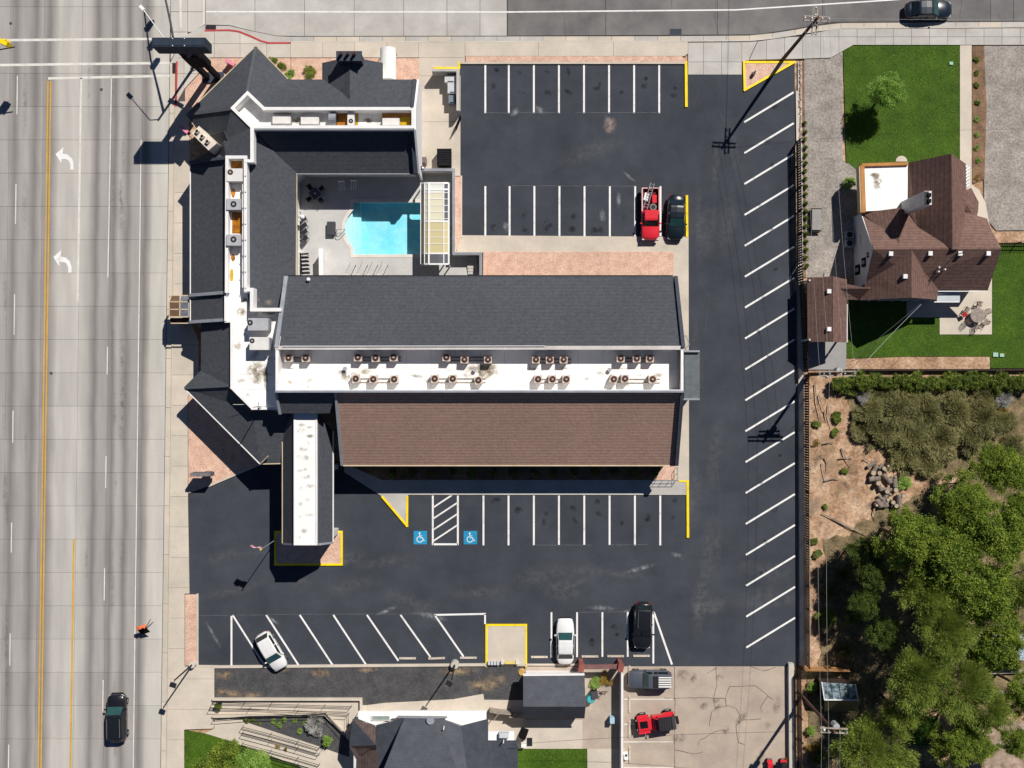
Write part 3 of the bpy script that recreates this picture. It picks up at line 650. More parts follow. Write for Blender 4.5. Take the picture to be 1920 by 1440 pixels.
for o_ in [x for x in bpy.data.objects if x.name.startswith(('black_gravel_bed',))]:
    for u, v, ru, rv in ((420, 1266, 22, 12), (436, 1300, 26, 10), (470, 1304, 24, 9), (600, 1262, 30, 10), (860, 1258, 44, 12), (905, 1285, 40, 16), (930, 1275, 30, 14), (530, 1255, 18, 6), (690, 1256, 26, 8), (416, 1298, 16, 12)): stain(o_, 'tan_patch', u, v, ru, rv, TANP, .056)
for k in range(16): stain(drv, 'oil_spot', random.uniform(1190, 1460), random.uniform(1262, 1430), random.uniform(8, 26), random.uniform(6, 16), DARKP, .004, random.uniform(0, 90))
gr_ = bpy.data.objects['ground']
for k in range(44): stain(gr_, 'soil_patch', random.uniform(1520, 1640), random.uniform(735, 1010), random.uniform(8, 26), random.uniform(6, 20), random.choice([PALES, PALES, DARKP, TANP]), -.096, random.uniform(0, 90))
# --- grass blades on the lawns (uncountable)
def grass(polys, n_per, hgt, z, name='grass'):
    V = []; 
    for poly in polys:
        us = [p[0] for p in poly]; vs_ = [p[1] for p in poly]; A = np.array(poly)
        cnt = int(area2(poly) * n_per)
        pu = rng.uniform(min(us), max(us), cnt * 2); pv = rng.uniform(min(vs_), max(vs_), cnt * 2)
        ins = np.zeros(len(pu), bool); j = len(A) - 1
        for i in range(len(A)):
            c = ((A[i, 1] > pv) != (A[j, 1] > pv)) & (pu < (A[j, 0] - A[i, 0]) * (pv - A[i, 1]) / (A[j, 1] - A[i, 1] + 1e-9) + A[i, 0]); ins ^= c; j = i
        pu, pv = pu[ins][:cnt], pv[ins][:cnt]
        x = (pu - 960) * S; y = (720 - pv) * S; n = len(x)
        a = rng.uniform(0, 2 * np.pi, n); w = rng.uniform(.03, .07, n); hh = hgt * rng.uniform(.6, 1.3, n); ln = rng.normal(0, .05, (n, 2))
        dx, dy = np.cos(a) * w, np.sin(a) * w
        zz = np.full(n, z - .01)
        V.append(np.stack([np.stack([x - dx, y - dy, zz], 1), np.stack([x + dx, y + dy, zz], 1), np.stack([x + ln[:, 0], y + ln[:, 1], zz + hh], 1)], 1).reshape(-1, 3))
    V = np.concatenate(V); n = len(V) // 3
    me = bpy.data.meshes.new(name); me.vertices.add(len(V)); me.vertices.foreach_set('co', V.ravel())
    me.loops.add(len(V)); me.loops.foreach_set('vertex_index', np.arange(len(V))); me.polygons.add(n)
    me.polygons.foreach_set('loop_start', np.arange(0, len(V), 3)); me.update(calc_edges=True)
    me.materials.append(GRASS); o = bpy.data.objects.new(name, me); COL.objects.link(o); struct(o, 'stuff')
    tag(o, 'short mown green grass covering the lawns', 'grass'); return o
grass([[(1581, 84), (1799, 84), (1799, 304), (1620, 304), (1587, 303)], [(1588, 590), (1762, 590), (1762, 628), (1861, 628), (1861, 470), (1960, 470), (1960, 690), (1857, 690), (1857, 668), (1700, 668), (1588, 672)],
       [(972, 1404), (1098, 1404), (1100, 1460), (972, 1460)], [(346, 1369), (384, 1376), (430, 1390), (560, 1437), (600, 1460), (346, 1460)]], .45, .05, .03)
# ================================================================== the motel
mo = thing('motel', 'sprawling motel with charcoal and brown shingle roofs around a pool courtyard', 'motel', at(900, 700, 0))
EV, TP, CP, FL = 4.0, 6.95, 7.4, 6.2            # wings: eaves, slope top, coping, roof well floor
EV2, TP2, CP2, FL2 = 4.4, 8.7, 9.5, 7.75        # main block
def roof(name, pts, m, parent, t=.16):
    P = gp(pts); n = (P[1] - P[0]).cross(P[2] - P[0]).normalized()
    if n.z < 0: n = -n
    return MB().prism(P, vec=-n * t).build(name, m, parent)
def wall(name, pts, h, m, parent, z0=-.2):
    P = [at(*p[:2], p[2] if len(p) > 2 else h) for p in pts]
    return MB().prism([Vector((p.x, p.y, h)) for p in P], z0=z0).build(name, m, parent)
def wallring(name, pts, h, m, parent, w, depth, closed=True):
    mb = MB(); P = gp(pts); n = len(P)
    for i in range(n if closed else n - 1):
        a, b = P[i], P[(i + 1) % n]; d = (b - a).normalized() * w * .49
        z_ = Vector((0, 0, .006 * (i % 2) + .003 * (i // 2)))
        mb.bar(a - d + z_, b + d + z_, w, depth)
    return mb.build(name, m, parent)
def strip(name, a, b, w, m, parent, h=.3, up=.0):
    """rake board, coping or fascia along a line of 3-D photo points"""
    A, B = at(*a), at(*b); A.z += up; B.z += up
    return MB().bar(A, B, w, h).build(name, m, parent)
# -- walls
wall('wall', [(544, 530), (1258, 530), (1258, 850), (648, 850), (648, 772), (544, 772)], EV2, WALLB, mo)
wall('upper_wall', [(519, 655, 9), (1279, 655, 9), (1279, 731, 9), (519, 731, 9)], FL2 - .2, WALLB, mo, z0=EV2 - .2)
MB().prism([at(519, 653, 9.45), at(541, 522, 4.4), Vector((at(541, 522, 4.4).x, at(541, 522, 4.4).y, -.2)), Vector((at(541, 772, 4.4).x, at(541, 772, 4.4).y, -.2)), at(524, 774, 7.5), at(519, 737, 8.7)], vec=(.2, 0, 0)).build('gable_wall', STUCCO, mo)
MB().prism([at(1280, 653, 9.45), at(1262, 522, 4.4), Vector((at(1262, 522, 4.4).x, at(1262, 522, 4.4).y, -.2)), Vector((at(1264, 868, 4.4).x, at(1264, 868, 4.4).y, -.2)), at(1264, 868, 4.4), at(1276, 737, 8.7)], vec=(-.2, 0, 0)).build('gable_wall', WALLB, mo)
wall('wall', [(512, 168), (600, 156), (776, 156), (776, 318), (560, 318), (548, 330), (548, 585), (520, 585), (520, 760), (500, 800), (472, 830), (382, 735), (382, 606), (364, 600), (364, 306), (412, 292), (362, 218), (478, 104)], EV, STUCCO, mo)
wall('upper_wall', [(436, 206, 7), (466, 176, 7), (496, 205, 7), (774, 205, 7), (774, 238, 7), (473, 238, 7), (460, 250, 7), (460, 580, 7), (519, 584, 7), (519, 764, 7), (472, 764, 7), (434, 727, 7), (434, 604, 7), (425, 600, 7), (425, 294, 7), (468, 290, 7), (468, 240, 7)], FL - .15, STUCCO, mo, z0=EV - .2)
# -- main block roofs
roof('roof', [(540, 518, EV2), (1262, 518, EV2), (1279, 651, 9.35), (519, 651, 9.35)], SHINGV, mo)
roof('brown_roof', [(643, 872, EV2), (1265, 872, EV2), (1275.5, 737, TP2), (631, 737, TP2)], BROWNR, mo)
roof('roof', [(525, 775, 7.5), (618, 775, 7.5), (629, 737, TP2), (519, 737, TP2)], SHINGV, mo)
wall('roof_well_floor', [(520, 653, 9), (1278, 653, 9), (1278, 732, 9), (520, 732, 9)], FL2, WROOF, mo, z0=FL2 - .25)
wallring('parapet', [(519, 652.5, CP2), (1279, 652.5, CP2), (1279, 733, CP2), (519, 733, CP2)], 0, WHITE, mo, .24, 1.9)
wallring('coping', [(519, 652, CP2 + .05), (1279, 652, CP2 + .05)], 0, mat('weathered_coping', rgb(212, 206, 202), rgb(184, 176, 172), scale=.6), mo, .36, .05, closed=False)
wallring('coping', [(518, 734, CP2 + .05), (1280, 734, CP2 + .05)], 0, GREYTRIM, mo, .2, .3, closed=False)
strip('rake_board', (537, 518, EV2), (519, 651, 9.4), .38, GREYTRIM, mo, .6, .22)
strip('rake_board', (1266.5, 518, EV2), (1280.5, 651, 9.4), .34, DTRIM, mo, .7, .38)
strip('rake_board', (641.5, 873, EV2), (629.5, 736, TP2), .24, GREYTRIM, mo, .5, .24)
strip('rake_board', (1267.5, 873, EV2), (1278, 736, TP2), .34, DTRIM, mo, .8, .5)
strip('rake_board', (525.5, 777, 7.5), (518.5, 736, TP2), .22, GREYTRIM, mo, .5, .24)
strip('eave_fascia', (643, 873, EV2), (1265, 873, EV2), .12, CREAM, mo, .3, .02)
strip('eave_gutter', (540, 517, EV2), (1262, 517, EV2), .12, DARKM, mo, .15, .02)
strip('conduit', (530, 649, 9.7), (1022, 648.5, 9.7), .06, WHITE, mo, .06)
# balcony doors and windows along the two long fronts
for k in range(9):
    for v, sy in ((850, -1), (530, 1)):
        u = 690 + k * 66
        for z0, zz in ((.15, 2.2),):
            p = at(u, v, EV2); d = MB().box((p.x, p.y + sy * .03, z0 + zz / 2), (1.0, .12, zz)).build('door', DOORM, mo)
            MB().box((p.x + .38, p.y + sy * .12, 1.15), (.06, .08, .14)).build('handle', STEEL, d)
            p = at(u + 28, v, EV2); w = MB().box((p.x, p.y + sy * .03, 1.65), (1.5, .1, 1.3)).build('window', WHITE, mo)
            MB().box((p.x, p.y + sy * .08, 1.65), (1.36, .05, 1.16)).build('pane', GLASS, w)
# east porch roof over the stair
pr = MB().prism(gp([(1283, 660, 5.6), (1312, 660, 5.6), (1312, 747, 5.6), (1283, 747, 5.6)]), down=.4).build('porch_roof', mat('porch_shingle', rgb(102, 108, 112), rgb(84, 90, 94), scale=2.4, bscale=9, fine=.2), mo)
for v in (658.5, 748.5): strip('porch_parapet', (1282, v, 5.95), (1312, v, 5.95), .18, GREYTRIM, mo, .7)
for v in (664, 743):
    p = at(1309, v, 5.6); MB().box((p.x, p.y, 2.6), (.25, .25, 5.3)).build('porch_post', DTRIM, mo)
# -- north wing
roof('roof', [(540, 149, EV), (781, 149, EV), (776, 201, 7.3), (495, 201, 7.3)], SHING, mo)
roof('roof', [(557, 325, EV), (776, 325, EV), (770, 243, 6.3), (474, 243, 6.3)], SHINGV, mo)
MB().prism([at(776, 201, 7.3), at(782, 149, EV), Vector((at(782, 149, EV).x, at(782, 149, EV).y, -.2)), Vector((at(783, 325, EV).x, at(783, 325, EV).y, -.2)), at(783, 325, EV), at(776, 243, 7.3)], vec=(.2, 0, 0)).build('gable_wall', WHITE, mo)
strip('rake_board', (777, 149, EV), (773, 201, 7.3), .26, DTRIM, mo, .5, .22)
strip('rake_board', (780, 327, EV), (774, 243, 6.3), .4, DTRIM, mo, .8, .45)
strip('eave_fascia', (556, 326, EV), (782, 326, EV), .1, GREYTRIM, mo, .25, .02)
# -- corner turned across the junction
roof('roof', [(480, 87, EV), (350, 214, EV), (434, 203, 7.3), (464, 172.5, 7.3)], SHING, mo)
roof('roof', [(480, 87, EV), (540, 149, EV), (495, 201, 7.3), (464, 172.5, 7.3)], SHING, mo)
roof('roof', [(350, 216, EV), (434, 204, 7.3), (471, 241, 7.3), (420, 264, 6.1), (398, 284, EV)], SHING, mo)
roof('roof', [(398, 284, EV), (420, 264, 6.1), (471, 241, 7.3), (471, 300, 7.2), (424, 300, 6.3), (360, 304, EV)], SHING, mo)
for a, b in (((480, 86, EV), (350, 213, EV)), ((480, 86, EV), (540, 148, EV)), ((350, 217, EV), (368, 240, EV))): strip('eave_fascia', a, b, .1, CREAM, mo, .25, .03)
for a, b in (((480, 88, EV), (464, 172, 7.3)), ((350, 215, EV), (434, 204, 7.3))): strip('hip_cap', a, b, .3, mat('hip_cap_shingle', rgb(84, 88, 94), scale=2), mo, .1, .1)
# -- west wing
roof('roof', [(358, 304, EV), (358, 552, EV), (421, 549, 6.2), (421, 300, 6.2)], SHING, mo)
roof('roof', [(358, 561, EV), (358, 603, EV), (419, 601, 6.1), (419, 556, 6.1)], SHING, mo)
roof('roof', [(474, 245, 6.3), (557, 325, EV), (555, 583, EV), (470, 581, 6.3), (463, 540, 6.45), (463, 300, 6.45)], SHING, mo)
strip('eave_fascia', (357, 304, EV), (357, 552, EV), .1, WHITE, mo, .25, .03); strip('eave_fascia', (357, 561, EV), (357, 603, EV), .1, WHITE, mo, .25, .03)
strip('eave_fascia', (556, 325, EV), (555.5, 583, EV), .1, CREAM, mo, .25, .03)
strip('rake_board', (357, 306, EV), (424, 298, 6.3), .26, DTRIM, mo, .9, .5)
strip('rake_board', (356, 554, EV), (419, 549, 6.2), .3, GREYTRIM, mo, .6, .3)
strip('rake_board', (356, 604, EV), (419, 600, 6.1), .3, GREYTRIM, mo, .6, .3)
# -- south-west corner
roof('roof', [(377, 606, EV), (429, 604, 5.9), (429, 722, 5.9), (377, 697, EV)], SHING, mo)
roof('roof', [(346, 727, EV), (377, 696, EV), (429, 722, 5.9)], SHING, mo)
roof('roof', [(346, 728, EV), (429, 723, 5.9), (470, 768, 5.25), (530, 775, 5.2), (489, 869, EV)], SHING, mo)
roof('roof', [(489, 869, EV), (530, 775, 5.2), (548, 775, 5.2), (548, 868, EV)], SHINGV, mo)
strip('eave_fascia', (346, 728.5, EV), (488, 870.5, EV), .1, WHITE, mo, .25, .03)
strip('eave_fascia', (489, 870, EV), (530, 869, EV), .1, CREAM, mo, .25, .03)
strip('eave_fascia', (346, 726.5, EV), (377, 695.5, EV), .1, DTRIM, mo, .25, .03)
strip('eave_fascia', (488, 870.5, EV), (503, 855, EV + .7), .12, CREAM, mo, .3, .2)
strip('hip_cap', (346, 727.5, EV), (429, 723, 5.9), .26, mat('hip_cap_shingle', rgb(92, 94, 100), scale=2), mo, .1, .12)
# -- roof wells of the wings (white membrane behind parapets)
wall('roof_well_floor', [(437, 204, CP), (464, 176, CP), (494, 205, CP), (774, 205, CP), (774, 238, CP), (472, 238, CP)], FL, WROOFS, mo, z0=FL - .2)
wallring('parapet', [(436, 202.5, CP), (464, 174, CP), (495, 203.5, CP), (774.5, 203.5, CP), (774.5, 238, CP), (472, 238, CP)], 0, WHITE, mo, .3, 1.3)
strip('coping', (474, 242.6, CP - .05), (775, 242.6, CP - .05), .14, GREYTRIM, mo, .5)
strip('parapet', (472.5, 240, CP + .02), (472.5, 303, CP + .02), .34, WHITE, mo, 1.0)
strip('parapet', (459, 301.5, CP + .03), (476, 301.5, CP + .03), .3, WHITE, mo, 1.0)
wall('roof_well_floor', [(426, 294, CP), (460, 294, CP), (460, 545, CP), (470, 545, 7), (470, 582, 7), (519, 582, 6.6), (519, 764, 6.6), (474, 764, 6.6), (435, 726, 6.6), (435, 603, 6.6), (424, 601, 6.6), (424, 550, 6.6)], FL, WROOF, mo, z0=FL - .2)
wallring('parapet', [(422.5, 600, 6.6), (422.5, 546, 6.6)], 0, WHITE, mo, .2, .6, closed=False)
wallring('parapet', [(424.5, 546, CP - .4), (425.5, 294.5, CP - .1), (460, 294.5, CP), (460.5, 545, CP)], 0, WHITE, mo, .3, 1.3, closed=False)
wallring('parapet', [(461, 543, CP + .03), (472, 543, CP + .03), (472, 580.5, CP + .03), (524, 580.5, CP + .03)], 0, WHITE, mo, .34, 1.4, closed=False)
wallring('parapet', [(423, 602.5, 6.5), (434, 602.5, 6.5), (434, 727, 6.5), (473, 766, 6.5), (519, 766, 6.5)], 0, WHITE, mo, .22, .7, closed=False)
# stains and standing rusty water on the wells
def patch(name, cu, cv, ru, rv, z, m, parent=None, n=14, jit=.28):
    if m is STAIN or m.name == 'ochre_stain':
        for k in range(3): stain(parent or mo, name, cu + random.uniform(-.2, .2) * ru, cv + random.uniform(-.2, .2) * rv, ru * 1.25, rv * 1.25, GRIME, z)
        return
    P = [(cu + ru * math.cos(t) * (1 + random.uniform(-jit, jit)), cv + rv * math.sin(t) * (1 + random.uniform(-jit, jit))) for t in [2 * math.pi * k / n for k in range(n)]]
    return MB().prism(gp(P, z), down=.01).build(name, m, parent or mo)
def rpatch(name, u0, v0, u1, v1, z, m): return MB().prism(gp([(u0, v0), (u1, v0), (u1, v1), (u0, v1)], z), down=.01).build(name, m, mo)
rpatch('rust_stain', 512, 209, 546, 214, FL + .012, RUST); rpatch('rust_stain', 630, 211, 652, 235, FL + .012, RUST); rpatch('rust_stain', 666, 211, 672, 235, FL + .014, YPUD)
rpatch('rust_stain', 716, 210, 771, 235, FL + .012, RUST); rpatch('rusty_puddle', 748, 220, 769, 234.5, FL + .02, YPUD); patch('dirt_stain', 558, 225, 8, 6, FL + .012, STAIN); patch('dirt_stain', 690, 226, 9, 5, FL + .012, STAIN)
rpatch('rust_stain', 433, 300, 454, 316, FL + .012, RUST); rpatch('rust_stain', 435, 398, 455, 438, FL + .012, RUST); patch('rust_stain', 437, 362, 4, 8, FL + .012, RUST); patch('rust_stain', 437, 483, 4, 8, FL + .012, RUST)
patch('rusty_puddle', 434.5, 516, 3.4, 13, FL + .012, YPUD, jit=.12)
patch('dirt_stain', 479, 695, 16, 18, FL + .013, STAIN); patch('dirt_stain', 452, 585, 9, 7, FL + .013, STAIN); patch('dirt_stain', 498, 705, 4, 22, FL + .014, STAIN); patch('dirt_stain', 506, 586, 14, 4, FL + .013, STAIN)
patch('dirt_stain', 655, 706, 16, 10, FL2 + .013, mat('ochre_stain', rgb(244, 236, 214), rgb(226, 206, 160), scale=.8)); patch('dirt_stain', 905, 695, 30, 16, FL2 + .013, MATS['ochre_stain'])
for k in range(17): rpatch('membrane_seam', 532 + k * 46, 656, 532.7 + k * 46, 729, FL2 + .008, mat('membrane_seam_grey', rgb(222, 219, 214)))
for v in (690,): rpatch('membrane_seam', 524, v, 1276, v + .7, FL2 + .009, MATS['membrane_seam_grey'])
for v in range(590, 760, 28): rpatch('membrane_seam', 437, v, 517, v + .7, FL + .006, MATS['membrane_seam_grey'])
fl_ = [o for o in bpy.data.objects if o.name.startswith('roof_well_floor')]
g_ = random.Random(9)
for k in range(26): stain(fl_[0], 'roof_grime', g_.uniform(540, 1260), g_.uniform(688, 726), g_.uniform(6, 24), g_.uniform(3, 8), g_.choice([GREYGR, GRIME, GREYGR]), FL2 + .016)
for k in range(16): stain(fl_[-1], 'roof_grime', g_.uniform(440, 512), g_.uniform(560, 755), g_.uniform(4, 14), g_.uniform(4, 14), g_.choice([GREYGR, GRIME]), FL + .018)
# -- chimneys
p = at(655, 106, 6.5)
ch = MB().box((p.x, p.y, 3.2), (2.3, .75, 6.8)).build('chimney', DTRIM, mo)
for u in (637.5, 650, 662.5):
    q = at(u, 95, 7.4); MB().cyl((q.x, p.y + .1, 6.6), .17, .75, 10, .14).build('chimney_pot', COPPER, ch)
MB().box((p.x, p.y, 6.65), (2.5, .95, .12)).build('chimney_cap', DTRIM, ch)
roof('roof', [(604, 118, 3.6), (656, 106, 5.6), (656, 197, 6.6), (640, 180, 5.6), (604, 149, 3.9)], SHING, mo)
roof('roof', [(718, 118, 3.6), (656, 106, 5.6), (656, 197, 6.6), (690, 165, 5), (718, 149, 3.9)], SHING, mo)
MB().prism([at(606, 120, 3.5), at(656, 108, 5.5), at(716, 120, 3.5), Vector((at(716, 120, 3.5).x, at(716, 120, 3.5).y, -.2)), Vector((at(606, 120, 3.5).x, at(606, 120, 3.5).y, -.2))], vec=(0, -1.8, 0)).build('bay_wall', STUCCO, mo)
# broad pale chimney at the turned corner
A = [(373, 236), (407, 268), (391, 282), (359, 250)]
hz = 7.4
ch = MB().prism(gp(A, hz), z0=0).build('chimney', mat('pale_stucco_chimney', rgb(226, 214, 198), rgb(200, 188, 174), scale=1, fine=.05), mo)
for k in range(3):
    q = at(371 + k * 9.5, 247 + k * 9.6, hz); MB().box((q.x, q.y, hz + .12), (.34, .34, .4), R(45)).build('chimney_pot', MATS['pale_stucco_chimney'], ch); MB().box((q.x, q.y, hz + .33), (.24, .24, .04), R(45)).build('flue_opening', BLACK, ch)
q = at(399, 264, hz)
roof('roof', [(392, 254, 5.4), (420, 246, 6.9), (426, 262, 6.4), (418, 282, 5.2)], SHING, mo)

# ------------------------------------------------------------------ porte-cochere in front of the lobby
cn = thing('entrance_canopy', 'long drive-through canopy with white flat top and charcoal shingle sides', 'canopy', at(577, 900, 0))
fr_ = MB().prism(gp([(552.5, 771), (592.5, 771), (592.5, 1022), (552.5, 1022)], 6.55), down=.5).build('flat_roof', WROOF, cn)
for k in range(22): stain(fr_, 'roof_grime', random.uniform(560, 585), random.uniform(785, 1010), random.uniform(5, 14), random.uniform(3, 7), GREYGR, 6.556)
wallring('parapet', [(552, 772, 6.62), (552, 1021, 6.62), (593, 1021, 6.62), (593, 772, 6.62)], 0, WHITE, cn, .14, .5, closed=False)
roof('roof_slope', [(530, 806, 4.5), (530, 1019, 4.5), (550, 1020, 6.25), (550, 772, 6.25)], SHING, cn)
roof('roof_slope', [(624, 808, 4.5), (624, 1017, 4.5), (594, 1020, 6.25), (594, 772, 6.25)], SHING, cn)
strip('eave_fascia', (529.5, 806, 4.5), (529.5, 1019, 4.5), .1, CREAM, cn, .25, .02); strip('eave_fascia', (624.5, 808, 4.5), (624.5, 1017, 4.5), .1, WHITE, cn, .25, .02)
strip('end_fascia', (530, 1019.5, 4.5), (551, 1021, 6.25), .2, GREYTRIM, cn, .5, .05); strip('end_fascia', (624, 1017.5, 4.5), (594, 1021, 6.25), .2, GREYTRIM, cn, .5, .05)
P = gp([(533, 815, 4.4), (621, 815, 4.4), (621, 1014, 4.4), (533, 1014, 4.4)]); MB().prism(P, down=.15).build('ceiling', WALLB, cn)
for u, v in ((538, 1006), (616, 1006), (538, 880), (616, 880)):
    q = at(u, v, 4.4); MB().box((q.x, q.y, 2.15), (.55, .55, 4.4)).build('column', STUCCO, cn)

# ------------------------------------------------------------------ roof-top machines
def cond_proto():
    t = thing('condenser_unit', '', 'condenser unit', (0, 0, 0), 'condenser units on the long white roof')
    MB().box((0, 0, .5), (.74, .74, .8)).build('casing', UNITP, t)
    g = MB().cyl((0, 0, .9), .31, .04, 16).build('fan_guard', COPPER, t); MB().cyl((0, 0, .94), .1, .03, 10).build('hub', STEEL, g)
    for x in (-.3, .3): MB().box((x, 0, .05), (.08, .8, .1)).build('foot', DARKM, t)
    return t
proto = cond_proto(); first = True
NR = [[(541, 671), (573, 671)], [(671, 670), (704, 671), (738, 670)], [(837, 670), (871, 674), (915, 674)], [(1005, 674), (1031, 674), (1057, 674)], [(1164, 672), (1194, 672), (1219, 672)]]
SR = [[(667, 710), (700, 711), (739, 711)], [(815, 710), (849, 710), (897, 713)], [(1009, 711), (1036, 711), (1062, 711)], [(1151, 711), (1172, 710), (1224, 711)]]
wname = ['first', 'second', 'third', 'fourth', 'fifth']
for rows, where in ((NR, 'under the shaded parapet of the long white roof'), (SR, 'beside the brown roof side of the long white roof')):
    for gi, g in enumerate(rows):
        for k, (u, v) in enumerate(g):
            o = proto if first else copy_tree(proto); first = False
            gpos = wname[gi if rows is NR else gi + 1]
            place(o, at(u, v, FL2 + .9) - Vector((0, 0, .9)), R(random.choice([0, 0, 5, -20, 12]) if rows is SR else random.uniform(-3, 3)),
                  label=f'small square condenser, {["west end", "middle", "east end"][k if len(g) == 3 else 2 * k]} one of {gpos} cluster from lobby end, {"by shaded parapet" if rows is NR else "by brown roof"}')
        u0, u1 = g[0][0] - 4, g[-1][0] + (14 if gi in (1, 3) else 5); v = g[0][1] + 3
        rl = thing('skid_rail', f'pair of thin timber rails under {["shaded parapet", "brown roof side"][rows is SR]} condensers, {wname[gi if rows is NR else gi + 1]} cluster from lobby end', 'rail', at((u0 + u1) / 2, v, FL2 + .1), 'condenser skid rails')
        for dv in (-3.5, 3.5): MB().bar(at(u0, v + dv, FL2 + .14), at(u1, v + dv, FL2 + .14), .07, .12).build('rail', DARKM if rows is NR else WOODW, rl)
for i, (u, v, l) in enumerate(((647, 691, 'lobby end'), (890, 694, 'ochre stain'), (1143, 693, 'east end'))):
    t = thing('roof_vent', f'round grey roof vent cap on long white roof near {l}', 'vent', at(u, v, FL2), 'roof vents')
    MB().cyl(at(u, v, FL2), .13, .3, 12).build('pipe', GREYTRIM, t); MB().cyl(at(u, v, FL2 + .3), .2, .1, 12).build('cap', STEEL, t)
def cooler(u, v, wu, wv, h, z, m, label, fan=None, name='rooftop_cooler'):
    c = at(u, v, z + h); t = thing(name, label, 'rooftop unit', (c.x, c.y, z), 'large rooftop machines')
    b = MB().box((c.x, c.y, z + h / 2 + .08), (wu * S * .94, wv * S * .94, h - .08), taper=.99).build('casing', m, t)
    for dx in (-.3, .3): MB().box((c.x + dx * wu * S, c.y, z + .05), (.1, wv * S * .9, .1)).build('skid', DARKM, t)
    MB().box((c.x + wu * S * .47, c.y, z + h * .5), (.05, wv * S * .8, h * .7)).build('louvre_panel', GREYTRIM, t)
    if fan:
        f = at(u + fan[0], v + fan[1], z + h); g = MB().cyl((f.x, f.y, z + h), fan[2] * S, .05, 18).build('fan_guard', COPPER if fan[3] else DARKM, t)
        MB().cyl((f.x, f.y, z + h + .05), fan[2] * S * .4, .03, 10).build('fan_hub', STEEL, g)
    return t
cooler(440, 328, 30, 24, 1.1, FL, UNITM, 'cream rooftop cooler with brown corner fan beside rust water box', (-8, -5, 5, 1))
cooler(438, 383, 27, 21, 1.1, FL, UNITG, 'grey rooftop cooler with central black fan between two rust patches', (0, 0, 5.4, 0))
cooler(438, 450, 27, 21, 1.1, FL, UNITG, 'grey rooftop cooler with black fan nearest the yellow puddle', (0, -1, 5.4, 0))
cooler(484, 608, 38, 23, 1.4, FL, UNITG, 'large grey rooftop unit with chrome fan near white parapet corner', (-15, -3, 5, 0))
cooler(486, 644, 36, 24, 1.4, FL, UNITM, 'large pale rooftop unit with dark fan beside brown roof stain', (-13, -5, 4.4, 0))
cooler(528, 225, 34, 13, .6, FL, UNITM, 'white low rooftop box at the bent end of the white well')
cooler(581, 226, 34, 13, .6, FL, UNITM, 'white low rooftop box with brown streak beside the grey drum')
cooler(658, 223, 13, 24, .7, FL, UNITM, 'white upright rooftop box with open top beside yellow stripe', (0, 4, 4, 0))
cooler(733, 228, 32, 13, .6, FL, UNITM, 'white low rooftop box beside big yellow puddle')
t = thing('fan_drum', 'grey drum fan lying between rust patch and white boxes', 'fan', at(624, 222, FL))
c = at(624, 222, FL + .5); MB().tube([(c.x - .35, c.y, FL + .5), (c.x + .35, c.y, FL + .5)], .5, 14).build('drum', GREYTRIM, t); MB().tube([(c.x + .35, c.y, FL + .5), (c.x + .42, c.y, FL + .5)], .42, 14).build('fan_guard', DARKM, t)
t = thing('pipe_manifold', 'run of white pipes clipped along the west wing parapet', 'pipe', at(457, 430, FL))
for du in (0, 2.4): MB().tube([at(455 + du, 345, 7.1), at(455 + du, 540, 7.1)], .05, 6).build('pipe', WHITE, t)
for v in range(330, 545, 30): MB().tube([at(452, v, 7.1), at(461, v, 7.5)], .03, 5).build('clip', DARKM, t)
t = thing('roof_antenna', 'thin rooftop antenna mast on tripod at shaded flat roof edge', 'antenna', at(488, 762, FL))
b0 = at(488, 762, 6.5); MB().tube([(b0.x, b0.y, FL), (b0.x, b0.y, 9.4)], .05, 6).build('mast', STEEL, t)
for k in range(3): MB().tube([(b0.x, b0.y, 7), (b0.x + .5 * math.cos(k * 2.1), b0.y + .5 * math.sin(k * 2.1), FL)], .03, 5).build('leg', STEEL, t)
t = thing('plumbing_vent', 'white capped pipe on charcoal roof above the pool courtyard', 'vent', at(578, 524, 4.6))
c = at(578, 524, 5.1); MB().cyl((c.x, c.y, 4.4), .1, .7, 10).build('pipe', WHITE, t); MB().cyl((c.x, c.y, 5.1), .2, .15, 12, .12).build('cap', WHITE, t)

# ------------------------------------------------------------------ pool courtyard
dk = struct(MB().holed(gp([(556, 326), (852, 326), (852, 480), (900, 480), (900, 535), (556, 535)]), gp(POOL), .07, -.4).build('pool_deck', DECKM))
pb = struct(MB().build('x', DECKM) if False else MB().prism(gp(POOL, -1.3), down=.1).build('pool_basin', POOLM))
PP = gp(POOL); n = len(PP); mb = MB()
mb.add([Vector((p.x, p.y, .065)) for p in PP] + [Vector((p.x, p.y, -1.35)) for p in PP], [(i, (i + 1) % n, n + (i + 1) % n, n + i) for i in range(n)])
mb.build('pool_wall', POOLM, pb, recalc=False)
MB().prism(gp([(661, 379), (661, 478), (660, 466), (652, 456), (646, 445), (643, 432), (645, 418), (651, 404), (660, 392)], -.35), z0=-1.3).build('pool_step', mat('white_step_plaster', rgb(236, 246, 246), rgb(214, 240, 244), scale=1), pb)
MB().prism(gp([(661.5, 379), (676, 379), (678, 430), (676, 478), (661.5, 478)], -.8), z0=-1.3).build('pool_step', mat('pale_step_plaster', rgb(214, 246, 248), rgb(186, 238, 246), scale=1), pb)
struct(MB().face(gp(POOL, -.06)).build('pool_water', WATER))
cop = MB()
for i in range(n):
    a, b = PP[i], PP[(i + 1) % n]; dd = (b - a).normalized() * .12
    cop.bar(Vector((a.x, a.y, .1)) - dd, Vector((b.x, b.y, .1 + .002 * i / n)) + dd, .32, .1)
cop.build('pool_coping', mat('pool_coping_stone', rgb(226, 218, 208), rgb(206, 196, 186), scale=1), pb)
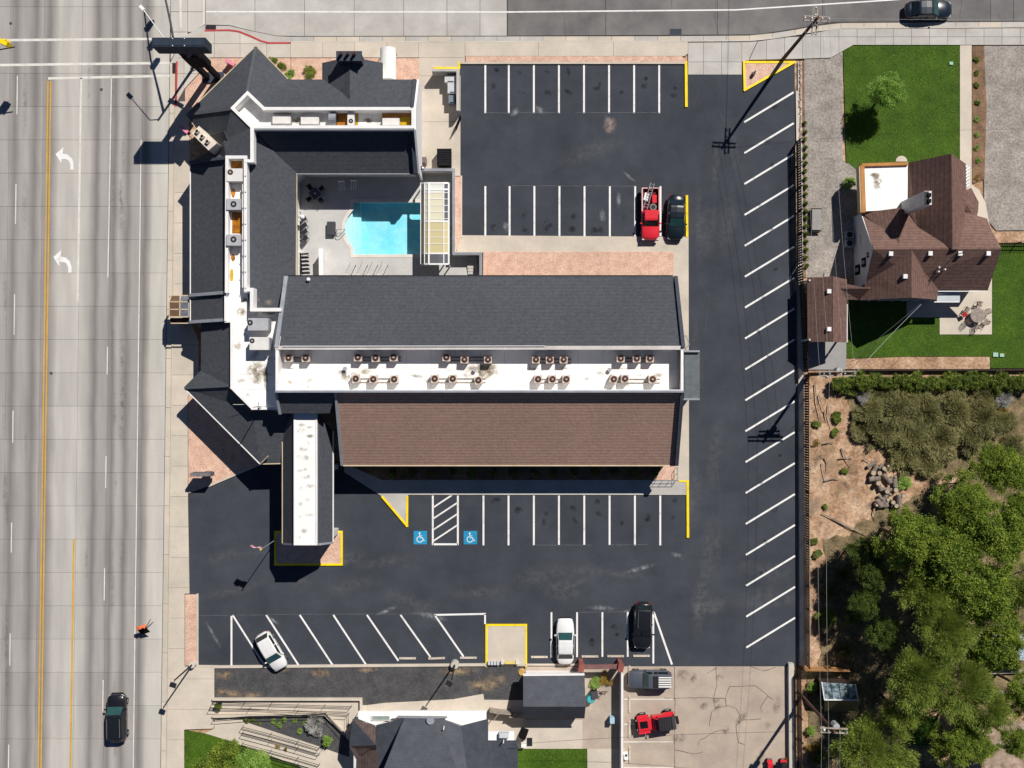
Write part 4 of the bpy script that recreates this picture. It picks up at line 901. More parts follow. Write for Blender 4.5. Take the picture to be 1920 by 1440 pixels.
# telescopic pool enclosure: white frames with translucent panels
en = thing('pool_enclosure', 'white framed telescopic pool enclosure with yellowed translucent panels', 'enclosure', at(816, 420, 0))
ZE = 3.0
xs = [790, 796, 804, 832, 841]; zs = [2.0, 2.75, 3.0, 3.0, 2.6]
def panel_mat(name, col, t):
    m = bpy.data.materials.new(name); m.use_nodes = True; N = m.node_tree.nodes; L = m.node_tree.links
    bs = N['Principled BSDF']; bs.inputs['Base Color'].default_value = (*col, 1); bs.inputs['Roughness'].default_value = .4
    tr = N.new('ShaderNodeBsdfTransparent'); tr.inputs[0].default_value = (*[min(1, c * 1.1) for c in col], 1); ms = N.new('ShaderNodeMixShader'); ms.inputs[0].default_value = t
    L.new(bs.outputs[0], ms.inputs[1]); L.new(tr.outputs[0], ms.inputs[2]); L.new(ms.outputs[0], N['Material Output'].inputs[0]); return m
PM = {'w': panel_mat('frosted_panel', rgb(232, 231, 224), .15), 'y': panel_mat('yellowed_panel', rgb(212, 200, 152), .12), 'c': panel_mat('clear_panel', rgb(150, 154, 160), .65), 'g': panel_mat('cream_panel', rgb(228, 222, 196), .12)}
vb = [343, 355, 361, 373, 385, 397, 410, 415, 432, 445, 457, 475, 495]
pm = ['w', 'w', 'g', 'g', 'g', 'g', 'g', 'y', 'y', 'y', 'y', 'c']
for j in range(len(vb) - 1):
    for i in range(4):
        e = [0, 2, 1, 0][0]
        kind = pm[j]
        if i == 3 and kind != 'y': kind = 'c'
        if i == 0 and kind in 'wg': kind = 'g'
        P = [at(xs[i], vb[j], zs[i]), at(xs[i + 1], vb[j], zs[i + 1]), at(xs[i + 1], vb[j + 1], zs[i + 1]), at(xs[i], vb[j + 1], zs[i])]
        MB().prism(P, down=.02).build('panel', PM[kind], en)
for j, v in enumerate(vb):
    mb = MB(); w = .16 if v in (343, 415, 475, 495, 355) else .05
    for i in range(4): mb.bar(at(xs[i], v, zs[i] + .04), at(xs[i + 1], v, zs[i + 1] + .04), w, .1)
    if v in (343, 415, 475, 495):
        for i in (0, 4): q = at(xs[i], v, zs[i]); mb.box((q.x, q.y, zs[i] / 2), (.1, .1, zs[i]))
    mb.build('frame_bar', WHITE, en)
for i, w in ((0, .2), (1, .08), (2, .16), (3, .1), (4, .2)):
    MB().bar(at(xs[i], 343, zs[i] + .05), at(xs[i], 495, zs[i] + .05), w, .14).build('rail', WHITE, en)
# courtyard furniture
def chair_proto(slats):
    t = thing('patio_chair', '', 'chair', (0, 0, 0), 'patio chairs')
    s = MB().box((0, 0, .42), (.5, .48, .05)).build('seat', DARKM, t)
    MB().box((0, .26, .72), (.5, .05, .6)).build('backrest', DARKM, t)
    for x in (-.25, .25): MB().bar((x, -.26, .66), (x, .28, .66), .05, .04).build('armrest', STEEL, t)
    for x in (-.23, .23):
        for y in (-.22, .22): MB().box((x, y, .2), (.04, .04, .42)).build('leg', STEEL, t)
    return t
chp = chair_proto(0); used = [False]
def chair(u, v, rz, label):
    o = chp if not used[0] else copy_tree(chp); used[0] = True
    return place(o, at(u, v, .07), rz, label=label)
tb = thing('patio_table', 'dark square patio table with umbrella hole in shaded courtyard corner', 'table', at(593, 365, .07))
c = at(593, 365, .07); MB().box((c.x, c.y, .76), (.95, .95, .05), R(40)).build('table_top', mat('table_blue', rgb(70, 76, 100), coord='obj'), tb); MB().cyl((c.x, c.y, .78), .07, .08, 10).build('umbrella_cap', WHITE, tb)
for k in range(4): a = R(40 + 45 + 90 * k); MB().cyl((c.x + .55 * math.cos(a), c.y + .55 * math.sin(a), .07), .03, .68, 6).build('leg', STEEL, tb)
for k, s_ in enumerate(('pool roof side', 'lobby side', 'street side', 'pool side')):
    a = R(130 + 90 * k); chair(593 + 15 * math.cos(a), 365 - 15 * math.sin(a), a - R(90), f'dark patio chair at square courtyard table, seat on its {s_}')
for i, (u, v) in enumerate(((572, 412), (573, 424), (574, 436), (575, 448))): chair(u, v, R(120 + 8 * i), f'dark patio chair {["beside the white lamp globe", "second along", "third along", "fourth along"][i]} courtyard west wall'.replace('along courtyard', 'along the courtyard'))
def slat_bench(u, v, rz, label, n=3, m=WHITE, wid=.5, dep=.9):
    c = at(u, v, .07); t = thing('slatted_chair', label, 'chair', (0, 0, 0), 'slatted courtyard seats')
    for k in range(n): MB().box(((k - (n - 1) / 2) * wid / n * 1.4, 0, .4), (wid / n * .6, dep, .04)).build('slat', m, t)
    for x in (-wid / 2, wid / 2): MB().box((x, -.3, .2), (.04, .04, .4)).build('leg', m, t); MB().box((x, .3, .2), (.04, .04, .4)).build('leg', m, t)
    MB().box((0, dep / 2, .6), (wid * 1.3, .05, .45)).build('backrest', m, t)
    return place(t, c, rz)
slat_bench(642, 350, R(5), 'white slatted chair against shaded courtyard wall, nearer the table'); slat_bench(664, 349, R(-2), 'white slatted chair against shaded courtyard wall, further from the table')
slat_bench(574, 495, R(94), 'black slatted bench by the courtyard west wall', 6, BLACK, 1.7, .8)
bx = thing('deck_box', 'dark flat storage box on deck beside the pool steps', 'box', at(621, 428, .07)); c = at(621, 428, .5)
MB().box((c.x, c.y, .3), (.8, 1.3, .45)).build('body', DARKM, bx); MB().box((c.x, c.y, .55), (.86, 1.36, .06)).build('lid', mat('lid_grey', rgb(70, 72, 78), coord='obj'), bx)
rlg = thing('pool_handrail', 'pair of looped steel handrails at the curved pool steps', 'handrail', at(638, 432, .07))
for v in (430, 437): MB().tube([at(632, v, .1), at(633, v, .85), at(640, v, .9), at(646, v, .3), at(647, v, -.5)], .035, 6).build('rail', STEEL, rlg)
for k, u in enumerate((656, 678, 697, 716)):
    t = thing('sun_lounger', f'pale sun lounger by main roof edge, {["nearest the white screen", "second from the white screen", "third from the white screen", "furthest from the white screen"][k]}', 'lounger', (0, 0, 0), 'loungers in a row')
    M_ = mat('lounger_mesh', rgb(196, 194, 190), rgb(180, 178, 174), coord='obj')
    MB().box((0, .35, .34), (.58, 1.2, .05)).build('seat', M_, t); MB().box((0, -.6, .5), (.58, .75, .05), M=Matrix.Rotation(R(-28), 3, 'X')).build('backrest', M_, t)
    MB().box((0, -.75, .62), (.4, .16, .08)).build('pillow', WHITE, t)
    for x in (-.3, .3): MB().bar((x, -.9, .33), (x, .95, .33), .05, .06).build('side_rail', DARKM, t); MB().box((x, .8, .15), (.04, .04, .3)).build('leg', DARKM, t); MB().box((x, -.4, .15), (.04, .04, .3)).build('leg', DARKM, t)
    place(t, at(u, 510, .07), R(-25))
sc = thing('privacy_screen', 'tall white wall screen on the pool deck near the loungers', 'screen', at(607, 498, .07))
a, b = at(603, 468, 1.5), at(604, 530, 1.5); MB().bar((a.x, a.y, 1.9), (b.x, b.y, 1.9), .4, 1.85).build('panel', WHITE, sc)
MB().bar((a.x, a.y + .05, 1.95), (b.x, b.y, 1.95), .46, .05).build('cap', WHITE, sc)
gl = thing('lamp_globe', 'white globe lamp on bracket at courtyard west wall', 'lamp', at(567, 407, 2.2))
q = at(567, 407, 2.4); me_ = MB(); me_.loft([[q + Vector((.24 * math.sin(f) * math.cos(a_), .24 * math.sin(f) * math.sin(a_), -.24 * math.cos(f))) for a_ in [2 * math.pi * k / 12 for k in range(12)]] for f in [math.pi * (j + .02) / 6.04 for j in range(7)]]); me_.build('globe', WHITE, gl, smooth=True)
MB().tube([q, q + Vector((-.6, 0, 0))], .03, 6).build('bracket', DARKM, gl)
# courtyard west arcade fence
af = thing('arcade_railing', 'white timber railing under the west courtyard eaves', 'railing', at(562, 430, .07))
for v in range(395, 520, 26): q = at(560.5, v, 1); MB().box((q.x, q.y, .6), (.1, .1, 1.2)).build('post', WHITE, af)
for z in (.5, 1.15): MB().bar(at(560.5, 395, z), at(560.5, 520, z), .08, .07).build('rail', WHITE, af)
# walls dividing the courtyard from the lot
def lowwall(name, pts, h, m, label, w=.22, cat='wall'):
    t = thing(name, label, cat, at(*pts[0][:2], 0)); mb = MB(); cp_ = MB()
    for i, (a, b) in enumerate(zip(pts, pts[1:])):
        A, B = at(*a, 0), at(*b, 0); d = (B - A).normalized() * w * .49; A = A - d; B = B + d
        mb.bar((A.x, A.y, h - .08 + .001 * i), (B.x, B.y, h - .08 + .001 * i), w, h + .3); cp_.bar((A.x, A.y, h + .001 * i), (B.x, B.y, h + .001 * i), w + .04, .08)
    mb.build('wall_body', m, t); cp_.build('coping', m if m in (WHITE, CONC3, CONC, FENCEM, CONC2) else GREYTRIM, t); return t
lowwall('courtyard_wall', [(790, 324), (852, 324), (852, 479), (902, 479), (902, 530)], 1.6, STUCCO, 'pale block wall between the pool enclosure and the parking bays')
sw = thing('basement_stair', 'short concrete stair dropping beside the gravel bed wall', 'stair', at(886, 498, -.2))
for k in range(6): q = at(884 + k * .5, 484 + k * 5.5, .2); MB().box((q.x, q.y, .25 - k * .04), (1.0, .3, .3)).build('step', CONC2, sw)
# ================================================================== vehicles
def paint(name, c, rough=.28):
    return mat('paint_' + name, c, tuple(x * .92 for x in c), scale=1, coord='obj', rough=rough, spec=.5, clear=.6, fine=0)
def sect(y, w, z0, zt, shoulder, n=4):
    """one cross-section of a car body, facing along y"""
    pts = [(-w * .9, z0), (-w, z0 + .15), (-w, zt - shoulder * 1.2), (-w * .96, zt - shoulder * .4), (-w * .82, zt)]
    pts += [(-x, z) for x, z in reversed(pts)]
    return [Vector((x, y, z)) for x, z in pts]
def planw(y, L, W, pw):
    s_ = min(.9985, abs(2 * y / L))
    return W / 2 * (1 - s_ ** (pw * 1.15)) ** .22
WHEELS = {}
def wheels(t, W, yf, yr, r, tw=.22):
    for y in (yf, yr):
        for sx in (-1, 1):
            key = (r, tw)
            x = sx * (W / 2 - tw / 2 + .01)
            tyre = MB().tube([(x - tw / 2, y, r), (x - tw / 2 + .02, y, r), (x + tw / 2 - .02, y, r), (x + tw / 2, y, r)], r, 16).build('wheel', TYRE, t)
            MB().tube([(x + sx * tw * .3, y, r), (x + sx * tw * .53, y, r)], r * .62, 12).build('rim', RIM, tyre)
def quad(t, name, P, m, off=.012):
    P = [Vector(p) for p in P]; n = (P[1] - P[0]).cross(P[2] - P[0]).normalized(); c = sum(P, Vector()) / len(P)
    if n.dot(c - Vector((0, 0, .6))) < 0: n = -n
    return MB().prism([p + n * off for p in P], vec=-n * .03).build(name, m, t)
def lerp(a, b, k): return a + (b - a) * k
def car(name, label, L, W, Hc, pm, glass, zb, hood, cab, roofr, u, v, deg, ph=None, hatch=False, rails=False, rack=False, sunroof=False, pw=5, cat='car'):
    """front towards +y; zb belt height, hood = bonnet height, cab = (windscreen base, roof front, roof rear, rear glass base) as y"""
    t = thing(name, label, cat, (0, 0, 0)); half = L / 2
    ya, yb, yc, yd = cab
    rings = []
    st = [-half, -half + .03, -half + .1, -half + .2, -half + .4, -half + .7, yd - .05, yd + .4, 0, ya - .3, ya + .1, half - .7, half - .45, half - .25, half - .12, half - .04, half]
    for y in sorted(set(st)):
        w = planw(y, L, W, pw)
        if y > ya: k = (y - ya) / (half - ya); zt = lerp(zb, hood, min(1, k * 1.6)) - .16 * max(0, k - .55) / .45
        elif y < yd: k = (yd - y) / max(.05, (half + yd)); zt = zb - (.05 if hatch else .06) * k
        else: zt = zb
        if y in (-half, half): zt -= .25; w *= .93
        elif y > half - .1 or y < -half + .1: zt -= .1
        rings.append(sect(y, w, .24, zt, .22))
    MB().loft(rings).build('body', pm, t, smooth=True)
    wb, wr = W * .46, W * .375
    # cabin: sloped pillars and a slightly crowned roof
    B = [Vector((sx * wb * k, y, zb - .04)) for y, k in ((ya, .95), (yd, .93)) for sx in (-1, 1)]
    cabm = MB(); rr = []
    for y, z, w in ((ya, zb - .04, wb * .95), (yb, Hc - .05, wr), (yb - .18, Hc - .01, wr * 1.01), ((yb + yc) / 2, Hc + .015, wr * 1.02), (yc + .18, Hc - .015, wr), (yc, Hc - .06, wr * .97), (yd, zb - .04, wb * .92)):
        pr = [(-wb if z > zb + .1 else -w, zb - .06), (-w - .035, z - .07), (-w + .06, z), (0, z + .02), (w - .06, z), (w + .035, z - .07), (wb if z > zb + .1 else w, zb - .06)]
        if z < zb + .1: pr = [(-w, z - .03), (-w, z - .01), (-w + .06, z), (0, z + .01), (w - .06, z), (w, z - .01), (w, z - .03)]
        rr.append([Vector((x, y, zz)) for x, zz in pr])
    cabm.loft(rr).build('cabin', pm, t, smooth=False)
    e = .1
    def edge(y0, z0, w0, y1, z1, w1, k0, k1): 
        a = (lerp(y0, y1, k0), lerp(z0, z1, k0), lerp(w0, w1, k0)); b = (lerp(y0, y1, k1), lerp(z0, z1, k1), lerp(w0, w1, k1))
        return [(-a[2] + .07, a[0], a[1]), (a[2] - .07, a[0], a[1]), (b[2] - .05, b[0], b[1]), (-b[2] + .05, b[0], b[1])]
    quad(t, 'windshield', edge(ya, zb, wb * .95, yb, Hc - .03, wr, .04, .97), glass, .03)
    quad(t, 'rear_window', edge(yd, zb, wb * .92, yc, Hc - .04, wr * .97, .12, .93), GLASS, .03)
    ym = (yb + yc) / 2 + .1
    for sx in (-1, 1):
        for y0, y1, c0 in ((ym + .05, ya - .28, 1), (yd + .35, ym - .05, 0)):
            yt0 = max(y0, yc - .02) if not c0 else y0; yt1 = min(y1, yb - .02) if c0 else y1
            x0, x1 = sx * (wb + .004), sx * (wr + .05)
            P = [Vector((x0 * .995, y0, zb + .06)), Vector((x0 * .995, y1, zb + .06)), Vector((lerp(x0, x1, .82), yt1, Hc - .14)), Vector((lerp(x0, x1, .82), yt0, Hc - .14))]
            quad(t, 'side_window', P, GLASS, .012)
        q = (sx * (W / 2 + .09), ya - .28, zb + .02)
        m_ = MB().box(q, (.2, .14, .14)).build('mirror', pm, t)
        MB().box((sx * (W / 2 - .34), half - .2, hood - .26), (.3, .22, .1), R(-26 * sx)).build('headlight', LAMP, t)
        MB().box((sx * (W / 2 - .32), -half + .1, zb - .3), (.26, .12, .16), R(22 * sx)).build('taillight', TAIL, t)
        for y in ((ya + yb) / 2 - .9, (yc + yd) / 2 + .6):
            MB().box((sx * (W / 2 + .005), y, zb - .14), (.04, .2, .04)).build('door_handle', CHROME, t)
    MB().box((0, half - .02, .5), (W * .6, .1, .24)).build('grille', BLACK, t)
    wheels(t, W, half - .85, -half + .82, .33)
    if rails:
        for sx in (-1, 1): MB().tube([(sx * wr * .88, yb - .35, Hc + .07), (sx * wr * .88, yc + .25, Hc + .07)], .025, 6).build('roof_rail', CHROME, t)
    if sunroof: MB().box((0, yb - .5, Hc + .02), (wr * 1.3, .55, .03)).build('sunroof', GLASS, t)
    if rack:
        rk_ = MB().box((0, (yb + yc) / 2 - .25, Hc + .05), (wr * 1.7, 1.75, .05)).build('roof_rack', DARKM, t)
        for k in range(5): MB().box(((k - 2) * wr * .34, (yb + yc) / 2 - .55, Hc + .12), (.13, 1.3, .05)).build('rack_slat', WHITE, rk_)
    ph = ph or Hc * .6
    return place(t, at(u, v, ph) - Vector((0, 0, ph)), R(deg))
car('sport_utility_car', 'black sport utility car with roof rails driving on the highway', 4.95, 1.95, 1.78, paint('black', (.012, .013, .016)), GLASSG, 1.05, 1.08, (1.25, .55, -1.95, -2.3), 0, 217, 1348, 1, rails=True, sunroof=True, hatch=True)
car('parked_car', 'dark teal sedan beside the red pickup and yellow kerb', 4.7, 1.85, 1.45, paint('darkteal', (.008, .014, .02)), GLASSG, .92, .86, (1.0, .25, -1.1, -1.8), 0, 1268, 407, 178, pw=3.6)
car('parked_car', 'white compact hatchback parked askew in angled bay', 4.25, 1.78, 1.58, paint('white', (.78, .78, .77)), GLASSG, 1.0, .92, (1.0, .3, -1.5, -1.95), 0, 508, 1222, 210, hatch=True, pw=3.4)
car('parked_car', 'white sedan parked over the concrete wheel stop row', 4.75, 1.86, 1.46, paint('white', (.78, .78, .77)), GLASSG, .93, .88, (.95, .25, -1.15, -1.75), 0, 1060, 1203, 0, pw=3.6)
car('parked_car', 'glossy black sport utility car beside slanted white line', 4.75, 1.92, 1.72, paint('black', (.012, .013, .016)), GLASS, 1.05, 1.02, (1.1, .4, -1.8, -2.15), 0, 1206, 1174, 178, rails=True, hatch=True, pw=4)
car('parked_car', 'grey boxy sport utility car with white slatted roof rack', 4.5, 1.82, 1.76, paint('grey', rgb(84, 88, 98)), GLASSG, 1.08, 1.06, (.75, .25, -1.95, -2.12), 0, 1219, 1275, 90, rack=True, hatch=True, pw=6)
car('parked_car', 'dark navy sedan parked along the side street kerb', 4.75, 1.86, 1.46, paint('navy', (.01, .018, .03)), GLASSG, .93, .88, (.95, .25, -1.15, -1.85), 0, 1742, 17, 271, pw=3.6)

# red pickup with loaded bed
RED = paint('red', (.72, .025, .04))
t = thing('pickup_truck', 'red pickup truck with ladder and spare tyre in its bed', 'pickup', (0, 0, 0)); L, W = 5.3, 1.85
rings = []
for y in (-.25, .0, 1.0, 1.3, 1.9, 2.35, 2.58, 2.65):
    zt = 1.12 if y < 1.05 else 1.08 - .12 * max(0, y - 1.9); w = planw(y, L, W, 7)
    if y > 2.6: zt -= .2; w *= .96
    rings.append(sect(y, w, .3, zt, .16))
MB().loft(rings).build('body', RED, t, smooth=True)
cm = MB(); wb, wr = .84, .7
cm.loft([[Vector((-w, y, z0)), Vector((-w * .93, y, z1)), Vector((w * .93, y, z1)), Vector((w, y, z0))] for y, z0, z1, w in ((1.25, 1.05, 1.1, wb), (.75, 1.05, 1.72, wr), (.55, 1.05, 1.76, wr + .02), (-.2, 1.05, 1.75, wr + .02), (-.28, 1.05, 1.68, wr))]).build('cabin', RED, t)
quad(t, 'windshield', [(-.74, 1.2, 1.16), (.74, 1.2, 1.16), (.6, .8, 1.66), (-.6, .8, 1.66)], GLASS, .03)
quad(t, 'rear_window', [(-.5, -.28, 1.2), (.5, -.28, 1.2), (.5, -.29, 1.6), (-.5, -.29, 1.6)], GLASS, .03)
for sx in (-1, 1):
    MB().prism([Vector((sx * .86, .05, 1.16)), Vector((sx * .86, 1.0, 1.16)), Vector((sx * .73, .66, 1.62)), Vector((sx * .73, .05, 1.62))], vec=(sx * .03, 0, 0)).build('side_window', GLASS, t)
    MB().box((sx * .98, 1.0, 1.2), (.2, .12, .16)).build('mirror', RED, t)
    MB().box((sx * .87, -1.45, .72), (.11, 2.4, .72)).build('bed_side', RED, t)
    MB().box((sx * .87, -1.45, 1.1), (.13, 2.4, .05)).build('bed_rail', mat('pink_faded_rail', rgb(226, 190, 190), coord='obj'), t)
    MB().box((sx * .72, 2.58, .82), (.3, .12, .18)).build('headlight', LAMP, t)
    MB().box((sx * .86, -2.66, .8), (.14, .06, .3)).build('taillight', TAIL, t)
MB().box((0, -1.45, .62), (1.66, 2.4, .06)).build('bed_floor', mat('bed_dark_red', rgb(92, 24, 38), coord='obj'), t); MB().box((0, -2.63, .72), (1.6, .07, .6)).build('tailgate', RED, t); MB().box((0, -2.63, 1.04), (1.6, .09, .05)).build('tailgate_rail', MATS['pink_faded_rail'], t)
MB().box((0, 2.64, .55), (1.7, .12, .2)).build('bumper', CHROME, t)
wheels(t, W, 1.75, -1.6, .36)
pk = place(t, at(1220, 401, 1.0) - Vector((0, 0, 1)), R(180))
def on_truck(x, y, z): c = at(1220, 401, 1.0); return Vector((c.x - x, c.y - y, z))
ld = thing('ladder', 'aluminium ladder sticking out of the red pickup bed', 'ladder', on_truck(0, -2, .9))
a, b = on_truck(.55, -.55, 1.0), on_truck(-.15, -3.1, 1.35); d = (b - a).normalized(); nn = Vector((-d.y, d.x, 0)).normalized() * .2
for sgn in (-1, 1): MB().tube([a + nn * sgn, b + nn * sgn], .04, 5).build('rail', STEEL, ld)
for k in range(9): q = a + (b - a) * ((k + .5) / 9); MB().tube([q - nn, q + nn], .025, 5).build('rung', STEEL, ld)
sp = thing('spare_tyre', 'loose spare tyre lying in the red pickup bed', 'tyre', on_truck(-.2, -.7, .66))
q = on_truck(-.28, -.72, .66); MB().cyl(q, .36, .24, 20).build('tread', mat('dusty_tyre', rgb(128, 124, 120), coord='obj'), sp); MB().cyl(q + Vector((0, 0, .24)), .2, .02, 14).build('rim', DARKM, sp)
cb_ = thing('cooler_box', 'white cooler box in the red pickup bed', 'cooler', on_truck(.5, -1.75, .66)); q = on_truck(.45, -1.75, .66)
MB().box(q + Vector((0, 0, .2)), (.42, .75, .4), R(-14)).build('body', WHITE, cb_); MB().box(q + Vector((0, 0, .43)), (.45, .78, .06), R(-14)).build('lid', WHITE, cb_)
tl = thing('red_tarp_bundle', 'folded red tarp lying in the pickup bed', 'tarp', on_truck(-.45, -1.6, .66)); q = on_truck(-.4, -1.55, .66); MB().box(q + Vector((0, 0, .15)), (.5, .9, .3), taper=.9).build('fold', RED, tl)

# red off-roader with soft top
t = thing('off_roader', 'red open off-roader with black soft top and rear spare wheel', 'off-roader', (0, 0, 0)); W = 1.7
MB().box((0, 1.15, .85), (1.2, 1.5, .5), taper=.94).build('hood', RED, t); MB().box((0, 1.3, 1.11), (.72, .8, .02)).build('hood_decal', BLACK, t)
MB().box((0, -.75, .8), (1.5, 2.3, .6)).build('tub', RED, t); MB().box((0, 1.93, .82), (1.15, .08, .55)).build('grille', DARKM, t)
for k in range(7): MB().box((-.36 + k * .12, 1.98, .86), (.05, .03, .32)).build('grille_slot', BLACK, t)
for sx in (-1, 1):
    MB().cyl((sx * .48, 1.96, .95), .11, .06, 10).build('headlight', LAMP, t); MB().box((sx * .78, 1.3, .92), (.34, 1.2, .08)).build('fender', RED, t); MB().box((sx * .8, -1.35, .98), (.26, 1.0, .1)).build('fender', RED if sx > 0 else DARKM, t)
    MB().box((sx * .92, .45, 1.25), (.2, .08, .14)).build('mirror', BLACK, t)
MB().box((0, .15, 1.12), (1.42, .5, .1)).build('dash', RED, t); quad(t, 'windshield', [(-.66, .42, 1.12), (.66, .42, 1.12), (.6, .18, 1.62), (-.6, .18, 1.62)], GLASS, .02)
for k in range(7): MB().box((0, -.25 - k * .24, 1.74 - .01 * k), (1.36, .17, .03)).build('soft_top_rib', DARKM, t)
MB().box((0, -1.0, 1.68), (1.38, 1.75, .05)).build('soft_top', mat('soft_top_cloth', rgb(66, 62, 66), coord='obj'), t)
for sx in (-1, 1):
    for y in (-.1, -1.8): MB().tube([(sx * .66, y, 1.05), (sx * .64, y, 1.68)], .035, 6).build('roll_bar', BLACK, t)
MB().tube([(0, -2.02, 1.0), (0, -2.26, 1.0)], .4, 16).build('spare_wheel', TYRE, t); MB().box((0, 2.06, .55), (1.5, .14, .16)).build('bumper', DARKM, t)
wheels(t, W + .24, 1.3, -1.35, .4, .28)
place(t, at(1231, 1356, 1.1) - Vector((0, 0, 1.1)), R(98))
# quad bike at the driveway edge
t = thing('quad_bike', 'red quad bike parked at the foot of the driveway', 'quad bike', (0, 0, 0))
MB().box((0, .65, .75), (.7, .55, .14), taper=.85).build('front_fairing', RED, t); MB().box((0, -.1, .8), (.34, .9, .16), taper=.8).build('seat', BLACK, t); MB().box((0, -.75, .76), (.85, .45, .1)).build('rear_rack', DARKM, t)
for sx in (-1, 1): MB().box((sx * .5, -.7, .68), (.3, .6, .08)).build('mudguard', RED, t); MB().box((sx * .5, .7, .66), (.28, .55, .08)).build('mudguard', RED, t)
MB().tube([(-.4, .35, 1.02), (0, .45, 1.0), (.4, .35, 1.02)], .025, 6).build('handlebar', BLACK, t); wheels(t, 1.2, .7, -.7, .28, .24)
place(t, at(1456, 1436, .6) - Vector((0, 0, .6)), R(90))

# ================================================================== street furniture, poles and signs
# tall pylon sign: dark cabinet on a diagonal double column
t = thing('pylon_sign', 'tall black pylon sign with wide cabinet at the road corner', 'sign', at(402, 147, 0))
base = at(335, 79, 11.6); bz = 11.6
cab_ = MB().box((base.x, base.y, bz - 1.05), (4.95, .85, 2.1)).build('cabinet', mat('sign_navy', rgb(44, 54, 68), rgb(34, 42, 54), scale=1.5), t)
MB().box((base.x, base.y, bz + .02), (4.7, .6, .04)).build('cabinet_lid', mat('sign_lid', rgb(48, 60, 76), rgb(38, 48, 62), scale=1.5), cab_)
for x in (-.55, .55):
    for y in (-.33, .33): MB().cyl((base.x + x, base.y + y, bz + .04), .05, .03, 8).build('bolt', WHITE, cab_)
for dx in (-.55, .55): MB().box((base.x + dx, base.y, 4.7), (.42, .5, 9.6)).build('column', BLACK, t)
MB().box((base.x + .1, base.y - .0, 6.3), (1.9, .62, 3.2)).build('reader_board', BLACK, t)
MB().box((base.x, base.y, .15), (2.2, 1.1, .35)).build('plinth', DTRIM, t)
# traffic signal with mast arm and luminaire
def lum_pole(name, label, cu, cv, h, cat='lamp post', group=None): return thing(name, label, cat, at(cu, cv, 0), group)
t = lum_pole('traffic_signal', 'steel traffic signal pole with curved mast arm behind the pylon sign', 364, 127, 8, 'traffic signal')
b0 = at(364, 127, 0); MB().tube([b0, b0 + Vector((0, 0, 7.4))], .16, 10, .11).build('pole', WOODP, t); MB().cyl(b0, .32, .25, 12).build('base', STEEL, t)
top = b0 + Vector((0, 0, 6.3)); arm = [top, Vector((b0.x - .3, b0.y + 2.5, 6.75)), Vector((b0.x - 1.0, b0.y + 6, 7.0)), Vector((b0.x - 1.6, b0.y + 11, 7.1))]
MB().tube(arm, .13, 8, .07).build('mast_arm', mat('arm_steel', rgb(84, 84, 86), coord='obj'), t)
for k, f in enumerate((.32, .55, .78)):
    q = arm[1] + (arm[3] - arm[1]) * f; hd = MB().box((q.x, q.y, 6.6), (.45, .4, 1.15)).build('signal_head', BLACK, t)
    for z, cname, cc in ((.36, 'red', (.3, .02, .02)), (0, 'amber', (.3, .18, .02)), (-.36, 'green', (.02, .2, .08))): MB().cyl((q.x - .27, q.y, 6.6 + z - .02), .13, .05, 8).build('signal_lens', mat('lens_' + cname, cc, coord='obj'), hd)
lt = at(268, 17, 8.4); MB().tube([b0 + Vector((0, 0, 7.3)), b0 + Vector((-.5, .5, 8.1)), lt], .06, 6, .04).build('lamp_arm', STEEL, t)
MB().box((lt.x - .1, lt.y + .1, 8.4), (.7, .34, .2), R(135), taper=.8).build('lamp_head', WHITE, t)
sgn = MB().box((b0.x + .9, b0.y + .35, 5.6), (1.7, .06, .5), R(-30)).build('street_name_plate', YPAINT, t)
# opposite signal, its end reaching in from beyond the left edge
t = lum_pole('traffic_signal', 'yellow traffic signal head on arm over the far highway lanes', -60, 150, 7, 'traffic signal'); b0 = at(-60, 150, 0)
MB().tube([b0, b0 + Vector((0, 0, 6.4))], .16, 10, .12).build('pole', STEEL, t); e_ = at(28, 88, 6.4); MB().tube([b0 + Vector((0, 0, 6.3)), e_], .09, 8, .06).build('mast_arm', DARKM, t)
q = at(9, 81, 6.5); hd = MB().box((q.x, q.y, 6.3), (.8, .42, 1.1), R(-25)).build('signal_head', YPAINT, t)
for z in (.34, 0, -.34): MB().box((q.x + .1, q.y + .28, 6.3 + z), (.26, .14, .22)).build('signal_visor', YPAINT, hd)
# twin-head lot lamps
def lot_lamp(u, v, h, arms, label, base_r=.35):
    b0 = at(u, v, 0); t = thing('lot_lamp', label, 'lamp post', b0, 'parking lot lamps')
    MB().cyl(b0, base_r, .7, 12, base_r * .9).build('concrete_base', CONC, t); MB().tube([b0 + Vector((0, 0, .6)), b0 + Vector((0, 0, h))], .09, 8, .07).build('pole', DARKM, t)
    for ax, ay in arms:
        MB().tube([b0 + Vector((0, 0, h - .1)), b0 + Vector((ax * .5, ay * .5, h))], .04, 6).build('arm', DARKM, t); MB().box(b0 + Vector((ax * .8, ay * .8, h)), (.45, .62, .16), math.atan2(ay, ax)).build('lamp_head', DARKM, t)
lot_lamp(363, 1244, 6.2, [(-.2, -.6)], 'dark lot lamp on concrete base at the sidewalk kerb corner'); lot_lamp(853, 1244, 6.0, [(-.3, -.5)], 'dark lot lamp on pale boulder base behind the wheel stops', .45)
lot_lamp(1413, 138, 0.9, [], 'low bollard light standing on the pink gravel triangle', .2)
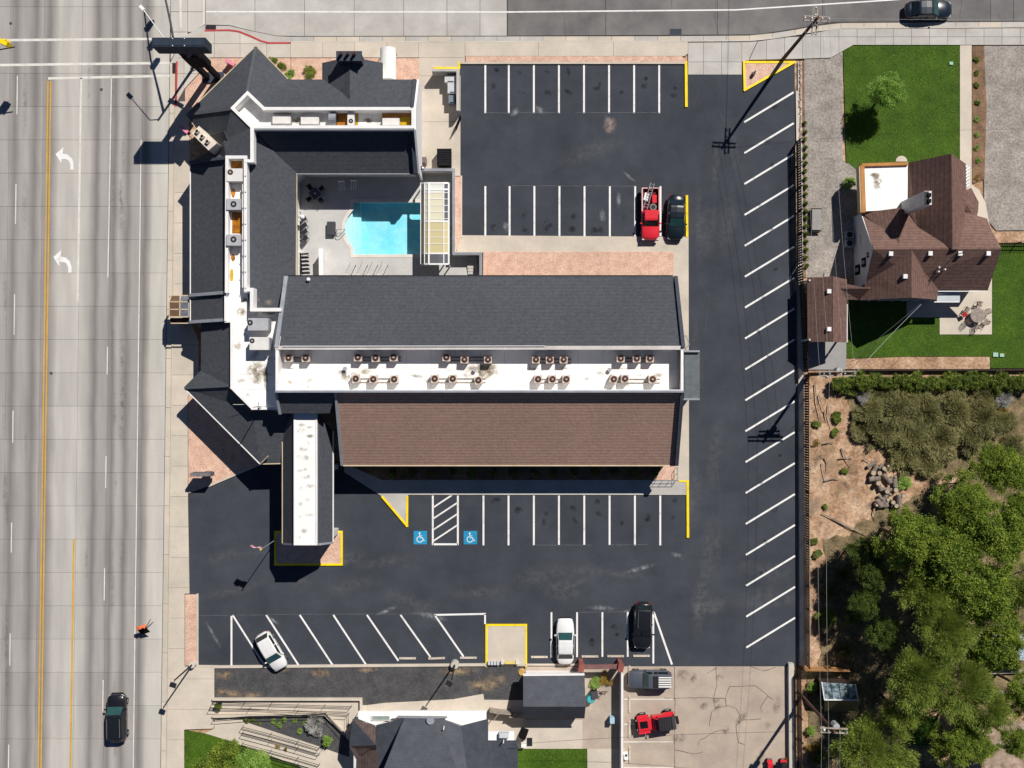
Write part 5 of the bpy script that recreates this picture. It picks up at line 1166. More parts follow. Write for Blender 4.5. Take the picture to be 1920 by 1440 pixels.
# utility poles and wires
def util_pole(u, v, h, label, armdirs, trans=False):
    b0 = at(u, v, 0); t = thing('utility_pole', label, 'utility pole', b0, 'wooden utility poles')
    MB().tube([b0 - Vector((0, 0, .3)), b0 + Vector((0, 0, h))], .2, 10, .13).build('pole', WOODP, t); T = []
    for z, dx, dy, ln in armdirs:
        d = Vector((dx, dy, 0)).normalized(); n_ = Vector((-d.y, d.x, 0)); c = b0 + Vector((0, 0, z))
        for off in (-.2, .2):
            A, B = c - d * ln / 2 + n_ * off, c + d * ln / 2 + n_ * off; arm_ = MB().bar(A, B, .12, .14).build('crossarm', WOODW, t)
        for k in (-.46, -.2, .2, .46): q = c + d * ln * k; MB().cyl(q + Vector((0, 0, .0)), .06, .22, 8).build('insulator', STEEL, t); T.append(q + Vector((0, 0, .22)))
    if trans:
        c = b0 + Vector((.35, .3, h - 1.6)); MB().cyl(c, .3, .95, 12).build('transformer', STEEL, t); MB().cyl(b0 + Vector((-.5, -.3, h - 2)), .18, .4, 10, .1).build('lamp_head', WHITE, t)
    return T
T1 = util_pole(1468, 111, 12.6, 'wooden utility pole leaning over the yellow triangle island', [(12.2, 1, -.05, 2.4), (11.6, .05, 1, 2.6)])
T2 = util_pole(1518, 702, 9.6, 'wooden utility pole behind the fence by the carport pad', [(9.2, 1, 0, 3.6), (8.4, 1, 0.02, 2.2)], True)
T3 = util_pole(1503, 1305, 11.4, 'wooden utility pole beside the glass roofed shed', [(11, 1, -.05, 2.6)], True)
def wire(pts_a, pts_b, sag, label, r=.011, m=None):
    a, b = Vector(pts_a), Vector(pts_b); P = [a + (b - a) * k / 14 - Vector((0, 0, sag * 4 * (k / 14) * (1 - k / 14))) for k in range(15)]
    return tag(MB().tube(P, r, 4).build('power_line', m or STEEL), label, 'wire', 'overhead wires')
WL_ = mat('wire_grey', rgb(170, 170, 170), coord='obj')
SIDE = ['outermost on the parking lot side', 'inner on the parking lot side', 'inner on the house side', 'outermost on the house side']
for k in range(4):
    wire(T1[k], T2[k], .9, 'overhead wire from street pole to carport pole, ' + SIDE[k], m=WL_)
    if k < 2: wire(T2[k], T3[k], .9, 'overhead wire from carport pole to shed pole, ' + SIDE[k], m=WL_)
for k, l in ((4, 'kerb side of'), (7, 'street side of')): wire(T1[k], T1[k] + Vector((0, 60, -1)), .6, f'overhead wire crossing the side street from {l} the corner pole arm', m=WL_)
wire(T1[3], at(2300, 26, 11), .8, 'overhead wire running along the side street from the corner pole', m=WL_)
wire(T2[3], at(1727, 571, 7), .35, 'service wire from the carport pole to the brown house', .022, WL_); wire(at(1602, 672, .4), at(1726, 570, 6.9), .0, 'twisted service cable from the flower bed to house gable', .03, WL_)
for k in range(3): wire(T3[k], T3[k] + Vector((.5, -60, 0)), .9, 'overhead wire running on past the shed pole, ' + SIDE[k], m=WL_)
wire(T3[1], at(960, 1396, 4.6), .8, 'service wire from the shed pole over the driveway to slate roof', .015, DARKM)
# road-work sign, monument sign, flag, small signs
t = thing('roadwork_sign', 'portable road sign back with orange flags on the highway shoulder', 'sign', at(268, 1182, 0)); c = at(269, 1181, 1.0)
Mx = Matrix.Rotation(R(32), 3, 'X'); MB().box((c.x, c.y, 1.1), (1.0, 1.0, .04), R(24), M=Mx).build('panel', BLACK, t)
for dx, dy in ((-.7, -.5), (.7, .6), (-.2, -.8), (.4, .9)): MB().tube([(c.x, c.y, .5), (c.x + dx, c.y + dy, .02)], .03, 5).build('leg', DARKM, t)
OR = mat('orange_flag', rgb(240, 130, 80), rgb(230, 110, 70), coord='obj')
for k in range(3): MB().box((c.x - .3 + .35 * k, c.y + .35 + .12 * k, 1.75 + .1 * k), (.38, .3, .05), R(30 * k), M=Matrix.Rotation(R(25 * (k - 1)), 3, 'Y')).build('flag', OR, t)
MB().tube([(c.x, c.y, .5), (c.x, c.y + .3, 1.8)], .03, 5).build('mast', STEEL, t)
t = thing('monument_sign', 'long grey monument sign beside the pink gravel corner', 'sign', at(380, 888, 0)); c = at(376, 890, 2.6)
MB().box((c.x, c.y, 1.9), (2.0, .36, 1.5)).build('board', mat('sign_grey', rgb(110, 108, 112), rgb(84, 80, 84), scale=3), t); MB().box((c.x + .2, c.y, .7), (.7, .3, 1.3)).build('post', DTRIM, t); MB().box((c.x, c.y, 2.67), (2.06, .3, .05)).build('cap', mat('sign_cap', rgb(128, 124, 126), rgb(96, 90, 92), scale=4), t)
t = thing('flagpole', 'slim white flagpole at the canopy island', 'flagpole', at(520, 1010, 0)); b0 = at(520, 1010, 0); MB().tube([b0, b0 + Vector((0, 0, 7.2))], .045, 6).build('pole', STEEL, t); MB().cyl(b0 + Vector((0, 0, 7.2)), .08, .12, 8).build('finial', YPAINT, t)
f = MB(); A0 = b0 + Vector((-.05, .0, 7.0)); nx, nz = 9, 5; V_ = []
for i in range(nx):
    for j in range(nz): V_.append(A0 + Vector((-.14 * i, .07 * math.sin(i * .9) + .03 * i, -.2 * j - .03 * i + .05 * math.sin(i * 1.3 + j))))
f.add(V_, [(i * nz + j, (i + 1) * nz + j, (i + 1) * nz + j + 1, i * nz + j + 1) for i in range(nx - 1) for j in range(nz - 1)])
tag(f.build('flag', mat('flag_cloth', rgb(226, 206, 214), rgb(176, 74, 100), scale=3, coord='obj', contrast=(.45, .55)), recalc=False), 'pink and white flag flying beside the entrance canopy', 'flag')
for (u, v, h, rz, c1, lab) in ((433, 119, .8, -30, rgb(214, 40, 96), 'small bright pink sign on the gravel at the corner'), (347, 244, 3.2, -40, rgb(120, 50, 150), 'purple hanging sign in shade by the pale chimney')):
    c = at(u, v, h); t = thing('neon_sign', lab, 'sign', (c.x, c.y, 0)); MB().box((c.x, c.y, h), (1.0, .3, .8), R(rz)).build('face', mat('sign_' + lab[:12].replace(' ', '_'), c1, tuple(min(1, x * 1.6 + .1) for x in c1), scale=4, coord='obj'), t); MB().box((c.x, c.y, h + .43), (1.06, .34, .06), R(rz)).build('frame', mat('sign_frame_pink', rgb(238, 150, 170), coord='obj'), t)
    MB().tube([(c.x - .3, c.y, 0), (c.x - .3, c.y, h)], .04, 6).build('post', STEEL, t)
# bay window box with glazed roof on the street front
t = thing('glazed_vestibule', 'glass roofed entry vestibule on the motel street front', 'vestibule', at(340, 580, 0))
vx = [317, 337, 354]; vy = [566, 580, 594]; hz_ = 3.6
BG = mat('bronze_glass', rgb(122, 92, 70), rgb(92, 74, 62), scale=2, rough=.1, spec=.6)
for i in range(2):
    for j in range(2): MB().prism(gp([(vx[i] + .8, vy[j] + .8), (vx[i + 1] - .8, vy[j] + .8), (vx[i + 1] - .8, vy[j + 1] - .8), (vx[i] + .8, vy[j + 1] - .8)], hz_), down=.03).build('roof_pane', BG if i == 0 else mat('pale_glass', rgb(120, 124, 136), rgb(84, 88, 98), scale=2, rough=.1, spec=.6), t)
for i in range(2): MB().prism(gp([(vx[i] + 3, 555, 3.2), (vx[i + 1], 555, 3.2), (vx[i + 1] - .8, 565, hz_), (vx[i] + .8, 565, hz_)]), down=.03).build('roof_pane', BG if i == 0 else MATS['pale_glass'], t)
for v in vy: MB().bar(at(vx[0], v, hz_ + .04), at(vx[2], v, hz_ + .04), .1, .1).build('glazing_bar', CREAM, t)
for u in vx: MB().bar(at(u, vy[0], hz_ + .04), at(u, vy[2], hz_ + .04), .1, .1).build('glazing_bar', CREAM, t)
for a, b in (((317, 566, 3.64), (321, 554, 3.2)), ((337, 566, 3.64), (338, 554, 3.2)), ((354, 566, 3.64), (354, 554, 3.2)), ((321, 554, 3.2), (354, 554, 3.2))): MB().bar(at(*a), at(*b), .1, .1).build('glazing_bar', CREAM, t)
MB().bar(at(320, 606, 3.3), at(354, 606, 3.3), .1, .1).build('glazing_bar', CREAM, t)
for u, v in ((319, 556), (319, 604), (352, 604)): q = at(u, v, 3.2); MB().box((q.x, q.y, 1.6), (.14, .14, 3.2)).build('post', TIMBER, t)
MB().prism(gp([(319, 596), (352, 596), (352, 604), (319, 604)], 3.0), down=2.9).build('timber_screen', TIMBER, t)
# barrel awning over the north side door
t = thing('barrel_awning', 'white barrel shaped awning over the north side path', 'awning', at(726, 120, 0)); mb = MB(); rings = []
for v in (89, 148):
    c = at(727, v, 2.6); rings.append([Vector((c.x + .8 * math.cos(math.pi * k / 10), c.y, 2.2 + .75 * math.sin(math.pi * k / 10))) for k in range(11)])
mb.loft(rings, cap=True); mb.build('canvas', mat('white_canvas', rgb(244, 243, 240), coord='obj'), t, smooth=False)
for v in (90, 146):
    for du in (-13.5, 13.5): q = at(727 + du, v, 2.2); MB().box((q.x, q.y, 1.1), (.07, .07, 2.2)).build('post', WHITE, t)
# bin store
bs_ = lowwall('bin_store_wall', [(814, 141.5), (860, 141.5), (860, 214)], 1.9, CONC2, 'pale block wall around the bin store by parking bays')
gt = thing('bin_store_gate', 'dark steel gate swung open at the bin store corner', 'gate', at(858, 226, 0)); MB().bar(at(854, 238, 1.5), at(863, 216, 1.5), .08, 1.4).build('leaf', BLACK, gt); q = at(863, 215, 0); MB().cyl(q, .07, 1.8, 8).build('post', STEEL, gt)
def bin_(u, v, wu, wv, h, m, label, rz=0):
    c = at(u, v, h); t = thing('dumpster', label, 'bin', (c.x, c.y, 0), 'bins'); MB().box((c.x, c.y, h / 2), (wu * S * .92, wv * S * .92, h * .96), rz, taper=1.06).build('body', m, t)
    l_ = MB().box((c.x, c.y, h + .03), (wu * S, wv * S, .08), rz).build('lid', m, t); MB().box((c.x, c.y - wv * S * .4, h + .1), (wu * S * .5, .06, .05), rz).build('lid_handle', DARKM, l_); return c, t
GB = mat('pale_bin', rgb(206, 208, 210), rgb(186, 188, 192), coord='obj'); BB = mat('slate_bin', rgb(120, 132, 144), coord='obj')
bin_(845, 148, 22, 13, 1.3, GB, 'pale lidded dumpster against the bin store back wall'); bin_(848, 165, 17, 20, 1.3, GB, 'pale dumpster in the middle of the bin store'); bin_(847, 186, 12, 16, 1.1, BB, 'slate grey wheeled bin at the open bin store end')
c, t = bin_(833, 295, 27, 32, 1.3, BLACK, 'black ribbed dumpster standing alone near the courtyard wall')
for k in range(9): MB().box((c.x, c.y - .75 + k * .19, 1.38), (1.3, .05, .06)).build('lid_rib', DARKM, t)
bin_(794, 301, 11, 13, .9, mat('taupe_bin', rgb(120, 104, 102), coord='obj'), 'taupe cabinet against the white gable wall')
gl2 = thing('wall_lamp', 'white globe lamp on black bracket above the courtyard gate', 'lamp', at(793, 315, 2.4)); q = at(793, 315, 2.6); MB().cyl(q, .14, .2, 10, .08).build('globe', WHITE, gl2); MB().box(q - Vector((.2, 0, .1)), (.5, .4, .12)).build('bracket', BLACK, gl2)
# wheel stops
ws = thing('wheel_stop', '', 'wheel stop', (0, 0, 0), 'concrete wheel stops'); MB().box((0, 0, .07), (1.75, .2, .14), taper=.96).build('block', CONC3, ws); [MB().cyl((x, 0, .14), .04, .01, 8).build('bolt', DARKM, ws) for x in (-.6, .6)]
for i, (u, v, rz, l) in enumerate(((764, 1234, 0, 'first wheel stop in angled bays, counted from the street side'), (818.5, 1234, 2, 'chipped second wheel stop in the angled bays'), (878, 1233, 0, 'wheel stop in the angled bay touching the yellow pad side'), (1011, 1231.5, 0, 'wheel stop between yellow pad and white sedan'), (1106, 1230.5, 0, 'wheel stop in the bay next to the white sedan'),
        (1154, 1230, 0, 'wheel stop in the empty bay next to the black car bay'), (1202.5, 1229.5, 0, 'wheel stop in front of the glossy black car'), (1180, 1264, 90, 'wheel stop in front of the grey boxy car'), (1180, 1320, 90, 'wheel stop in the empty bay between grey car and red off-roader'), (1180, 1367, 90, 'wheel stop in front of the red off-roader'), (1180.5, 1415, 90, 'wheel stop in the bay beyond the red off-roader'), (1060, 1235, 0, 'wheel stop under the rear of the white sedan'))):
    place(ws if i == 0 else copy_tree(ws), at(u, v, .0), R(rz), label='concrete ' + l)
# pad oddments
t = thing('pallet_stack', 'low row of grey crates on the yellow edged pad', 'crate', at(926, 1243, .1)); 
for k in range(4): q = at(917 + k * 5.6, 1243, .3); MB().box((q.x, q.y, .3), (.27, .36, .4), taper=.9).build('crate', GB, t)
t = thing('scooter_rack', 'yellow topped steel rack on the yellow edged pad', 'rack', at(954, 1243, .1)); q = at(956, 1242.5, .5); MB().box((q.x, q.y, .5), (1.1, .28, .06)).build('top', mat('pale_yellow', rgb(232, 208, 120), coord='obj'), t)
for dx in (-.75, .75): MB().box((q.x + dx, q.y, .35), (.3, .3, .5)).build('end_block', UNITM, t)
# handrail at the south-east steps
def railing(pts, label, h=1.0, name='handrail', m=None, z=.1, posts=12):
    t = thing(name, label, 'handrail', at(*pts[0], z)); m = m or DARKM
    for zz in (h, h * .55): MB().tube([at(*p, z) + Vector((0, 0, zz)) for p in pts], .03, 5).build('rail', m, t)
    for a, b in zip(pts, pts[1:]):
        n_ = max(1, int(math.hypot(b[0] - a[0], b[1] - a[1]) / posts))
        for k in range(n_ + 1): q = at(a[0] + (b[0] - a[0]) * k / n_, a[1] + (b[1] - a[1]) * k / n_, z); MB().tube([q, q + Vector((0, 0, h))], .025, 5).build('post', m, t)
    return t
railing([(1218, 900), (1268, 900), (1268, 876)], 'grey steel handrail at the corner of the south walkway', m=GREYTRIM); railing([(1284, 630), (1290, 648)], 'short steel handrail under the east porch', m=STEEL)
# ================================================================== vegetation
def leaf_mesh(name, n, R3, clumps, size, m, seed, shell=.55, flat=.0, blade=False, full=False):
    """crown mesh of many small leaf faces gathered in clumps through an uneven ellipsoid"""
    g = np.random.default_rng(seed); rx, ry, rz = R3
    nl = max(7, clumps // 9); R_ = np.array([rx, ry, rz])
    ld = g.normal(size=(nl, 3)); ld /= np.linalg.norm(ld, axis=1)[:, None]; ld[:, 2] = np.abs(ld[:, 2]) * .95 - .2 * (g.random(nl) < .3)
    LC = ld * g.uniform(shell * .75, .78, nl)[:, None]; lr = g.uniform(.2, .42, nl)             # lobes: main boughs, with gaps between
    if full: LC *= .72; lr = g.uniform(.4, .56, nl)
    elif not blade or rx > 2: LC *= .9; lr = g.uniform(.28, .48, nl)
    else: LC *= 1.05; lr = g.uniform(.22, .36, nl)
    which = g.integers(0, nl, clumps); d = g.normal(size=(clumps, 3)) + ld[which] * .6; d /= np.linalg.norm(d, axis=1)[:, None]
    C = (LC[which] + d * (lr[which] * g.uniform(.6, 1.0, clumps))[:, None]) * R_
    cs = g.uniform(.08, .17, clumps) * max(rx, ry) * (1.3 if full else 1)
    idx = g.integers(0, clumps, n)
    P = C[idx] + g.normal(size=(n, 3)) * cs[idx][:, None] * np.array([.55, .55, .45])
    a = g.normal(size=(n, 3)); a /= np.linalg.norm(a, axis=1)[:, None]
    up = np.array([0, 0, 1.0]); b = np.cross(a, g.normal(size=(n, 3))); b /= np.linalg.norm(b, axis=1)[:, None]
    if blade: a = a * .3 + up * .2 + P / (np.linalg.norm(P, axis=1)[:, None] + .1) ; a /= np.linalg.norm(a, axis=1)[:, None]
    s = size * g.uniform(.6, 1.4, n)[:, None]
    w = .3 if blade else .55
    V = np.stack([P - a * s * .5, P + b * s * w * .5, P + a * s * .6, P - b * s * w * .5], 1).reshape(-1, 3)
    me = bpy.data.meshes.new(name); me.vertices.add(len(V)); me.vertices.foreach_set('co', V.ravel().astype(np.float32))
    me.loops.add(len(V)); me.loops.foreach_set('vertex_index', np.arange(len(V))); me.polygons.add(n); me.polygons.foreach_set('loop_start', np.arange(0, len(V), 4)); me.update(calc_edges=True)
    me.materials.append(m); return me
def limb_mesh(name, h, r, spread, seed, nl=6):
    g = random.Random(seed); mb = MB()
    mb.tube([(0, 0, -.1), (g.uniform(-.1, .1), g.uniform(-.1, .1), h * .35), (g.uniform(-.2, .2), g.uniform(-.2, .2), h * .65)], r, 8, r * .6)
    for k in range(nl):
        a = 2 * math.pi * k / nl + g.uniform(-.4, .4); z0 = h * g.uniform(.3, .62); e = spread * g.uniform(.5, .85)
        mb.tube([(0, 0, z0), (e * .5 * math.cos(a), e * .5 * math.sin(a), z0 + h * .16), (e * math.cos(a + .2), e * math.sin(a + .2), z0 + h * g.uniform(.22, .36))], r * .42, 6, r * .12)
    vs = np.array([tuple(v) for v in mb.v]); me = bpy.data.meshes.new(name); me.from_pydata(vs.tolist(), [], mb.f); me.materials.append(BARK); return me
CROWN = {}
def crown(kind, var):
    if (kind, var) not in CROWN:
        m, n, cl, sz, sh, bl = {'green': (LEAFG, 30000, 220, .15, .5, False), 'olive': (LEAFO, 32000, 240, .17, .5, True), 'bright': (LEAFB, 26000, 200, .17, .35, False), 'dark': (LEAFD, 18000, 160, .16, .45, False),
                                'scrub': (LEAFS, 14000, 190, .15, .2, True), 'hedge': (LEAFH, 6000, 60, .16, .4, False), 'grey': (LEAFGREY, 7000, 50, .18, .3, True), 'dry': (LEAFY, 3500, 36, .14, .3, True), 'shrub': (LEAFB, 4000, 40, .13, .3, False), 'clipped': (LEAFO, 7000, 60, .12, .4, False)}[kind]
        tree_ = kind in ('green', 'olive', 'bright', 'dark')
        CROWN[kind, var] = leaf_mesh(kind + '_crown', n, (3, 3, 2.6) if tree_ else (1, 1, .8), cl, sz if tree_ else sz * .75, m, hash((kind, var)) % 1000 + 17 * var if False else (len(kind) * 31 + var * 7 + 3), sh, blade=bl, full=kind in ('bright', 'hedge', 'shrub', 'clipped', 'grey', 'dry'))
    return CROWN[kind, var]
LIMB = {}
def tree(name, label, u, v, h, rpx, kind, var=0, group=None, hs=1.0):
    """h: height of the middle of the crown"""
    c = at(u, v, h); r = rpx * S * (1 - h / CAMH); t = thing(name, label, 'tree', (c.x, c.y, 0), group)
    if var not in LIMB: LIMB[var] = limb_mesh('limbs', 6, .2, 2.4, var + 5)
    a = bpy.data.objects.new('trunk', LIMB[var]); COL.objects.link(a); a.parent = t; a.scale = (r / 3, r / 3, (h + .2) / 5.6)
    b = bpy.data.objects.new('crown', crown(kind, var)); COL.objects.link(b); b.parent = t; b.location = (0, 0, h); b.scale = (r / 3, r / 3, r / 3 * hs); b.rotation_euler = (0, 0, random.uniform(0, 6.28))
    return t
def bush(name, label, u, v, rpx, kind, var=0, hs=1.0, group=None, cat='bush', z=0.0, sy=1.0, rz=None):
    r = rpx * S; c = at(u, v, z + r * .6); t = thing(name, label, cat, (c.x, c.y, z), group)
    b = bpy.data.objects.new('foliage', crown(kind, var)); COL.objects.link(b); b.parent = t; b.location = (0, 0, r * .45 * hs); b.scale = (r, r * sy, r * hs); b.rotation_euler = (0, 0, random.uniform(0, 6.28) if rz is None else rz)
    st_ = MB().tube([(0, 0, -.05), (0, 0, r * .5 * hs)], .05, 5).build('stem', BARK) ; st_.parent = t; st_.location = (0, 0, 0)
    return t
tree('lawn_tree', 'small round bright green tree standing on the front lawn', 1664, 174, 3.0, 37, 'bright', 0, hs=1.25)
tree('street_tree', 'bushy green tree at the corner lawn by the sidewalk', 412, 1452, 3.6, 62, 'green', 1)
tree('street_tree', 'second bushy green tree on the corner lawn behind the ramp', 478, 1440, 3.0, 38, 'bright', 1)
FOREST = [(1875, 880, 58, 'green', 6), (1800, 950, 62, 'green', 7), (1700, 1010, 62, 'green', 7), (1775, 1050, 74, 'green', 8), (1868, 1000, 72, 'green', 8), (1735, 1110, 62, 'olive', 7), (1845, 1110, 78, 'green', 8),
          (1640, 1070, 40, 'dark', 5), (1770, 1180, 66, 'olive', 8), (1720, 1270, 68, 'olive', 8), (1800, 1290, 66, 'olive', 7.5), (1870, 1200, 60, 'green', 7), (1850, 1330, 52, 'olive', 7), (1640, 1412, 76, 'olive', 5), (1790, 1390, 50, 'green', 5), (1915, 960, 50, 'green', 7), (1920, 1090, 55, 'olive', 8), (1660, 1190, 38, 'dark', 5), (1620, 1130, 34, 'dark', 4.5), (1930, 1300, 50, 'green', 7), (1690, 1335, 46, 'olive', 6), (1905, 1392, 36, 'green', 5.5), (1618, 1035, 32, 'dark', 4.5), (1835, 1395, 34, 'green', 5)]
GL = {0: 'leafy green tree standing apart between scrub thicket and grove', 2: 'leafy green tree on the grove corner facing the log heap', 11: 'leafy green tree overhanging the pale blue roofed outbuilding', 13: 'olive tree with spreading crown just beyond the glass roofed shed', 14: 'green tree beside the small shaded grass patch under the grove', 9: 'olive tree reaching towards the glass roofed shed from the grove', 12: 'olive tree beside the planks and pale rock patch', 7: 'dark shaded tree closest to the fallen long branch', 18: 'dark shaded low tree nearest the board fence'}
for i, (u, v, r, k, h) in enumerate(FOREST):
    tree('grove_tree', GL.get(i) or {'green': 'leafy green tree crowded into the wild grove beyond the fence', 'olive': 'olive green willow like tree in the wild grove beyond the fence', 'dark': 'dark shaded tree at the grove edge nearest the fence'}[k], u, v, h, r, k, i % 3, 'grove trees beyond the fence', hs=.95)
for i, (u, v, r) in enumerate(((1640, 770, 34), (1690, 775, 40), (1745, 780, 42), (1800, 775, 42), (1850, 790, 38), (1620, 805, 22), (1665, 812, 36), (1715, 825, 42), (1770, 825, 42), (1825, 820, 34), (1700, 860, 32), (1745, 872, 30), (1885, 790, 30), (1905, 840, 26), (1720, 745, 26), (1790, 742, 26), (1850, 745, 26), (1650, 745, 20))):
    bush('scrub_bush', 'brown green dry scrub bush in the thicket behind the flower bed', u, v, r * 1.12, 'scrub', i % 3, .5, 'dry scrub thicket')
for i, u in enumerate(range(1572, 1935, 21)):
    bush('hedge_shrub', 'dark green shrub in the hedge row along the flower bed wall', u, 717 + random.uniform(-3, 3), 20 + random.uniform(-2, 4), 'hedge', i % 2, 1.1, 'hedge along the flower bed')
for i, (u, v, r, k) in enumerate(((1600, 728, 18, 'hedge'), (1882, 772, 14, 'dry'), (1570, 785, 12, 'hedge'), (1533, 795, 10, 'hedge'), (1565, 812, 9, 'hedge'), (1548, 950, 7, 'hedge'), (1583, 882, 8, 'hedge'), (1527, 1015, 10, 'hedge'), (1532, 1040, 10, 'hedge'), (1700, 905, 18, 'shrub'), (1770, 760, 18, 'grey'), (1890, 745, 22, 'grey'), (1620, 745, 16, 'grey'), (1910, 880, 20, 'grey'), (1530, 830, 9, 'dry'), (1585, 1080, 22, 'scrub'), (1560, 1110, 18, 'scrub'), (1590, 1220, 20, 'scrub'), (1555, 1160, 22, 'hedge'), (1600, 1150, 26, 'hedge'))):
    bush('wild_shrub', {'hedge': 'low green weed clump on the bare red soil', 'dry': 'dry yellow weed clump in the wild lot', 'shrub': 'bright green shrub beside the log heap', 'grey': 'bare grey brush patch in the wild lot', 'scrub': 'brown scrub patch in the grove shade'}[k], u, v, r, k, i % 2, .6, 'wild lot shrubs')
for i, v in enumerate(np.arange(232, 512, 14.8)):
    bush('cypress_shrub', 'small clipped evergreen in the row along the gravel drive', 1509 + (v - 232) * .012, v, 5.4, 'clipped', 0, 1.5, 'evergreen row along the drive')
for i, (u, v, k) in enumerate(((1831, 110, 'hedge'), (1832, 136, 'hedge'), (1832, 160, 'hedge'), (1834, 192, 'hedge'), (1833, 222, 'shrub'), (1832, 252, 'shrub'), (1833, 276, 'shrub'), (1836, 300, 'shrub'), (1834, 332, 'dry'))):
    bush('border_plant', {'hedge': 'dark spiky plant in the soil strip by the front walk', 'shrub': 'pale flowering plant in the soil strip by the front walk', 'dry': 'dry plant ending the soil strip by the front walk'}[k], u, v, 6.5, k, i % 2, .7, 'front walk border plants', 'plant')
bush('house_shrub', 'broad leafed green shrub against the white house wall', 1594, 342, 15, 'shrub', 1, 1.3)
bush('corner_shrub', 'rounded olive green shrub by the diagonal motel eave', 580, 134, 15, 'clipped', 1, 1.0, sy=.9); bush('corner_shrub', 'clipped olive shrub touching the diagonal eave tip', 512, 112, 9, 'clipped', 0, 1.0); bush('corner_shrub', 'clipped olive shrub in the middle below the diagonal eave', 527, 124, 10, 'clipped', 1, 1.0); bush('corner_shrub', 'clipped bright shrub lowest along the diagonal eave', 546, 138, 11, 'shrub', 0, 1.0)
for i, v in enumerate((343, 354, 376, 396, 415, 434, 470)): bush('bed_plant', 'tiny dry plant in the pink strip by the pool wall', 856 + 3 * (i % 2), v, 2.8, 'dry', i % 2, .8, 'pool wall bed plants', 'plant')
for i, (u, v, r, k) in enumerate(((462, 1350, 6, 'hedge'), (475, 1351, 5, 'hedge'), (487, 1356, 4.5, 'hedge'), (512, 1352, 7, 'shrub'), (534, 1349, 6, 'shrub'), (553, 1352, 6, 'shrub'), (524, 1361, 7, 'shrub'), (572, 1356, 8, 'shrub'), (563, 1370, 7, 'shrub'))):
    bush('bed_shrub', {'hedge': 'dark round shrub in the black gravel bed by ramps', 'shrub': 'yellow green round shrub in the black gravel bed by ramps'}[k], u, v, r, k, i % 2, .9, 'ramp bed shrubs')
bush('grey_brush', 'large grey leafed brush in the black gravel bed', 590, 1362, 27, 'grey', 0, .6, sy=.75); bush('ramp_tree', 'small dense green tree where the ramps turn', 614, 1390, 13, 'shrub', 1, 1.6)
for i, (u, v) in enumerate(((405, 1346), (420, 1346), (436, 1346), (450, 1347), (520, 1402), (535, 1405))): bush('dry_grass_tuft', 'tuft of dry yellow grass beside the ramp wall', u, v, 6, 'dry', i % 2, .5, 'dry grass tufts', 'grass')
bush('yard_weed', 'tall dry weeds in the yard corner behind the shed', 1140, 1272, 18, 'dry', 0, .6); bush('yard_weed', 'green weeds against the red gate beam', 1118, 1278, 14, 'shrub', 0, .6)
for i, (u, v, r, k) in enumerate(((1520, 1290, 13, 'shrub'), (1520, 1372, 12, 'shrub'), (1525, 1400, 15, 'dry'), (1536, 1420, 18, 'hedge'), (1470, 1425, 9, 'dry'))): bush('fence_shrub', {'shrub': 'light green shrub at the shed pole fence', 'dry': 'yellowing shrub at the driveway fence foot', 'hedge': 'dark green shrub behind the driveway fence'}[k], u, v, r, k, i % 2, 1.0, 'driveway fence shrubs')
for i in range(14): bush('shade_plant', 'dark evergreen shrub in shade below the brown roof eave', 735 + i * 38, 886, 9, 'hedge', i % 2, .7, 'shrubs under the brown eave')
# logs, branches, rocks on the bare lot
LOGM = mat('log_bark', rgb(150, 138, 126), rgb(108, 98, 90), scale=3, coord='obj'); LOGE = mat('log_end', rgb(186, 170, 150), rgb(160, 144, 124), scale=4, coord='obj')
g = random.Random(5)
for i in range(36):
    if i < 16: u, v = 1638 + g.uniform(-3, 42), 868 + g.uniform(0, 40)
    else: u, v = 1645 + g.uniform(-6, 48), 912 + g.uniform(0, 38)
    r = g.uniform(.15, .3); ln = g.uniform(.5, 1.2); rz = g.uniform(0, 3.14); up_ = g.random() < .5; c = at(u, v, r)
    t = thing('log', 'sawn grey log in the heap on the bare red soil', 'log', (c.x, c.y, 0), 'heap of sawn logs')
    d = Vector((0, 0, ln * .3)) if up_ else Vector((math.cos(rz), math.sin(rz), .05)) * ln / 2; m0 = Vector((c.x, c.y, ln * .3 if up_ else r))
    MB().tube([m0 - d, m0 + d], r, 10, r * .92).build('bark', LOGM, t); dn = d.normalized(); MB().tube([m0 + d - dn * .01, m0 + d + dn * .015], r * .86, 10).build('cut_end', LOGE, t)
BR = mat('dead_wood', rgb(170, 156, 140), rgb(120, 108, 96), scale=3, coord='obj')
for i, (u0, v0, u1, v1) in enumerate(((1541, 963, 1622, 1002), (1560, 972, 1628, 1004), (1528, 720, 1540, 790), (1553, 760, 1560, 802), (1546, 770, 1552, 790), (1543, 832, 1565, 830), (1572, 860, 1600, 858), (1578, 840, 1596, 874), (1546, 902, 1576, 898), (1541, 868, 1549, 900), (1640, 950, 1642, 975), (1800, 840, 1880, 775), (1880, 1100, 1915, 1068), (1535, 740, 1545, 770), (1546, 858, 1552, 880), (1618, 862, 1632, 866))):
    a, b = at(u0, v0, .1), at(u1, v1, .18); md = (a + b) / 2 + Vector((g.uniform(-.2, .2), g.uniform(-.2, .2), .05))
    tag(MB().tube([a, md, b], g.uniform(.05, .1), 6, .03).build('fallen_branch', BR), 'pale fallen branch on the bare red soil beyond the fence', 'branch', 'fallen branches')
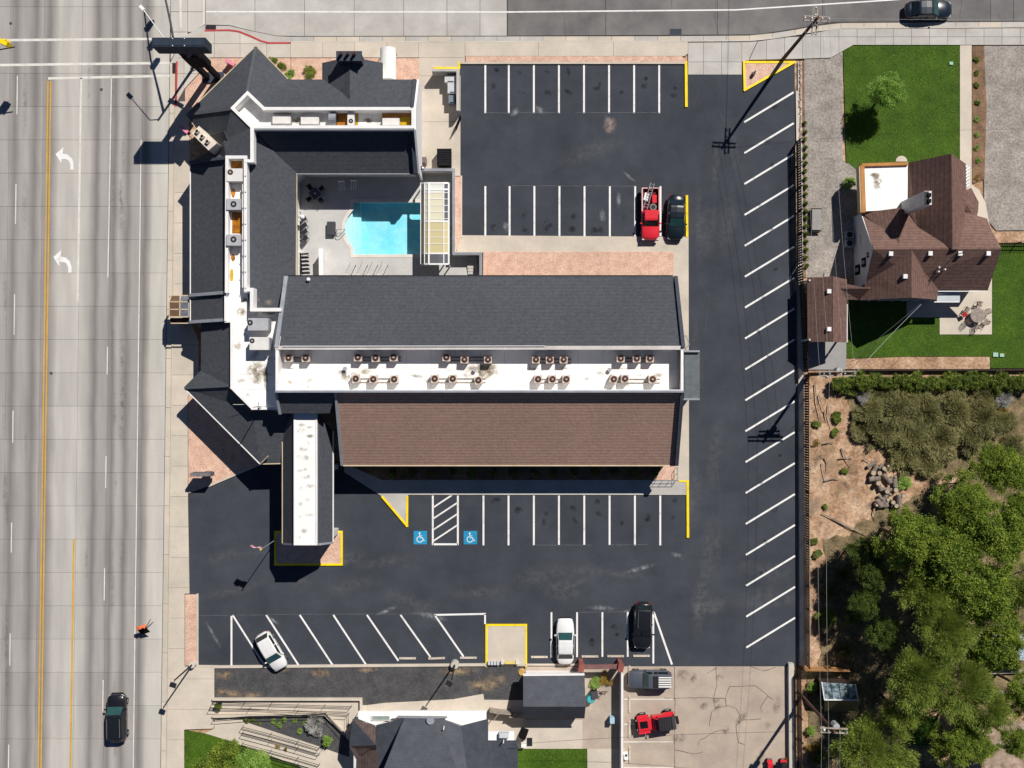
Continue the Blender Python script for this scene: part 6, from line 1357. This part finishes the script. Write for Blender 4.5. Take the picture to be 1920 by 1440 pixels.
for i in range(46):
    v = 118 + i * 3.4; c = at(1500.5 + g.uniform(-1.6, 1.6), v, .1); r = g.uniform(.09, .17); mb = MB(); ring = []
    for j in range(4): ring.append([c + Vector((r * math.sin((j + .4) / 4 * 3.0) * math.cos(k * 1.047) * g.uniform(.8, 1.2), r * math.sin((j + .4) / 4 * 3.0) * math.sin(k * 1.047) * g.uniform(.8, 1.2), -r * .8 * math.cos((j + .4) / 4 * 3.0))) for k in range(6)])
    tag(mb.loft(ring).build('edging_stone', mat('edging_rock', rgb(190, 168, 150), rgb(140, 118, 104), scale=4)), 'rounded tan edging stone in the row by the parking kerb', 'stone', 'edging stones along the kerb')

# ================================================================== fences
def picket_fence(pts, h, label, m, pitch=.17, post_every=2.4, z=0.0, w=.13, name='board_fence', gap=.0, railm=None):
    t = thing(name, label, 'fence', at(*pts[0], z)); k_ = 0
    for a, b in zip(pts, pts[1:]):
        A, B = at(*a, z), at(*b, z); ln = (B - A).length; d = (B - A).normalized(); nn = Vector((-d.y, d.x, 0)); n_ = int(ln / pitch)
        proto_ = None; rz = math.atan2(d.y, d.x)
        for i in range(n_):
            p = A + d * (i + .5) * pitch
            if proto_ is None:
                proto_ = MB().box(p + Vector((0, 0, h / 2)), (w, .03, h), rz, taper=.97).build('board', m, t); base_p = p
            else:
                o = proto_.copy(); COL.objects.link(o); o.parent = t; o.location = p - base_p + Vector((0, 0, random.uniform(-.03, .03)))
        for zz in (.4, h - .35): MB().bar(A + nn * .06 + Vector((0, 0, zz)), B + nn * .06 + Vector((0, 0, zz)), .05, .09).build('rail', railm or m, t)
        for i in range(int(ln / post_every) + 1): p = A + d * min(ln, i * post_every) + nn * .12; MB().box(p + Vector((0, 0, h / 2)), (.1, .1, h), rz).build('post', railm or m, t)
    return t
picket_fence([(1492.5, 266), (1496, 500), (1507, 700)], 1.8, 'tall dark board fence between parking lot and gravel drive', FENCEM, pitch=.26, w=.2)
picket_fence([(1508, 703), (1509.5, 1248)], 1.8, 'tall dark board fence between parking lot and wild lot', FENCEM, pitch=.26, w=.2)
tf = thing('fence_cap_rail', 'pale timber cap rail running above the wild lot fence', 'rail', at(1512, 980, 1.85)); MB().bar(at(1517.5, 720, 1.9), at(1519, 1246, 1.9), .06, .05).build('cap', WOODW, tf)
picket_fence([(1493, 1252), (1496, 1560)], 1.9, 'dark board fence along the cracked driveway', FENCEM, pitch=.26, w=.2)
lowwall('retaining_wall', [(1481, 1246), (1483, 1560)], .6, CONC, 'low pale retaining wall along the cracked driveway', .5)
picket_fence([(1860, 459), (1990, 459)], 1.3, 'black iron picket fence beside the brown house', BLACK, pitch=.24, w=.06)
lowwall('bed_wall', [(1586, 693.5), (1857, 693.5), (2100, 691)], .5, FENCEM, 'dark low timber wall behind the flower bed', .14)
of = picket_fence([(1502, 1250), (1585, 1251)], 1.7, 'orange timber fence by the glass roofed shed', mat('orange_timber', rgb(196, 150, 100), rgb(150, 108, 68), scale=2), pitch=.24, w=.2, name='timber_fence')
lowwall('garden_wall', [(1163.5, 1256), (1163, 1700)], 1.7, WHITE, 'white painted wall between the yard and cracked driveway', .16)
t = thing('gate_beam', 'red brown timber gate beam across the yard entrance', 'gate', at(1126, 1250, 0)); RB = mat('redwood', rgb(158, 96, 82), rgb(128, 72, 62), scale=2)
MB().bar(at(1086, 1251, 2.0), at(1170, 1250, 2.0), .45, .25).build('beam', mat('mauve_wood', rgb(138, 100, 96), rgb(112, 80, 78), scale=2), t)
for u in (1090, 1164): q = at(u, 1252, 2.2); MB().box((q.x, q.y, 1.05), (.42, .75, 2.2), R(-8)).build('pillar', RB, t); MB().box((q.x, q.y, 2.2), (.55, .85, .14), R(-8)).build('pillar_cap', RB, t)

# ================================================================== brown two-storey house
ho = thing('brown_roof_house', 'white walled house with brown shingle gables behind the lawn', 'house', at(1720, 450, 0))
def hroof(pts, m=HBROWN, name='roof'): return roof(name, pts, m, ho, .14)
HR = 6.4
wall('wall', [(1620, 404, 2.6), (1702, 395, 2.6), (1712, 312, 3), (1802, 312, 3), (1806, 352, 3), (1828, 372, 3), (1826, 410, 3), (1838, 410, 3), (1845, 450, 3), (1846, 538, 3.4), (1762, 538, 3.4), (1752, 556, 3.4), (1618, 556, 3.4), (1622, 530, 3.4)], 2.5, STUCCO, ho)
MB().prism([at(1614, 400, 2.4), at(1637, 467, HR - .1), at(1622, 533, 3.4), Vector((at(1622, 533, 3.4).x, at(1622, 533, 3.4).y, 0)), Vector((at(1614, 400, 2.4).x, at(1614, 400, 2.4).y, 0))], vec=(.25, 0, 0)).build('gable_wall', STUCCO, ho)
for v, z, w_, h_ in ((492, 3.3, .9, 1.1), (506, 1.4, 1.0, 1.2), (478, 4.6, .5, .5)):
    p = at(1614, 400, 2.4); q = at(1620, v, z); w = MB().box((p.x - .02, q.y, z), (.1, w_, h_)).build('window', BLACK, ho); MB().box((p.x - .06, q.y, z), (.05, w_ * .38, h_ * .8)).build('pane', GREYTRIM, w)
MB().tube([at(1617, 440, 4.6) - Vector((.15, 0, 0)), at(1617, 455, 5) - Vector((.15, 0, 0))], .05, 6).build('downpipe', DARKM, ho)
hroof([(1638, 467, HR), (1713, 467, HR), (1785, 466, HR), (1720, 425, 4.6), (1704, 402, 3.6), (1685, 400, 3.3), (1616, 400, 2.4)], HBROWNY)            # north slope, west half
hroof([(1797, 467, HR), (1878, 466, HR), (1858, 430, 4.8), (1851, 410, 3.7), (1830, 406, 3.5), (1806, 397, 4.3), (1800, 430, 5.4)], HBROWNY)
hroof([(1638, 468, HR), (1878, 467, HR), (1852, 545, 3.4), (1758, 543, 3.4), (1709, 520, 4.6), (1623, 533, 3.4)], HBROWNY)              # long south slope
hroof([(1709, 468.5, HR + .05), (1709, 558, HR + .1), (1613, 563, 3.2), (1622, 533, 3.5), (1640, 512, 4.2)], HBROWN); hroof([(1709, 468.5, HR + .05), (1759, 543, 3.5), (1757, 562, 3.2), (1709, 558, HR + .1)], HBROWN)  # south gable
hroof([(1784, 288, 6.9), (1704, 305, 3.4), (1703, 395, 3.4), (1720, 425, 3.9), (1786, 468, 6.7)], HBROWN); hroof([(1784, 288, 6.9), (1811, 307, 5.0), (1812, 365, 5.0), (1806, 440, 5.2), (1797, 467, 6.6), (1786, 468, 6.7)], HBROWN)  # long north gable
hroof([(1685, 390, 4.6), (1616, 399, 2.6), (1686, 457, 6.0)], HBROWN); hroof([(1685, 390, 4.6), (1700, 394, 3.6), (1698, 430, 4.6), (1686, 457, 6.0)], HBROWN)
MB().prism([at(1706, 307, 3.3), at(1784, 291, 6.7), at(1810, 308, 4.9), Vector((at(1810, 308, 4.9).x, at(1810, 308, 4.9).y, 0)), Vector((at(1706, 307, 3.3).x, at(1706, 307, 3.3).y, 0))], vec=(0, -.3, 0)).build('gable_wall', STUCCO, ho)
MB().prism([at(1616, 560, 3.1), at(1709, 556, 6.3), at(1755, 560, 3.1), Vector((at(1755, 560, 3.1).x, at(1755, 560, 3.1).y, 0)), Vector((at(1616, 560, 3.1).x, at(1616, 560, 3.1).y, 0))], vec=(0, .3, 0)).build('gable_wall', mat('grey_siding', rgb(120, 118, 124), rgb(98, 96, 102), scale=1), ho)
for u in (1640, 1662, 1684, 1706, 1728): q = at(u, 564, 2); w = MB().box((q.x, at(1616, 560, 3.1).y - .05, 1.6), (.8, .1, 1.3)).build('window', WHITE, ho); MB().box((q.x, at(1616, 560, 3.1).y - .1, 1.6), (.7, .04, 1.15)).build('pane', GLASS, w)
# turret over the side door
hroof([(1805, 372, 5.4), (1812, 356, 4.2), (1821, 352, 3.6), (1835, 379, 3.4), (1834, 396, 3.4)], HBROWN, 'bay_roof'); hroof([(1805, 372, 5.4), (1834, 396, 3.4), (1830, 412, 3.4), (1812, 400, 4.2)], HBROWNY, 'bay_roof'); None
bl = MB().prism(gp([(1811, 310), (1818, 310), (1818, 350), (1811, 350)], 2.4), down=.12).build('balcony', WHITE, ho)
for k in range(7): q = at(1817.5, 311 + k * 6.4, 2.9); MB().box((q.x, q.y, 2.8), (.05, .05, .9)).build('baluster', WHITE, bl)
MB().bar(at(1817.5, 310, 3.3), at(1817.5, 350, 3.3), .08, .06).build('balcony_rail', WHITE, bl)
# flat white roof with timber edge
MB().prism(gp([(1620, 312), (1702, 310), (1702, 392), (1623, 396)], 3.3), down=.3).build('flat_roof', WROOF, ho); patch('roof_stain', 1645, 340, 9, 15, 3.315, STAIN, ho); patch('roof_stain', 1640, 328, 10, 4, 3.318, STAIN, ho)
OT = mat('orange_board', rgb(198, 142, 84), rgb(170, 118, 66), scale=1)
for a, b, w_ in (((1617, 309, 3.55), (1620, 398, 3.55), .42), ((1617, 309, 3.56), (1703, 306.5, 3.56), .3)): MB().bar(at(*a), at(*b), w_, .8).build('timber_parapet', OT, ho)
MB().bar(at(1612, 312, 3.5), at(1615, 398, 3.5), .16, .9).build('parapet_edge', CREAM, ho)
ch = MB().prism(gp([(1733, 358), (1747, 358), (1747, 384), (1733, 384)], 9.3), z0=2).build('chimney', STUCCO, ho)
for v in (366, 377): q = at(1741, v, 9.3); MB().box((q.x, q.y, 9.4), (.34, .34, .3)).build('flue', BLACK, ch)
q = at(1737, 371, 9.3); MB().box((q.x, q.y, 9.34), (.4, 1.2, .1)).build('chimney_cap', DARKM, ch)
MB().prism(gp([(1757, 547), (1800, 547), (1800, 565), (1757, 565)], 2.9), down=.12).build('porch_roof', mat('pale_metal', rgb(196, 202, 204), rgb(178, 184, 188), scale=1), ho); strip('porch_gutter', (1750, 566, 2.9), (1799, 566, 2.9), .1, WHITE, ho, .12)
strip('eave_gutter', (1758, 546, 3.4), (1852, 546, 3.4), .08, WHITE, ho, .12); strip('eave_gutter', (1584, 561, 3.0), (1606, 561, 3.0), .08, WHITE, ho, .12)
bx = thing('house_roof_vent', '', 'vent', (0, 0, 0), 'white box vents on the brown roofs'); MB().box((0, 0, .15), (.4, .42, .4)).build('hood', WHITE, bx); MB().box((0, -.22, .1), (.3, .03, .2)).build('louvre', GREYTRIM, bx)
for i, (u, v, z, l) in enumerate(((1671, 475.5, 6.0, 'left of the south gable ridge'), (1745, 475, 6.0, 'just right of the south gable valley'), (1801, 475, 6.0, 'behind the antenna on the south slope'), (1854, 475, 6.0, 'near the east end of the house ridge'), (1698, 518, 6.0, 'on the south gable face'), (1555, 546, 3.6, 'at the house end of the carport roof'), (1555, 617, 3.6, 'at the pad end of the carport roof'))):
    place(bx if i == 0 else copy_tree(bx), at(u, v, z + .35) - Vector((0, 0, .35)), 0, label='white box vent ' + l)
for i, (u, v) in enumerate(((1769, 506), (1758, 502), (1757, 510))):
    c = at(u, v, 5.0); tag(MB().cyl(c - Vector((0, 0, .3)), .08, .8, 8).build('roof_pipe', WHITE), 'short white pipe on the dark south slope of the house', 'pipe', 'house roof pipes')
ms = at(1791, 478, 6.2); tag(MB().tube([ms - Vector((0, 0, .3)), ms + Vector((-.0, .0, 2.2))], .04, 6).build('roof_mast', DARKM), 'thin dark mast on the house roof between white vents', 'mast')
# carport
cp_ = thing('carport', 'brown shingled carport roof linked to the house', 'carport', at(1550, 580, 0))
roof('roof_slope', [(1513, 522, 2.6), (1562, 518, 4.0), (1562, 641, 4.0), (1514, 641, 2.6)], HBROWN, cp_); roof('roof_slope', [(1588, 524, 3.0), (1562, 518, 4.0), (1562, 641, 4.0), (1588, 642, 2.9)], HBROWN, cp_)
roof('roof_slope', [(1575, 530, 3.5), (1632, 541, 4.2), (1575, 541, 3.5)], HBROWNY, cp_); roof('roof_slope', [(1575, 541, 3.5), (1632, 541, 4.2), (1610, 562, 3.0), (1588, 562, 3.0)], HBROWNY, cp_)
for u, v in ((1517, 526), (1517, 637), (1584, 637), (1584, 560)): q = at(u, v, 2.6); MB().box((q.x, q.y, 1.4), (.16, .16, 2.9)).build('post', STUCCO, cp_)
strip('eave_gutter', (1588.5, 570, 2.95), (1588.5, 642, 2.92), .08, WHITE, cp_, .12)
wall('store_wall', [(1518, 528, 2.7), (1580, 528, 2.7), (1580, 545, 2.7), (1518, 545, 2.7)], 2.5, STUCCO, cp_)
# garden bench on the gravel drive, AC pair, patio set, utility boxes
t = thing('flat_trailer', 'low grey flat trailer parked on the gravel drive', 'trailer', at(1531, 412, 0)); c = at(1531, 412, .6)
MB().box((c.x, c.y, .55), (.95, 2.1, .3)).build('bed', mat('trailer_grey', rgb(160, 156, 152), rgb(140, 136, 134), coord='obj'), t)
for y in (-1.15, 1.15): MB().box((c.x, c.y + y, .5), (1.1, .1, .12)).build('end_bar', DARKM, t); [MB().tube([(c.x + x - .08, c.y + y * .75, .22), (c.x + x + .08, c.y + y * .75, .22)], .22, 10).build('wheel', TYRE, t) for x in (-.5, .5)]
for i, (v, l) in enumerate(((440, 'nearer the leafy shrub'), (456, 'further from the leafy shrub'))):
    c = at(1593, v, .7); t = thing('house_condenser', f'grey condenser by the house wall, {l}', 'condenser unit', (c.x, c.y, 0), 'house condensers'); MB().box((c.x, c.y, .4), (.75, .75, .75)).build('casing', UNITG, t); MB().cyl((c.x, c.y, .78), .3, .04, 14).build('fan_guard', DARKM, t)
t = thing('garden_table', 'round glass garden table on the patio', 'table', at(1828, 592, .07)); c = at(1828, 592, .07); MB().cyl((c.x, c.y, .72), .75, .04, 20).build('table_top', mat('frosted_table', rgb(170, 158, 150), rgb(120, 108, 100), scale=4, coord='obj'), t); MB().cyl((c.x, c.y, .07), .08, .66, 8).build('pedestal', DARKM, t)
WI = mat('wrought_iron', rgb(112, 88, 76), rgb(86, 66, 58), coord='obj')
gcp = thing('garden_chair', '', 'chair', (0, 0, 0), 'garden chairs round the patio table')
for k in range(5): MB().box((-.2 + k * .1, 0, .44), (.05, .46, .03)).build('seat_slat', WI, gcp); MB().box((-.2 + k * .1, .24, .72), (.04, .03, .5)).build('back_slat', WI, gcp)
for x in (-.24, .24): MB().bar((x, -.24, .64), (x, .24, .64), .04, .03).build('armrest', WI, gcp); [MB().box((x, y, .22), (.03, .03, .44)).build('leg', WI, gcp) for y in (-.22, .22)]
for k, (a, l) in enumerate(((20, 'facing the house gable'), (80, 'on the lawn side'), (150, 'with the red cushion beside it'), (215, 'on the shaded grass side'), (270, 'on the flower bed side'), (325, 'on the far patio edge side'))):
    place(gcp if k == 0 else copy_tree(gcp), at(1828 + 21 * math.cos(R(a)), 592 - 21 * math.sin(R(a)), .07), R(a - 90), label='wrought iron garden chair at the patio table ' + l)
c = at(1808, 590, .5); tag(MB().box((c.x, c.y, .6), (.5, .4, .12), R(30)).build('cushion', mat('red_cushion', rgb(170, 40, 44), coord='obj')), 'red seat cushion beside the patio table', 'cushion')
for u, v, w_, l in ((1866, 665, .55, 'larger pale green utility lid set in the back lawn'), (1878, 666, .45, 'smaller pale green utility lid set in the back lawn'), (1783, 119, .4, 'pale green utility lid in the front lawn corner')):
    c = at(u, v, .05); tag(MB().box((c.x, c.y, .1), (w_, w_ * .8, .12), taper=.95).build('utility_box', mat('pale_green', rgb(170, 206, 184), coord='obj')), l, 'utility box')
c = at(1690, 303, .03); struct(MB().prism([Vector((c.x + .6 * math.cos(math.pi * k / 8), c.y + .6 * math.sin(math.pi * k / 8), .09)) for k in range(9)], down=.2).build('paving_ring', CONC3))

# ================================================================== south neighbour: slate roofed house, shed, ramps
so = thing('slate_roof_house', 'white house with slate grey hipped roofs beside the ramps', 'house', at(820, 1420, 0))
wall('wall', [(672, 1335, .1), (912, 1335, .1), (912, 1390, .1), (970, 1392, .1), (970, 1700, .1), (672, 1700, .1)], 3.4, STUCCO, so)
SE, ST = 3.8, 6.6
roof('roof', [(705, 1360, SE), (757, 1346, 4.6), (720, 1440, ST), (690, 1540, ST), (705, 1540, SE)], SLATE, so)
roof('roof', [(757, 1346, 4.4), (823, 1347, 4.4), (856, 1440, ST), (890, 1540, 7), (690, 1540, 7), (720, 1440, ST)], SLATE, so)
roof('roof', [(823, 1347, 4.4), (864, 1362, SE), (864, 1540, SE), (890, 1540, 7), (856, 1440, ST)], SLATE, so)
roof('roof', [(864, 1361, SE), (915, 1348, SE + .2), (915, 1540, 5.4), (864, 1540, 5.2)], SLATE, so)
roof('lean_to_roof', [(915, 1389, 3.6), (971, 1389, 3.6), (971, 1540, 3.2), (915, 1540, 3.5)], SLATE, so)
roof('turret_roof', [(661, 1348, 3.6), (705, 1397, 5.0), (655, 1399, 3.6)], SLATE, so); roof('turret_roof', [(661, 1348, 3.6), (704, 1360, 3.8), (705, 1397, 5.0)], SLATEB, so); roof('turret_roof', [(655, 1399, 3.6), (705, 1397, 5.0), (705, 1420, 3.6), (668, 1424, 3.4)], SLATEB, so)
roof('turret_roof', [(668, 1424, 3.4), (705, 1400, 4.4), (705, 1540, 4.4), (664, 1540, 3.4)], SLATEB, so)
WB = MB().prism(gp([(672, 1334), (738, 1334), (738, 1346), (704, 1360), (672, 1348)], 3.5), down=.3).build('flat_roof', WROOF, so); MB().prism(gp([(738, 1333), (912, 1333), (912, 1349), (866, 1360), (824, 1346), (757, 1345), (738, 1347)], 3.52), down=.3).build('flat_roof', WROOF, so); MB().prism(gp([(915, 1372), (964, 1372), (964, 1388), (915, 1388)], 3.5), down=.3).build('flat_roof', WROOF, so)
sk = MB().box(at(714, 1346, 3.6), (1.9, .5, .12)).build('skylight_frame', WHITE, so); MB().box(at(714, 1346, 3.67), (1.7, .36, .04)).build('skylight_pane', mat('green_pane', rgb(150, 164, 158), rough=.1), sk)
strip('parapet', (745, 1345, 4.3), (838, 1346, 4.3), .1, GREYTRIM, so, .4)
t = thing('satellite_dish', 'round dark satellite dish at the front edge of slate roof', 'dish', at(807, 1352, 4.6)); c = at(807, 1351, 4.8); MB().cyl((c.x, c.y, 4.8), .3, .08, 16, .38).build('dish', GREYTRIM, t); MB().tube([(c.x, c.y, 4.3), (c.x, c.y, 4.85)], .04, 6).build('mount', DARKM, t)
for (u, v, z, l) in ((832, 1365, 5, 'slanted vent stick on the dark valley of the slate roof'), (944, 1390, 4, 'small white vent at the lean-to roof corner')): c = at(u, v, z); tag(MB().cyl(c - Vector((0, 0, .8)), .06, 1.2, 8).build('vent_pipe', WHITE), l, 'vent')
c = at(945, 1377, 3.6); t = thing('hvac_box', 'pale grey box unit on the small white flat roof', 'rooftop unit', (c.x, c.y, 3.5)); MB().box((c.x, c.y, 3.75), (1.0, .5, .5)).build('casing', GB, t); MB().box((c.x, c.y, 4.02), (.9, .42, .04)).build('lid', GB, t)
# shed
sh = thing('garden_shed', 'slate roofed garden shed with white rear wall near yellow pad', 'shed', at(1040, 1310, 0))
wall('wall', [(986, 1270, 2.5), (1094, 1270, 2.5), (1094, 1344, 2.5), (986, 1344, 2.5)], 2.3, WHITE, sh)
roof('roof_slope', [(981, 1268, 2.5), (1096, 1267, 2.5), (1098, 1325, 4.0), (981, 1325, 4.0)], SLATE, sh); roof('roof_slope', [(981, 1325, 4.0), (1098, 1325, 4.0), (1096, 1347, 2.4), (981, 1347, 2.4)], SLATE, sh)
strip('eave_fascia', (981, 1266, 2.5), (1096, 1265, 2.5), .14, WHITE, sh, .5, .02); q = at(1040, 1346, 1); MB().box((q.x, at(1040, 1344, 2.5).y - .05, 1.05), (1.0, .08, 2.0)).build('door', DOORM, sh)
t = thing('yard_screen', 'pale timber screen panels between house and shed', 'screen', at(945, 1350, 0))
for a, b in (((918, 1335), (934, 1338)), ((934, 1338), (958, 1340)), ((925, 1352), (935, 1338)), ((955, 1345), (985, 1346))): MB().bar(at(*a, 1.6), at(*b, 1.6), .08, 1.5).build('panel', WOODW, t)
c = at(1108, 1312, .9); t = thing('teal_drum', 'teal plastic drum by the end of the shed', 'drum', (c.x, c.y, 0)); MB().cyl((c.x, c.y, 0), .42, .85, 16).build('barrel', mat('teal_plastic', rgb(52, 148, 158), coord='obj'), t); MB().cyl((c.x, c.y, .85), .36, .05, 16).build('lid', mat('teal_lid', rgb(70, 170, 178), coord='obj'), t)
c = at(1115, 1303, .9); t = thing('yard_bin', 'dark grey wheeled bin beside the teal drum', 'bin', (c.x, c.y, 0)); MB().box((c.x, c.y, .5), (.6, .7, 1.0), R(10), taper=1.1).build('body', DARKM, t); MB().box((c.x, c.y, 1.03), (.68, .78, .07), R(10)).build('lid', mat('bin_lid', rgb(76, 74, 76), coord='obj'), t)
t = thing('bicycle', 'dark bicycle leaning among the yard weeds', 'bicycle', at(1128, 1297, 0))
for du in (-6, 6): c = at(1128 + du, 1297, .33); MB().tube([c + Vector((.33 * math.cos(a_), 0.1 * math.sin(a_), .33 * math.sin(a_))) for a_ in [2 * math.pi * k / 14 for k in range(15)]], .025, 5).build('wheel', TYRE, t)
c0, c1 = at(1122, 1297, .33), at(1134, 1297, .33); mt = (c0 + c1) / 2; MB().tube([c0, mt + Vector((-.1, 0, .5)), mt + Vector((.25, 0, .5)), c1], .025, 5).build('frame', BLACK, t); MB().tube([mt + Vector((.25, -.25, .65)), mt + Vector((.25, .25, .65))], .02, 5).build('handlebar', BLACK, t); MB().box(mt + Vector((-.15, 0, .58)), (.25, .12, .06)).build('saddle', BLACK, t)
c = at(1148, 1351, .9); t = thing('blue_bin', 'light blue bin against the white yard wall', 'bin', (c.x, c.y, 0)); LB = mat('light_blue', rgb(170, 206, 226), coord='obj'); MB().box((c.x, c.y, .45), (.4, .55, .9), taper=1.1).build('body', LB, t); MB().box((c.x, c.y, .93), (.46, .62, .06)).build('lid', LB, t)
c = at(1174, 1420, .6); t = thing('white_bag', 'white sack leaning on the driveway side of the wall', 'bag', (c.x, c.y, 0)); MB().box((c.x, c.y, .3), (.5, .75, .6), R(8), taper=.7).build('sack', WHITE, t); MB().box((c.x, c.y + .2, .62), (.2, .2, .1), R(8)).build('tie', DARKM, t)
c = at(982, 1385, 1); t = thing('barbecue', 'black covered barbecue by the lean-to corner', 'barbecue', (c.x, c.y, 0)); MB().box((c.x, c.y + .3, .6), (.8, 1.0, 1.1), R(-20), taper=.7).build('cover', BLACK, t); MB().box((c.x, c.y - .7, .5), (.5, .5, .8)).build('side_table', WHITE, t)
c = at(993, 1391, .05); tag(MB().box((c.x, c.y, .06), (.55, .85, .03)).build('door_mat', DARKM), 'dark door mat on the paved yard', 'mat')
c = at(1012, 1262, .1); tag(MB().cyl((at(978, 1260).x, at(978, 1260).y, .05), .42, .18, 9, .3).build('sand_boulder', mat('tan_boulder', rgb(204, 164, 96), coord='obj')), 'tan sandstone boulder beside the shed corner', 'boulder')
# ramps: low walls and railings
lowwall('ramp_wall', [(402, 1309), (678, 1309), (678, 1334)], .5, CONC3, 'pale low wall bounding the long entry ramp', .2); lowwall('ramp_wall', [(402, 1341), (610, 1337), (655, 1380)], .5, CONC3, 'pale low wall turning beside the grey brush bed', .2)
railing([(402, 1314), (460, 1316), (560, 1319), (660, 1322)], 'dark handrail along the upper ramp beside black gravel', posts=48); railing([(396, 1326), (470, 1326), (560, 1331), (655, 1336), (655, 1360)], 'dark handrail along the middle of the upper ramp', posts=48); railing([(404, 1345), (470, 1340), (560, 1338), (612, 1335), (650, 1376)], 'dark handrail on the bent low ramp wall', posts=48)
for i, (dv, l) in enumerate(((0, 'nearest the black gravel bed'), (11, 'second below the black gravel bed'), (31, 'above the corner lawn'), (42, 'along the corner lawn edge'))): railing([(457, 1360 + dv), (510, 1374 + dv), (560, 1388 + dv), (600, 1400 + dv)], f'long dark handrail on the lower ramps, {l}', posts=42)
t = thing('planter_pot', 'dark leafy planter pot at the ramp entry', 'planter', at(412, 1319, .1)); c = at(412, 1319, .1); MB().cyl((c.x, c.y, .1), .25, .4, 10, .34).build('pot', DARKM, t); b = bpy.data.objects.new('foliage', crown('hedge', 0)); COL.objects.link(b); b.parent = t; b.location = (0, 0, .7); b.scale = (.42, .42, .42)
# glass-roofed shed and blue-roofed outbuilding under the trees
t = thing('glass_shed', 'glass roofed garden shed beside the shed pole', 'shed', at(1570, 1310, 0)); P = [(1541, 1279, 2.6), (1604, 1283, 2.6), (1609, 1312, 2.6), (1546, 1312, 2.6)]
for i in range(4):
    for j in range(2):
        def bl_(a, b, fi, fj): return None
        f = lambda fi, fj: at(P[0][0] + (P[1][0] - P[0][0]) * fi + (P[3][0] - P[0][0]) * fj, P[0][1] + (P[1][1] - P[0][1]) * fi + (P[3][1] - P[0][1]) * fj, 2.6 - .3 * fj)
        MB().prism([f(i / 4 + .01, j / 2 + .01), f((i + 1) / 4 - .01, j / 2 + .01), f((i + 1) / 4 - .01, (j + 1) / 2 - .01), f(i / 4 + .01, (j + 1) / 2 - .01)], down=.03).build('roof_pane', mat('sky_glass', rgb(150, 166, 178), rgb(70, 86, 90), scale=2.2, rough=.06, spec=1.0, contrast=(.42, .55)), t)
MB().prism(gp([(1546, 1314, 2.25), (1609, 1314, 2.25), (1609, 1334, .4), (1546, 1334, .4)]), down=.05).build('sloped_front', mat('olive_pane', rgb(120, 112, 76), rgb(90, 86, 60), scale=1.5, rough=.3), t)
for a, b in (((1546, 1312.5, 2.4), (1609, 1312.5, 2.4)), ((1541, 1279, 2.65), (1546, 1312, 2.4)), ((1604, 1283, 2.65), (1609, 1312, 2.4))): MB().bar(at(*a), at(*b), .1, .1).build('frame_bar', WHITE, t)
wall('wall', [(1543, 1282, 2.4), (1603, 1284, 2.4), (1606, 1310, 2.4), (1547, 1310, 2.4)], 2.0, TIMBER, t)
t = thing('tarp_roof_outbuilding', 'pale blue roofed outbuilding half hidden under grove trees', 'shed', at(1900, 1215, 0)); roof('roof', [(1862, 1190, 2.8), (1960, 1186, 2.8), (1960, 1238, 3.2), (1868, 1238, 3.2)], mat('blue_white_roof', rgb(176, 190, 206), rgb(150, 166, 186), scale=1), t); wall('wall', [(1870, 1194, 2.8), (1955, 1192, 2.8), (1955, 1234, 2.8), (1874, 1234, 2.8)], 2.6, TIMBER, t)
for v in (1262, 1300): a, b = at(1840, v, .4), at(1950, v - 4, .4); tag(MB().bar(a, b, .3, .2).build('timber_plank', WOODW), 'weathered plank lying in the yard under the grove', 'plank', 'planks under the grove')
sheet('lawn', [(1700, 1340), (1760, 1345), (1762, 1400), (1700, 1395)], -.02, LAWN); sheet('rock_patch', [(1835, 1355), (1960, 1350), (1960, 1470), (1850, 1470)], -.02, mat('pale_rock_soil', rgb(190, 170, 150), rgb(120, 98, 84), scale=1.2))
